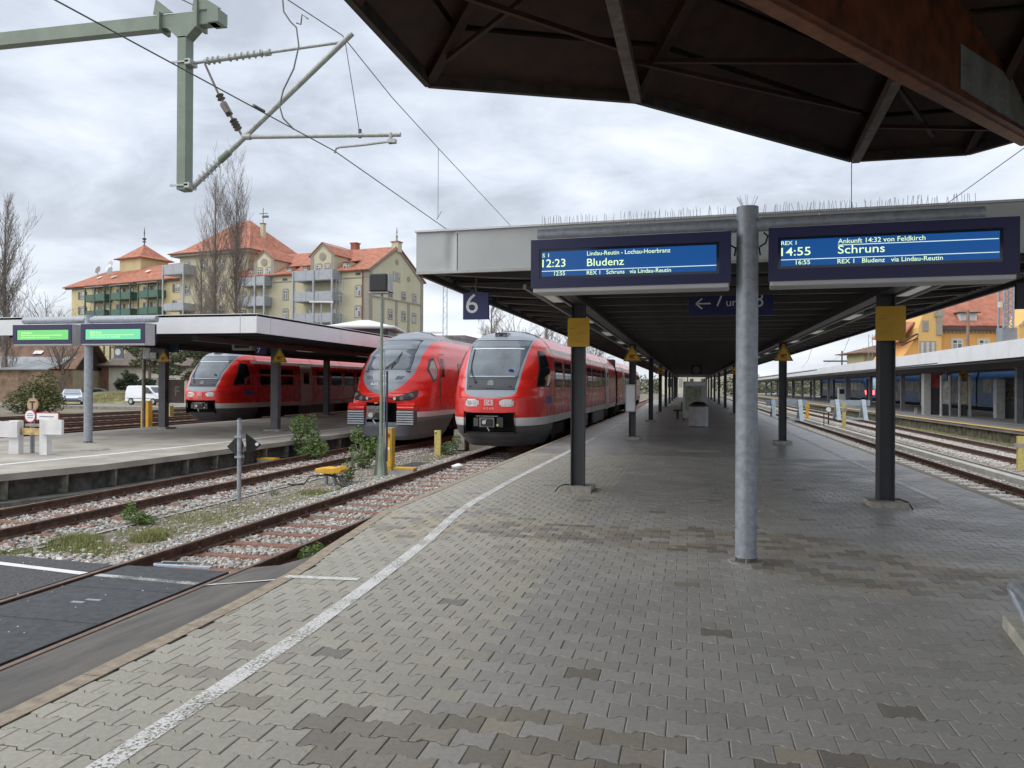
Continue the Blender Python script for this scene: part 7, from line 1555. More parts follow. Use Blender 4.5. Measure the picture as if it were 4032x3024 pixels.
# white pavilion roof behind the platform 7 canopy
FP = Frame((-13.3, 70), (1, 0), (0, 1)); t = thing('white_pavilion', 'low pavilion with a white pyramid roof behind the platform 7 canopy', 'building', FP(0, 0, 0)); mb = MB(); FP.box(mb, -2.6, 2.4, 0, 5, -.6, 6.8); mb.build('wall', M_dark, t); hip(FP, t, -3.3, 3.1, -.8, 5.8, 6.85, 7.6, -.5, .3, mat('white_roof_sheet', (0.72, 0.75, 0.77), 0.5, 0, 0.04, 1)); mb = MB(); FP.box(mb, -3.2, 3.0, -.7, 5.7, 6.6, 6.82); mb.build('eaves', mat('mauve_fascia', (0.30, 0.24, 0.24), 0.6, 0, 0.1), t)

# ---- orange building at the right
KO = 1.34
class BigFrame(Frame):
    def __call__(s, a, b_, z): return Frame.__call__(s, a * KO, b_ * KO, z * KO - .58)
FO = BigFrame((50.9, 100.5), (1, 0), (0, 1)); b4 = thing('orange_building', 'orange rendered station building with red tiled roof and stone gables at the right', 'building', FO(5, 0, 0))
mb = MB(); FO.box(mb, 1.8, 20, 0, 12, -.6, 7.2); mb.build('wall', M_wallo, b4)
roofpoly('roof', mat('red_roof_tiles', (0.42, 0.165, 0.11), 0.85, 0, 0.18, 1.2, 0.5, 12), b4, [[FO(1.2, -.6, 7.55), FO(21, -.6, 7.55), FO(21, 6, 14.2), FO(1.2, 6, 14.2)]])
mb = MB(); FO.box(mb, 1.8, 20, -.5, 0, 7.15, 7.5); mb.build('gutter', mat('dark_gutter', (0.10, 0.06, 0.06), 0.6, 0, 0), b4)
mb = MB()
for i in range(24): FO.box(mb, 2.0 + i * .36, 2.18 + i * .36, -.12, 0, 6.85, 7.05)
FO.box(mb, 1.8, 20, -.15, 0, 7.02, 7.14); mb.build('frieze', M_trim, b4)
for s0 in (3.45, 5.95): window(FO, b4, s0, s0 + .9, 5.3, 6.25, m_sur=mat('cream_surround', (0.55, 0.5, 0.36), 0.8, 0, 0))
# stair gable tower
mb = MB(); P = [(-.35, 7.3), (.1, 8.6), (.7, 9.9), (1.2, 8.8), (1.8, 8.0), (1.8, -.6), (-.35, -.6)]; mb.add([FO(a, -1.2, z) for a, z in P] + [FO(a, 6, z) for a, z in P], [tuple(range(7)), tuple(range(13, 6, -1))] + [(i, (i + 1) % 7, 7 + (i + 1) % 7, 7 + i) for i in range(7)]); tg = mb.build('gable_tower', mat('light_orange_render', (0.72, 0.46, 0.17), 0.9, 0, 0.05), b4)
mb = MB(); FO.box(mb, 1.3, 1.8, -1.35, -1.2, 6.6, 8.9); FO.box(mb, 1.1, 1.95, -1.4, -1.2, 8.3, 8.7); FO.box(mb, .1, .45, -1.3, -1.2, 7.0, 7.9); mb.build('pilaster', M_trim, tg)
for s0 in (-.15, .35, .85): window(FO, b4, s0 + .05, s0 + .25, 4.6, 5.9, t0=-1.2)
window(FO, b4, .15, .40, 7.1, 7.8, t0=-1.22)
mb = MB(); mb.add([FO(-1.9, -1, 4.2), FO(-.3, -1, 4.2), FO(-.3, -1, 6.6), FO(-1.9, 5, 4.2), FO(-.3, 5, 4.2), FO(-.3, 5, 6.6)], [(0, 1, 2), (3, 4, 5), (0, 2, 5, 3)]); FO.box(mb, -1.8, -.3, -.9, 5, -.6, 4.3); mb.build('side_wing', M_wallo, b4)
roofpoly('side_roof', MATS['red_roof_tiles'], b4, [[FO(-1.9, -.3, 6.0), FO(-.3, -.3, 7.9), FO(-.3, 5, 8.3), FO(-1.9, 5, 6.6)]])
mb = MB(); mb.bar(FO(-1.9, -1.2, 5.9), FO(-.45, -1.2, 6.7), .5, .12); mb.bar(FO(-1.9, -1.2, 5.6), FO(-.45, -1.2, 6.3), .3, .1); mb.build('porch_roof', M_wdark, b4)
mb = MB(); FO.box(mb, 4.1, 5.7, -.1, 3, 7.95, 8.75); dm = mb.build('dormer', M_frame, b4); mb = MB(); [FO.box(mb, 4.2 + .48 * k, 4.6 + .48 * k, -.13, -.1, 8.05, 8.65) for k in range(3)]; mb.build('pane', mat('pale_pane', (0.5, 0.52, 0.53), 0.3, 0, 0.1), dm); mb = MB(); FO.box(mb, 3.9, 5.9, -.4, 3, 8.75, 8.85); mb.build('dormer_roof', M_dark, dm)
mb = MB(); P = [(8.2, -.6), (8.2, 7.4), (9.9, 9.2), (10.6, 9.2), (12.0, 11.0), (16, 11), (16, -.6)]; mb.add([FO(a, -2.5, z) for a, z in P] + [FO(a, 2, z) for a, z in P], [tuple(range(7)), tuple(range(13, 6, -1))] + [(i, (i + 1) % 7, 7 + (i + 1) % 7, 7 + i) for i in range(7)]); rg = mb.build('right_gable', mat('light_orange_render', (0.72, 0.46, 0.17), 0.9, 0, 0.05), b4)
mb = MB()
for a, c in (((8.2, 7.4), (9.9, 9.2)), ((9.9, 9.2), (10.7, 9.2)), ((10.6, 9.2), (12, 11))): mb.bar(FO(a[0], -2.55, a[1]), FO(c[0], -2.55, c[1]), .2, .28)
FO.box(mb, 8.9, 9.1, -2.6, -2.5, 8.6, 9.3); FO.box(mb, 8.9, 10.2, -2.6, -2.4, 9.28, 9.4); mb.build('coping', mat('pale_stone', (0.5, 0.45, 0.32), 0.9, 0, 0.1), rg)
window(FO, b4, 9.6, 10.6, 5.3, 6.35, t0=-2.5)
t = thing('lattice_pylon', 'tall steel lattice pylon with a solid lower plate in front of the orange building', 'mast', tuple(BW(44.0, 73, 0)))
FL = Frame((44.3, 72), (1, 0), (0, 1)); mb = MB(); FL.box(mb, .0, 1.35, 0, .9, -.6, 7.15); mb.build('lower_plate', mat('grey_plate', (0.30, 0.31, 0.33), 0.6, 0.2, 0.12, 1), t); mb = MB()
for a in (.1, .95):
    for d in (0, .8): mb.cyl(FL(a + .02, d, 7.1), FL(a + .1, d, 13), .10, n=5)
for k in range(9): z = 7.2 + k * .6; mb.cyl(FL(.15, 0, z), FL(1.0, 0, z + .6), .045, n=4); mb.cyl(FL(1.0, 0, z), FL(.15, 0, z + .6), .045, n=4)
mb.build('lattice', M_galv, t)
mb = MB(); FL.box(mb, -.35, -.1, -.2, .1, 9.0, 9.5); mb.build('lantern', mat('lantern_glass', (0.6, 0.6, 0.5), 0.4, 0, 0), t)
t = thing('brown_lamp_post', 'slim brown post before the orange building windows', 'post', tuple(BW(41.8, 68, 0))); mb = MB(); c = BW(38.9, 68); mb.cyl((c.x, c.y, 0), (c.x, c.y, 8.4), .14, .12, n=6); mb.build('post', mat('brown_post', (0.3, 0.2, 0.14), 0.8, 0, 0.2), t)
# signal cabin between the columns
FG = Frame((60.8, 140), (1, 0), (0, 1)); t = thing('signal_cabin', 'yellow signal cabin with brown hip roof seen left of the nearest right column', 'building', FG(0, 0, 0)); mb = MB(); FG.box(mb, 1, 10, 0, 7, -.6, 7.8); mb.build('wall', mat('cabin_yellow', (0.55, 0.50, 0.30), 0.9, 0, 0.1), t); hip(FG, t, -.6, 11.6, -1.6, 8.6, 7.8, 9.3, 4.5, 6.5, M_tileb)
mb = MB(); [FG.box(mb, 1.3 + 1.7 * k, 1.4 + 1.7 * k, -.05, 0, 4.5, 7.6) for k in range(6)]; mb.build('glazing_bar', M_trim, t)
# masts and lattice pole
def lattice(label, x, y, z0, z1, w_):
    t = thing('catenary_mast', label, 'mast', (x, y, z0)); mb = MB()
    for a in (-1, 1): mb.bar((x + a * w_ / 2, y, z0), (x + a * w_ / 2 * .8, y, z1), .06, .06)
    n = int((z1 - z0) / (w_ * 1.1))
    for k in range(n): za, zb = z0 + (z1 - z0) * k / n, z0 + (z1 - z0) * (k + 1) / n; s_ = 1 if k % 2 else -1; mb.bar((x - s_ * w_ / 2 * .9, y, za), (x + s_ * w_ / 2 * .9, y, zb), .03, .03)
    mb.build('lattice', M_galv, t); return t
p_ = BW(-6.0, 71); lattice('slim lattice mast behind the canopy corner near the 6 sign', p_.x, p_.y, -.6, 12.2, .42)
p_ = BW(44 * .62, 120); lattice('distant lattice mast above the far right canopy', 24.5, 118, 0, 9, .6)
for i, (x, y, h_) in enumerate(((30, 170, 9), (38, 190, 10.5), (46, 210, 12))):
    t = thing('distant_mast', ['leftmost thin distant mast over the far right canopy', 'middle thin distant mast over the far right canopy', 'rightmost thin distant mast over the far right canopy'][i], 'mast', (x, y, 0)); mb = MB(); mb.cyl((x, y, 0), (x, y, h_), .16, n=5); mb.box(x - 3.5, x + 3.5, y - .1, y + .1, h_ - 2.2, h_ - 1.9); mb.build('mast', M_wire, t)
for i in range(3): wire('far_wire', ['lowest distant wire over the far right canopy', 'middle distant wire over the far right canopy', 'highest distant wire over the far right canopy'][i], [(10.2 + i * 3, 70, 5.6 + i * .9), (18 + i * 5, 130, 5.8 + i * .9), (30 + 6 * i, 230, 6.6 + i)], .02)
def lamp(label, lat, dep, zt, w_=1.6):
    c = BW(lat, dep); t = thing('street_lamp', label, 'street lamp', (c.x, c.y, 0)); mb = MB(); mb.cyl((c.x, c.y, -.6), (c.x, c.y, zt), .09, .06, n=6); mb.build('post', M_galv, t); mb = MB(); mb.obox((c.x, c.y, zt + .06), LAT, DEP, (0, 0, 1), w_ / 2, .2, .07); mb.build('lamp_head', M_white, t)
lamp('lamp with a flat pale head in front of the grey balconies', -15.6, 65, 8.4, 1.9); lamp('lamp with a flat head behind the middle railcar roof', -7.6, 75, 6.6, 2.0); lamp('lamp above the far right canopy', 26, 118, 7.2, 3.6); lamp('second lamp above the far right canopy', 16.5, 110, 5.6, 3.6)
# ------------------------------------------------------------------ vegetation
def seg_mesh(name, segs, m, n=3):
    A = np.array([s[0] for s in segs], float); Bv = np.array([s[1] for s in segs], float); r0 = np.array([s[2] for s in segs]); r1 = np.array([s[3] for s in segs])
    D = Bv - A; D /= np.linalg.norm(D, axis=1, keepdims=True) + 1e-9
    ref = np.where(np.abs(D[:, 2:3]) > .9, np.array([[1., 0, 0]]), np.array([[0, 0, 1.]])); X = np.cross(D, ref); X /= np.linalg.norm(X, axis=1, keepdims=True) + 1e-9; Y = np.cross(D, X)
    V = []
    for P, r in ((A, r0), (Bv, r1)):
        for k in range(n): a = 2 * math.pi * k / n; V.append(P + (X * math.cos(a) + Y * math.sin(a)) * r[:, None])
    V = np.stack(V, 1); F = np.array([(k, (k + 1) % n, n + (k + 1) % n, n + k) for k in range(n)])
    return npmesh(name, V.reshape(-1, 3), (F[None] + (np.arange(len(segs)) * 2 * n)[:, None, None]).ravel(), 4, m, True)
def grow(segs, p, d, L, r, depth, rs, spread, upw, nseg=4, kids=(5, 6), rmin=.012):
    pts = [np.array(p, float)]; d = np.array(d, float); d /= np.linalg.norm(d)
    for i in range(nseg):
        d = d + rs.normal(0, .10, 3) + np.array([0, 0, upw]) * .25; d /= np.linalg.norm(d); q = pts[-1] + d * L / nseg
        ra, rb = r * (1 - .75 * i / nseg), r * (1 - .75 * (i + 1) / nseg); segs.append((pts[-1], q, max(ra, rmin), max(rb, rmin * .8))); pts.append(q)
        if depth > 0:
            for _ in range(rs.randint(max(1, kids[0] // nseg), max(2, kids[1] // nseg + 2))):
                s_ = rs.normal(0, 1, 3); s_ -= d * s_.dot(d); s_ /= np.linalg.norm(s_) + 1e-9
                grow(segs, q - d * L / nseg * rs.uniform(0, 1), d * (1 - spread) + s_ * spread, L * rs.uniform(.32, .55), rb * .5, depth - 1, rs, spread, upw, 3, kids, rmin)
def tree(label, lat, dep, z0, H_, W_, kind, seed, grp=None, nlimb=60):
    c = BW(lat, dep); rs = np.random.RandomState(seed); t = thing({'poplar': 'bare_poplar', 'bare': 'bare_tree'}[kind], label, 'tree', (c.x, c.y, z0), grp)
    base = np.array([c.x, c.y, z0]); trunk = []; segs = []
    if kind == 'poplar':
        for k in range(10): trunk.append((base + [0, 0, H_ * .92 * k / 10], base + [0, 0, H_ * .92 * (k + 1) / 10], .27 * (1 - k / 10.5) + .03, .27 * (1 - (k + 1) / 10.5) + .03))
        for i in range(nlimb):
            f = rs.uniform(.04, .9) ** 1.0; a = rs.uniform(0, 6.28); h0 = H_ * f; prof = W_ / 2 * min(1, .6 + f * 1.3) * (1 - max(0, f - .6) * 1.3)
            d = np.array([math.cos(a), math.sin(a), 0]); L = H_ * rs.uniform(.16, .30) * (1 - f * .35)
            lean = min(1.0, prof / L * rs.uniform(.5, 1.35)); grow(segs, base + [0, 0, h0], d * lean + np.array([0, 0, 1.0]), L, .06 * (1 - f * .6), 2, rs, .34, .8, 4, (6, 8), .011)
    else:
        trunk.append((base, base + [0, 0, H_ * .3], .25, .2))
        for i in range(nlimb):
            a = rs.uniform(0, 6.28); d = np.array([math.cos(a), math.sin(a), 0]) * W_ / H_ + np.array([0, 0, rs.uniform(.2, 1.1)]); grow(segs, base + [0, 0, H_ * rs.uniform(.15, .4)], d, H_ * rs.uniform(.35, .62), .11, 2, rs, .45, .25, 4, (4, 5), .018)
    linked('trunk', seg_mesh('trunk', trunk, M_bark, 8), (-c.x, -c.y, -z0), t); linked('crown', seg_mesh('crown', segs, M_bark), (-c.x, -c.y, -z0), t); return t
tree('tall bare double poplar in front of the corner building, left stem', -35.5, 95, -.6, 27.6, 3.8, 'poplar', 3, None, 56)
tree('tall bare double poplar in front of the corner building, right stem', -33.3, 96, -.6, 27.0, 3.8, 'poplar', 4, None, 56)
tree('smaller bare poplar leaning against the left side of the double poplar', -37.9, 97, -.6, 18.5, 3.2, 'poplar', 14, None, 30)
tree('bare poplar at the left edge of the picture', -54.2, 85, -.6, 21.8, 4.2, 'poplar', 5, None, 60)
tree('bare spreading tree right of the left edge poplar', -49.8, 88, -.6, 13.5, 6, 'bare', 6, 'bare trees behind the platform 7 displays', 10)
tree('hazy bare tree left of the long yellow wing', -73, 128, -.6, 17, 10, 'bare', 7, 'bare trees behind the platform 7 displays', 12)
tree('hazy bare tree next to the end of the long wing', -80, 135, -.6, 17, 9, 'bare', 8, 'bare trees behind the platform 7 displays', 12)
for i, (lat, dep, h_, w_, k) in enumerate(((-2.5, 95, 12.5, 4.5, 'poplar'), (.8, 92, 12, 5, 'bare'), (4.2, 98, 12.5, 5, 'poplar'), (7.2, 105, 12.0, 6, 'bare'), (11, 112, 11.5, 6, 'bare'))):
    tree(['slim bare tree directly below the 6 sign', 'spreading bare tree just right of the 6 sign', 'brown bare tree above the nearest train roof', 'bare tree along the underside of the canopy edge', 'rightmost bare tree behind the canopy edge above the train'][i], lat, dep, -.6, h_, w_, k, 20 + i, 'bare trees beyond the nearest train', 22 if k == 'bare' else 34)

def leafcloud(name, blobs, n, size, m, seed, parent=None, up=.3):
    """many small leaf faces spread through the volume of ellipsoids"""
    rs = np.random.RandomState(seed); vol = np.array([b_[3] * b_[4] * b_[5] for b_ in blobs]); k = rs.choice(len(blobs), n, p=vol / vol.sum()); Bb = np.array(blobs)[k]
    v = rs.normal(0, 1, (n, 3)); v /= np.linalg.norm(v, axis=1, keepdims=True); r = rs.uniform(.25, 1, n) ** .5; P = Bb[:, :3] + v * r[:, None] * Bb[:, 3:6]
    clump = np.sin(P[:, 0] * 5.1) * np.sin(P[:, 1] * 4.3 + 1) * np.sin(P[:, 2] * 6.1 + 2); keep = clump > -.32 - .3 * (r < .7); P = P[keep]; n = len(P)
    d = rs.normal(0, 1, (n, 3)); d[:, 2] = np.abs(d[:, 2]) * up; d /= np.linalg.norm(d, axis=1, keepdims=True); e = np.cross(d, rs.normal(0, 1, (n, 3))); e /= np.linalg.norm(e, axis=1, keepdims=True)
    s_ = rs.uniform(.6, 1.3, n)[:, None] * size; V = np.stack([P - d * s_, P + e * s_ * .45, P + d * s_, P - e * s_ * .45], 1); F = (np.array([(0, 1, 2, 3)])[None] + (np.arange(n) * 4)[:, None, None])
    c = np.array([(0.9, 1, .8), (1.25, 1.2, .7), (.62, .72, .6)])[rs.randint(0, 3, n)] * rs.uniform(.75, 1.25, n)[:, None]
    return npmesh(name, V.reshape(-1, 3), F.ravel(), 4, m, False, np.repeat(c, 4, 0))
def leaf_mat(nm, col):
    m = bpy.data.materials.new(nm); m.use_nodes = True; t = m.node_tree; b_ = t.nodes['Principled BSDF']; b_.inputs['Roughness'].default_value = .7
    at = N(t, 'ShaderNodeAttribute', attribute_name='tint'); mu = N(t, 'ShaderNodeVectorMath', operation='MULTIPLY'); t.links.new(at.outputs['Color'], mu.inputs[0]); mu.inputs[1].default_value = col; t.links.new(mu.outputs[0], b_.inputs['Base Color']); return m
L1_ = leaf_mat('shrub_leaf', (0.135, 0.20, 0.08)); L2_ = leaf_mat('fresh_leaf', (0.13, 0.20, 0.06)); L3_ = leaf_mat('olive_leaf', (0.12, 0.125, 0.055)); L4_ = leaf_mat('pine_needle', (0.042, 0.060, 0.034)); L5_ = leaf_mat('grey_green_needle', (0.12, 0.135, 0.085))
def shrub(label, x, y, z, blobs, n, size, m, seed, cat='shrub', nm='shrub', stems=6, leafname='foliage'):
    t = thing(nm, label, cat, (x, y, z)); bl = [(x + a, y + b_, z + c, d, e, f) for a, b_, c, d, e, f in blobs]; o = linked(leafname, leafcloud(leafname, bl, n, size, m, seed), (-x, -y, -z), t)
    rs = np.random.RandomState(seed + 50); segs = []
    for _ in range(stems):
        q = bl[rs.randint(len(bl))]; e = np.array(q[:3]) + rs.uniform(-.6, .6, 3) * np.array(q[3:6]); mid = (np.array([x, y, z]) + e) / 2 + rs.normal(0, .05, 3); rr = .02 * max(1, size * 12); segs += [((x, y, z), mid, rr, rr * .7), (mid, e, rr * .7, rr * .3)]
    linked('stems', seg_mesh('stems', segs, M_bark, 4), (-x, -y, -z), t); return t
shrub('green bush growing against the platform 7 wall left of the oval nosed train', -11.35, 22.4, -.6, [(0, 0, .55, .5, .4, .5), (-.25, 0, 1.05, .35, .3, .35), (.35, -.3, .35, .5, .4, .35), (.1, .1, 1.15, .2, .2, .3)], 2600, .05, L1_, 1)
shrub('green bush between the mast and the track of the oval nosed train', -8.75, 20.6, -.6, [(0, 0, .4, .35, .3, .4), (-.2, 0, .85, .2, .2, .35), (.25, .1, .6, .3, .25, .3)], 1500, .045, L1_, 2)
shrub('small dark shrub next to the yellow junction box', -7.85, 17.55, -.6, [(.05, 0, .45, .16, .16, .3), (.15, 0, .7, .13, .12, .2), (0, 0, .15, .18, .15, .15)], 700, .035, L1_, 3)
shrub('leafy green weed on the strip between the rails at the left', -8.83, 11.35, -.6, [(0, 0, .13, .26, .22, .12), (-.05, 0, .27, .1, .1, .13), (.2, .05, .08, .2, .15, .08)], 1500, .022, L2_, 4, 'plant', 'leafy_weed')
shrub('round green weed growing beside the near rail at the kerb', -4.70, 9.35, -.56, [(0, 0, .10, .15, .16, .11), (.06, .1, .16, .08, .1, .08)], 900, .016, L2_, 5, 'plant', 'leafy_weed')
shrub('weedy bush at the foot of the yellow post before the nearest train', -7.75, 25.3, -.6, [(0, 0, .2, .3, .25, .25), (.25, .1, .45, .15, .15, .25), (-.25, 0, .15, .2, .2, .15)], 900, .04, L1_, 6)
for k, (x, y, s_) in enumerate(((-8.35, 15.0, .07), (-7.6, 20.2, .1), (-7.3, 16.0, .06))): shrub(['tiny green tuft near the junction box cables', 'low green tuft behind the yellow cabinet', 'tiny tuft between mast and near rail'][k], x, y, -.6, [(0, 0, s_ * .6, s_ * 2, s_ * 2, s_)], 260, .02, L2_, 30 + k, 'plant', 'small_tuft')
def sc(b_, k): return [tuple(v * k for v in q) for q in b_]
P_ = BW(-35.8, 60); shrub('large olive green bush in front of the grey shed at the left', P_.x, P_.y, -.6, [(0, 0, 1.2, 2.0, 1.4, 1.2), (-1.3, 0, .8, 1.4, 1.2, .9), (.6, 0, 2.2, 1.1, .9, 1.0), (1.3, 0, .9, 1.2, 1.0, .9)], 5200, .11, L3_, 7, stems=14)
P_ = BW(-37.0, 55); shrub('low green bramble at the left edge of the yard', P_.x, P_.y, -.6, [(0, 0, .5, 1.6, 1.0, .6)], 1600, .1, L1_, 8)
def pine(label, lat, dep, H_, blobs, n, m, seed, size=.16):
    P_ = BW(lat, dep); x, y = P_.x, P_.y; t = thing('pine_tree', label, 'tree', (x, y, -.6)); bl = [(x + LAT.x * a + DEP.x * b_, y + LAT.y * a + DEP.y * b_, c - .6, d, d * .8, f) for a, b_, c, d, f in blobs]
    linked('crown', leafcloud('crown', bl, n, size, m, seed, up=.15), (-x, -y, .6), t); segs = [((x, y, -.6), (x + .2, y, H_ * .5), .22, .16), ((x + .2, y, H_ * .5), (x, y, H_ * .85), .16, .06)]
    for q in bl: segs.append(((x + .1, y, -.6 + H_ * .45), q[:3], .09, .03))
    linked('trunk', seg_mesh('trunk', segs, M_bark, 6), (-x, -y, .6), t)
pine('dark green mountain pine in front of the cream house', -39.8, 84, 3.6, [(-1.2, 0, 2.2, 1.0, .6), (0, 0, 2.0, 1.3, .6), (1.3, 0, 2.4, .9, .5), (-.4, 0, 2.9, .8, .5), (1.0, 0, 1.4, 1.1, .5), (-1.0, 0, 3.3, .4, .5)], 5200, L4_, 9)
pine('large grey green pine behind the platform clock', -42.0, 92, 8, [(-2.6, 0, 6.6, 1.6, .6), (-.4, 0, 5.9, 1.8, .7), (2.4, 0, 5.3, 2.1, .8), (-.5, 0, 4.7, 1.8, .6), (2.4, 0, 3.9, 2.0, .7), (5.4, 1, 6.2, 2.4, 1.0), (7.0, 1, 4.6, 2.4, 1.1), (5.4, 1, 3.1, 2.2, .8)], 9000, L5_, 10, .18)
# distant vegetation seen under the canopies, and wooded ridge
rs = np.random.RandomState(12); bl = []
for k in range(60): lat = rs.uniform(-30, 120); c = BW(lat, rs.uniform(215, 300)); bl.append((c.x, c.y, rs.uniform(1, 3.5), rs.uniform(5, 9), 5, rs.uniform(2, 4.5)))
me = leafcloud('distant_trees', bl, 26000, .55, leaf_mat('far_scrub', (0.15, 0.145, 0.12)), 13); o = linked('distant_trees', me); o['kind'] = 'stuff'
mb = MB(); n = 60; prev = None
for i in range(n + 1):
    a = math.radians(-75 + 150 * i / n); r_ = 900; x, y = r_ * math.sin(a), r_ * math.cos(a); h_ = 14 + 9 * math.sin(i * .37) + 5 * math.sin(i * 1.1 + 1); cur = ((x, y, -1), (x * 1.05, y * 1.05, h_))
    if prev: mb.quad(prev[0], cur[0], cur[1], prev[1])
    prev = cur
struct(mb.build('hills', mat('hazy_hills', (0.26, 0.29, 0.31), 1.0, 0, 0.15, .02)))
# shed and hoarding seen through the far end of the canopy
FE = Frame((8, 190), (1, 0), (0, 1)); t = thing('distant_white_building', 'pale low building visible through the far opening of the canopy', 'building', FE(0, 0, 0)); mb = MB(); FE.box(mb, -14, 8, 0, 8, -.6, 6); mb.build('wall', mat('distant_pale_wall', (0.45, 0.46, 0.42), 0.9, 0, 0.1, .5), t); mb = MB(); [FE.box(mb, -13 + 2.2 * k, -12 + 2.2 * k, -.06, 0, 1.5, 4.5) for k in range(9)]; mb.build('window', M_pane, t)
FE2 = Frame((60, 230), (1, 0), (0, 1)); t = thing('distant_cream_building', 'cream building glimpsed between the far canopy columns', 'building', FE2(0, 0, 0)); mb = MB(); FE2.box(mb, -16, 8, 0, 8, -.6, 7); mb.build('wall', mat('distant_cream_wall', (0.60, 0.57, 0.47), 0.9, 0, 0.1, .5), t); mb = MB(); [FE2.box(mb, -15 + 3.2 * k, -14 + 3.2 * k, -.06, 0, 1.5, 4.0) for k in range(7)]; mb.build('window', M_pane, t)

# grass tufts and moss on the strip between the tracks
def grass(name, patches, n, h_, seed, cols):
    rs = np.random.RandomState(seed); w_ = np.array([p_[2] * p_[3] * p_[4] for p_ in patches]); k = rs.choice(len(patches), n, p=w_ / w_.sum()); Pp = np.array(patches)[k]
    a = rs.uniform(0, 6.28, n); r = rs.uniform(0, 1, n) ** .6; x = Pp[:, 0] + np.cos(a) * r * Pp[:, 2]; y = Pp[:, 1] + np.sin(a) * r * Pp[:, 3]; hh = h_ * Pp[:, 5] * rs.uniform(.4, 1.2, n) * (1.15 - r * .5)
    d = rs.uniform(0, 6.28, n); ln = rs.uniform(.1, .7, n) * hh; wd = rs.uniform(.0025, .005, n) * (1 + hh * 4)
    B0 = np.stack([x - np.sin(d) * wd, y + np.cos(d) * wd, np.full(n, ZG)], 1); B1 = np.stack([x + np.sin(d) * wd, y - np.cos(d) * wd, np.full(n, ZG)], 1); T = np.stack([x + np.cos(d) * ln, y + np.sin(d) * ln, ZG + hh], 1)
    V = np.stack([B0, B1, T], 1); c = np.array(cols)[rs.randint(0, len(cols), n)] * rs.uniform(.7, 1.25, n)[:, None]
    me = npmesh(name, V.reshape(-1, 3), np.arange(n * 3), 3, M_gr, False, np.repeat(c, 3, 0)); o = linked(name, me); o['kind'] = 'stuff'
M_gr = leaf_mat('grass_blade', (1, 1, 1))
gc = [(0.23, 0.27, 0.075), (0.29, 0.29, 0.11), (0.17, 0.23, 0.06), (0.34, 0.30, 0.15)]
grass('grass', [(-8.75, 9.9, .45, .45, 1.0, 1.0), (-8.3, 9.6, .7, .35, .9, .5), (-7.75, 10.35, .28, .3, 1.3, 1.2), (-8.9, 9.05, .4, .3, .8, .7), (-8.1, 10.9, .6, .5, .35, .5), (-7.7, 9.2, .5, .35, .6, .5), (-8.0, 13, .8, 1.4, .12, .5), (-7.7, 15.6, .4, .4, .4, .8), (-8.4, 12.1, .6, .6, .2, .5), (-7.5, 12.0, .5, .9, .12, .5)], 15000, .11, 1, gc)
grass('moss', [(-8.3, 9.9, 1.0, .7, 1.0, .22), (-8.9, 9.1, .7, .4, 1.0, .2), (-8.1, 11.5, .8, 1.3, .35, .2), (-7.9, 14.5, .7, 2.2, .2, .25), (-7.6, 21.2, .8, 1.6, .4, .4), (-7.5, 24.5, .8, 2.2, .5, .5)], 15000, .06, 2, [(0.19, 0.20, 0.045), (0.24, 0.23, 0.07), (0.2, 0.17, 0.09)])
grass('verge_grass', [(8.0, 30, .7, 6, .25, 1.2), (8.2, 40, .5, 8, .3, 1.2), (12.4, 33, .35, 8, .8, 2.0), (12.2, 45, .3, 9, .8, 2), (-12.2, 12.5, .3, 1.6, .3, 1.0), (-16.2, 15.6, .5, .12, 3, .9)], 5000, .08, 3, gc)
P_ = BW(-42.3, 84.5); grass('lawn_bank', [(P_.x, P_.y, 3.6, 3.0, 1, 9.0)], 9000, .14, 4, [(0.22, 0.2, 0.08), (0.2, 0.22, 0.07), (0.3, 0.25, 0.12)])
mb = MB(); c = BW(-45.5, 82)
mb.add([tuple(BW(-46, 81, -.4)), tuple(BW(-38.5, 81, -.4)), tuple(BW(-38, 88, -.4)), tuple(BW(-46.5, 88, -.4)), tuple(BW(-45, 84, .55)), tuple(BW(-39.8, 84, .7)), tuple(BW(-39.8, 86.5, .9)), tuple(BW(-45, 86.5, .8))], [(0, 1, 5, 4), (1, 2, 6, 5), (2, 3, 7, 6), (3, 0, 4, 7), (4, 5, 6, 7)]); struct(mb.build('grass_bank', mat('dry_grass_bank', (0.24, 0.22, 0.10), 0.95, 0, 0.35, 1.5, 0.6, 10)))

# ------------------------------------------------------------------ vehicles
def car(name, label, cat, P0, yaw, prof, glassprof, wd, wheels, paint, front=None, van=False):
    t = thing(name, label, cat, (P0.x, P0.y, -.31)); t.rotation_euler = (0, 0, yaw); LOCAL.add(t.name)
    # profile runs along x (front = +x), extruded with tumblehome
    def loft(pr, w_lo, w_hi, zlo, zhi, m, nm, par, push=0):
        mb = MB(); n = len(pr); vs = []
        for s_ in (-1, 1):
            for x, z in pr:
                k = min(1, max(0, (z - zlo) / (zhi - zlo))); vs.append((x, s_ * ((w_lo + (w_hi - w_lo) * k ** 1.5) + push), z))
        mb.add(vs, [tuple(range(n)), tuple(range(2 * n - 1, n - 1, -1))] + [(i, (i + 1) % n, n + (i + 1) % n, n + i) for i in range(n)]); return mb.build(nm, m, par, bevel=.035 if not push else 0)
    zt = max(z for _, z in prof); loft(prof, wd / 2, wd / 2 - .2, .8, zt, paint, 'body', t)
    loft(glassprof, wd / 2, wd / 2 - .2, .8, zt, M_tglass, 'side_window', t, .012)
    return t
M_cw = mat('white_car_paint', (0.72, 0.74, 0.78), 0.25, 0, 0.02, 2, coat=0.5); M_cs = mat('silver_blue_paint', (0.52, 0.58, 0.68), 0.3, 0.2, 0.02, 2, coat=0.4)
M_tyre = mat('tyre_rubber', (0.02, 0.02, 0.02), 0.8, 0, 0)
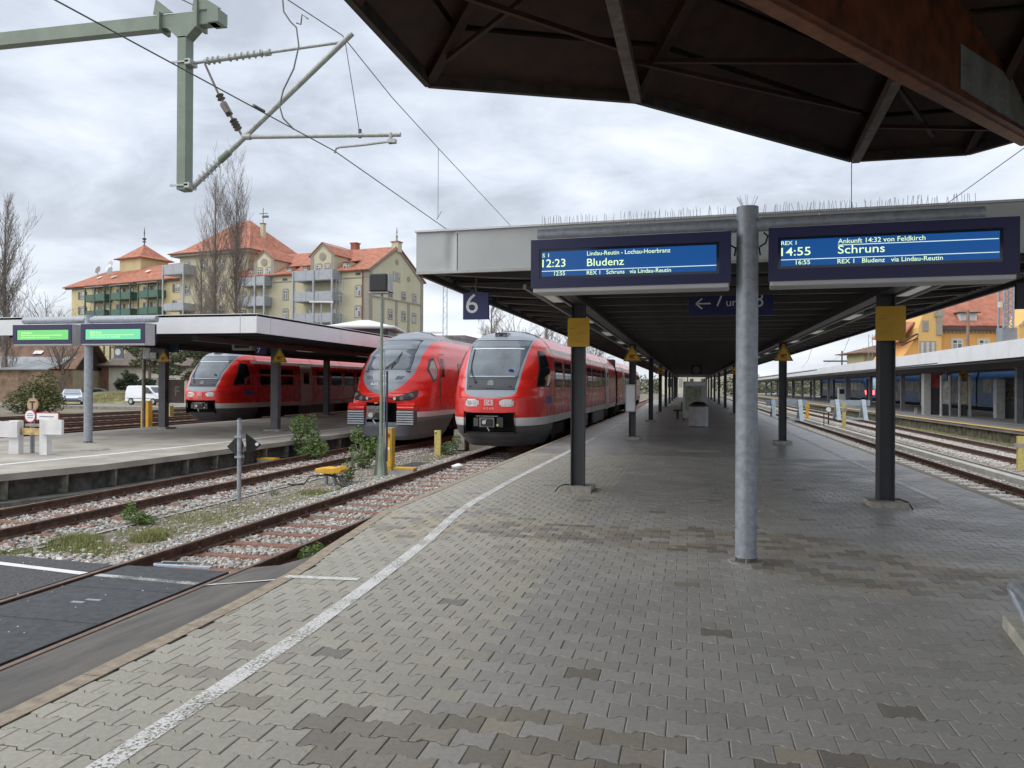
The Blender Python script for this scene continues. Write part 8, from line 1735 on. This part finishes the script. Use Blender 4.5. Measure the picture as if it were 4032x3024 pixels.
# white delivery van, nose to the right
vp = [(-2.1, .35), (-2.1, 1.2), (-2.02, 1.72), (-1.85, 1.82), (.35, 1.84), (.75, 1.72), (1.35, 1.18), (1.95, 1.0), (2.12, .72), (2.1, .32)]
PV = BW(-34.6, 76.0); van = car('delivery_van', 'white delivery van parked beyond the yard tracks, nose to the right', 'van', PV, PSI * 1 - .35 + R(0), vp, [(.0, 1.12), (.0, 1.65), (.40, 1.68), (.62, 1.6), (1.0, 1.2), (1.0, 1.12)], 1.8, None, M_cw, van=True)
mb = MB(); mb.add([(.80, -.70, 1.66), (.80, .70, 1.66), (1.34, .76, 1.22), (1.34, -.76, 1.22)], [(0, 1, 2, 3)]); mb.v = [(x + .03, y, z + .03) for x, y, z in mb.v]; mb.build('windscreen', M_wsglass, van)
mb = MB(); mb.box(2.05, 2.16, -.85, .85, .28, .62); mb.box(1.6, 2.1, -.915, -.88, .28, .6); mb.build('bumper', M_blackp, van); mb = MB(); mb.box(2.1, 2.17, -.25, .25, .45, .56); mb.build('number_plate', M_text, van)
for s_ in (-1, 1): mb = MB(); mb.box(1.85, 2.06, s_ * .68 - .18, s_ * .68 + .18, .78, .98); mb.build('headlight', M_lamp, van)
for x in (-1.35, 1.3):
    for s_ in (-1, 1): mb = MB(); mb.cyl((x, s_ * .72, .33), (x, s_ * .92, .33), .33, n=18); wh = mb.build('wheel', M_tyre, van); mb = MB(); mb.cyl((x, s_ * .92, .33), (x, s_ * .93, .33), .20, n=14); mb.build('rim', M_alu, wh)
mb = MB(); mb.box(-1.9, 1.0, -.922, -.90, .62, .66); mb.build('side_strip', M_blackp, van); mb = MB(); mb.box(.95, 1.1, -1.05, -.9, 1.1, 1.3); mb.build('mirror', M_blackp, van)
sp = [(-2.2, .3), (-2.2, .85), (-1.9, .95), (-1.3, 1.38), (-.6, 1.46), (.1, 1.42), (.85, .98), (1.9, .82), (2.2, .62), (2.2, .28)]
PS = BW(-42.5, 77); sed = car('parked_car', 'pale silver blue saloon car seen head on left of the galvanised post', 'car', PS, -.87, sp, [(-1.25, .98), (-1.1, 1.28), (-.5, 1.36), (.05, 1.33), (.65, .98)], 1.8, None, M_cs)
mb = MB(); mb.add([(.16, -.62, 1.40), (.16, .62, 1.40), (.86, .74, 1.0), (.86, -.74, 1.0)], [(0, 1, 2, 3)]); mb.v = [(x + .02, y, z + .02) for x, y, z in mb.v]; mb.build('windscreen', mat('sky_reflecting_glass', (0.22, 0.26, 0.32), 0.1, 0, 0), sed)
mb = MB(); mb.box(2.18, 2.23, -.55, .55, .5, .58); mb.build('grille', M_blackp, sed); mb = MB(); mb.box(2.2, 2.24, -.75, .75, .28, .42); mb.build('lower_intake', M_blackp, sed)
for s_ in (-1, 1):
    mb = MB(); mb.box(2.0, 2.22, s_ * .70 - .16, s_ * .70 + .16, .58, .74); mb.build('headlight', M_lamp, sed); mb = MB(); mb.box(.55, .75, s_ * .95 - .12, s_ * .95 + .12, .98, 1.12); mb.build('mirror', M_cs, sed)
    for x in (-1.35, 1.35): mb = MB(); mb.cyl((x, s_ * .70, .31), (x, s_ * .90, .31), .31, n=18); mb.build('wheel', M_tyre, sed)
PS = BW(-49.0, 95); c2 = car('parked_car', 'dark grey car half hidden behind the galvanised post and grass bank', 'car', PS, PSI + .3, sp, [(-1.25, .98), (-1.1, 1.28), (-.5, 1.36), (.05, 1.33), (.65, .98)], 1.8, None, mat('grey_car_paint', (0.14, 0.15, 0.16), 0.3, 0.3, 0.02, coat=.4))
mb = MB(); mb.add([(.18, -.62, 1.42), (.18, .62, 1.42), (.88, .74, 1.02), (.88, -.74, 1.02)], [(0, 1, 2, 3)]); mb.build('windscreen', M_wsglass, c2)
for s_ in (-1, 1):
    for x in (-1.35, 1.35): mb = MB(); mb.cyl((x, s_ * .70, .31), (x, s_ * .90, .31), .31, n=14); mb.build('wheel', M_tyre, c2)
for i, xc_ in enumerate((-13, -17, -22)): pass

# ------------------------------------------------------------------ every separate piece becomes an object of its own
def clusters(me):
    nv = len(me.vertices); par = list(range(nv))
    def find(a):
        while par[a] != a: par[a] = par[par[a]]; a = par[a]
        return a
    for p_ in me.polygons:
        vs_ = p_.vertices; r0 = find(vs_[0])
        for v in vs_[1:]:
            rv = find(v)
            if rv != r0: par[rv] = r0
    comp = {}
    for v in me.vertices: comp.setdefault(find(v.index), []).append(v.index)
    co = [v.co for v in me.vertices]; boxes = []
    for k, ids in comp.items():
        xs_ = [[co[i][a] for i in ids] for a in range(3)]; boxes.append([k, [min(x) - .012 for x in xs_], [max(x) + .012 for x in xs_]])
    n = len(boxes); g = list(range(n))
    if n > 160: return None
    def gf(a):
        while g[a] != a: a = g[a]
        return a
    for i in range(n):
        for j in range(i + 1, n):
            A, B_ = boxes[i], boxes[j]
            if all(A[1][a] <= B_[2][a] and B_[1][a] <= A[2][a] for a in range(3)):
                a, b_ = gf(i), gf(j)
                if a != b_: g[b_] = a
    root = {boxes[i][0]: gf(i) for i in range(n)}
    return [root[find(v)] for v in range(nv)]
skip = ('lettering', 'crown', 'foliage', 'stems', 'trunk', 'paving', 'fleet_number', 'class_number', 'nose_shell', 'body_side', 'roof_shoulder', 'lower_stripe', 'upper_stripe', 'railway', 'lattice')
by = {}
for o in list(COL.objects):
    if o.type == 'MESH' and o.parent is not None and not o.get('kind') and not o.name.startswith(skip): by.setdefault(o.data.name, []).append(o)
for dn, obs in by.items():
    me = bpy.data.meshes[dn]
    if len(me.polygons) > 3000 or len(me.polygons) < 2: continue
    lab = clusters(me)
    if lab is None:
        for o in obs: o['kind'] = 'stuff'
        continue
    ids = sorted(set(lab))
    if len(ids) < 2: continue
    base = obs[0].name.split('.')[0]; metas = []
    for c in ids:
        mp = {}; vs_ = []; fs_ = []; mi_ = []; sm_ = []
        for p_ in me.polygons:
            if lab[p_.vertices[0]] != c: continue
            f = []
            for v in p_.vertices:
                if v not in mp: mp[v] = len(vs_); vs_.append(tuple(me.vertices[v].co))
                f.append(mp[v])
            fs_.append(f); mi_.append(p_.material_index); sm_.append(p_.use_smooth)
        nm = bpy.data.meshes.new(base); nm.from_pydata(vs_, [], fs_)
        for m in me.materials: nm.materials.append(m)
        nm.polygons.foreach_set('material_index', mi_); nm.polygons.foreach_set('use_smooth', sm_); nm.update(); metas.append(nm)
    for o in obs:
        for k, nm in enumerate(metas):
            if k == 0: o.data = nm; continue
            c = o.copy(); c.data = nm; COL.objects.link(c)
print('objects', len(COL.objects))
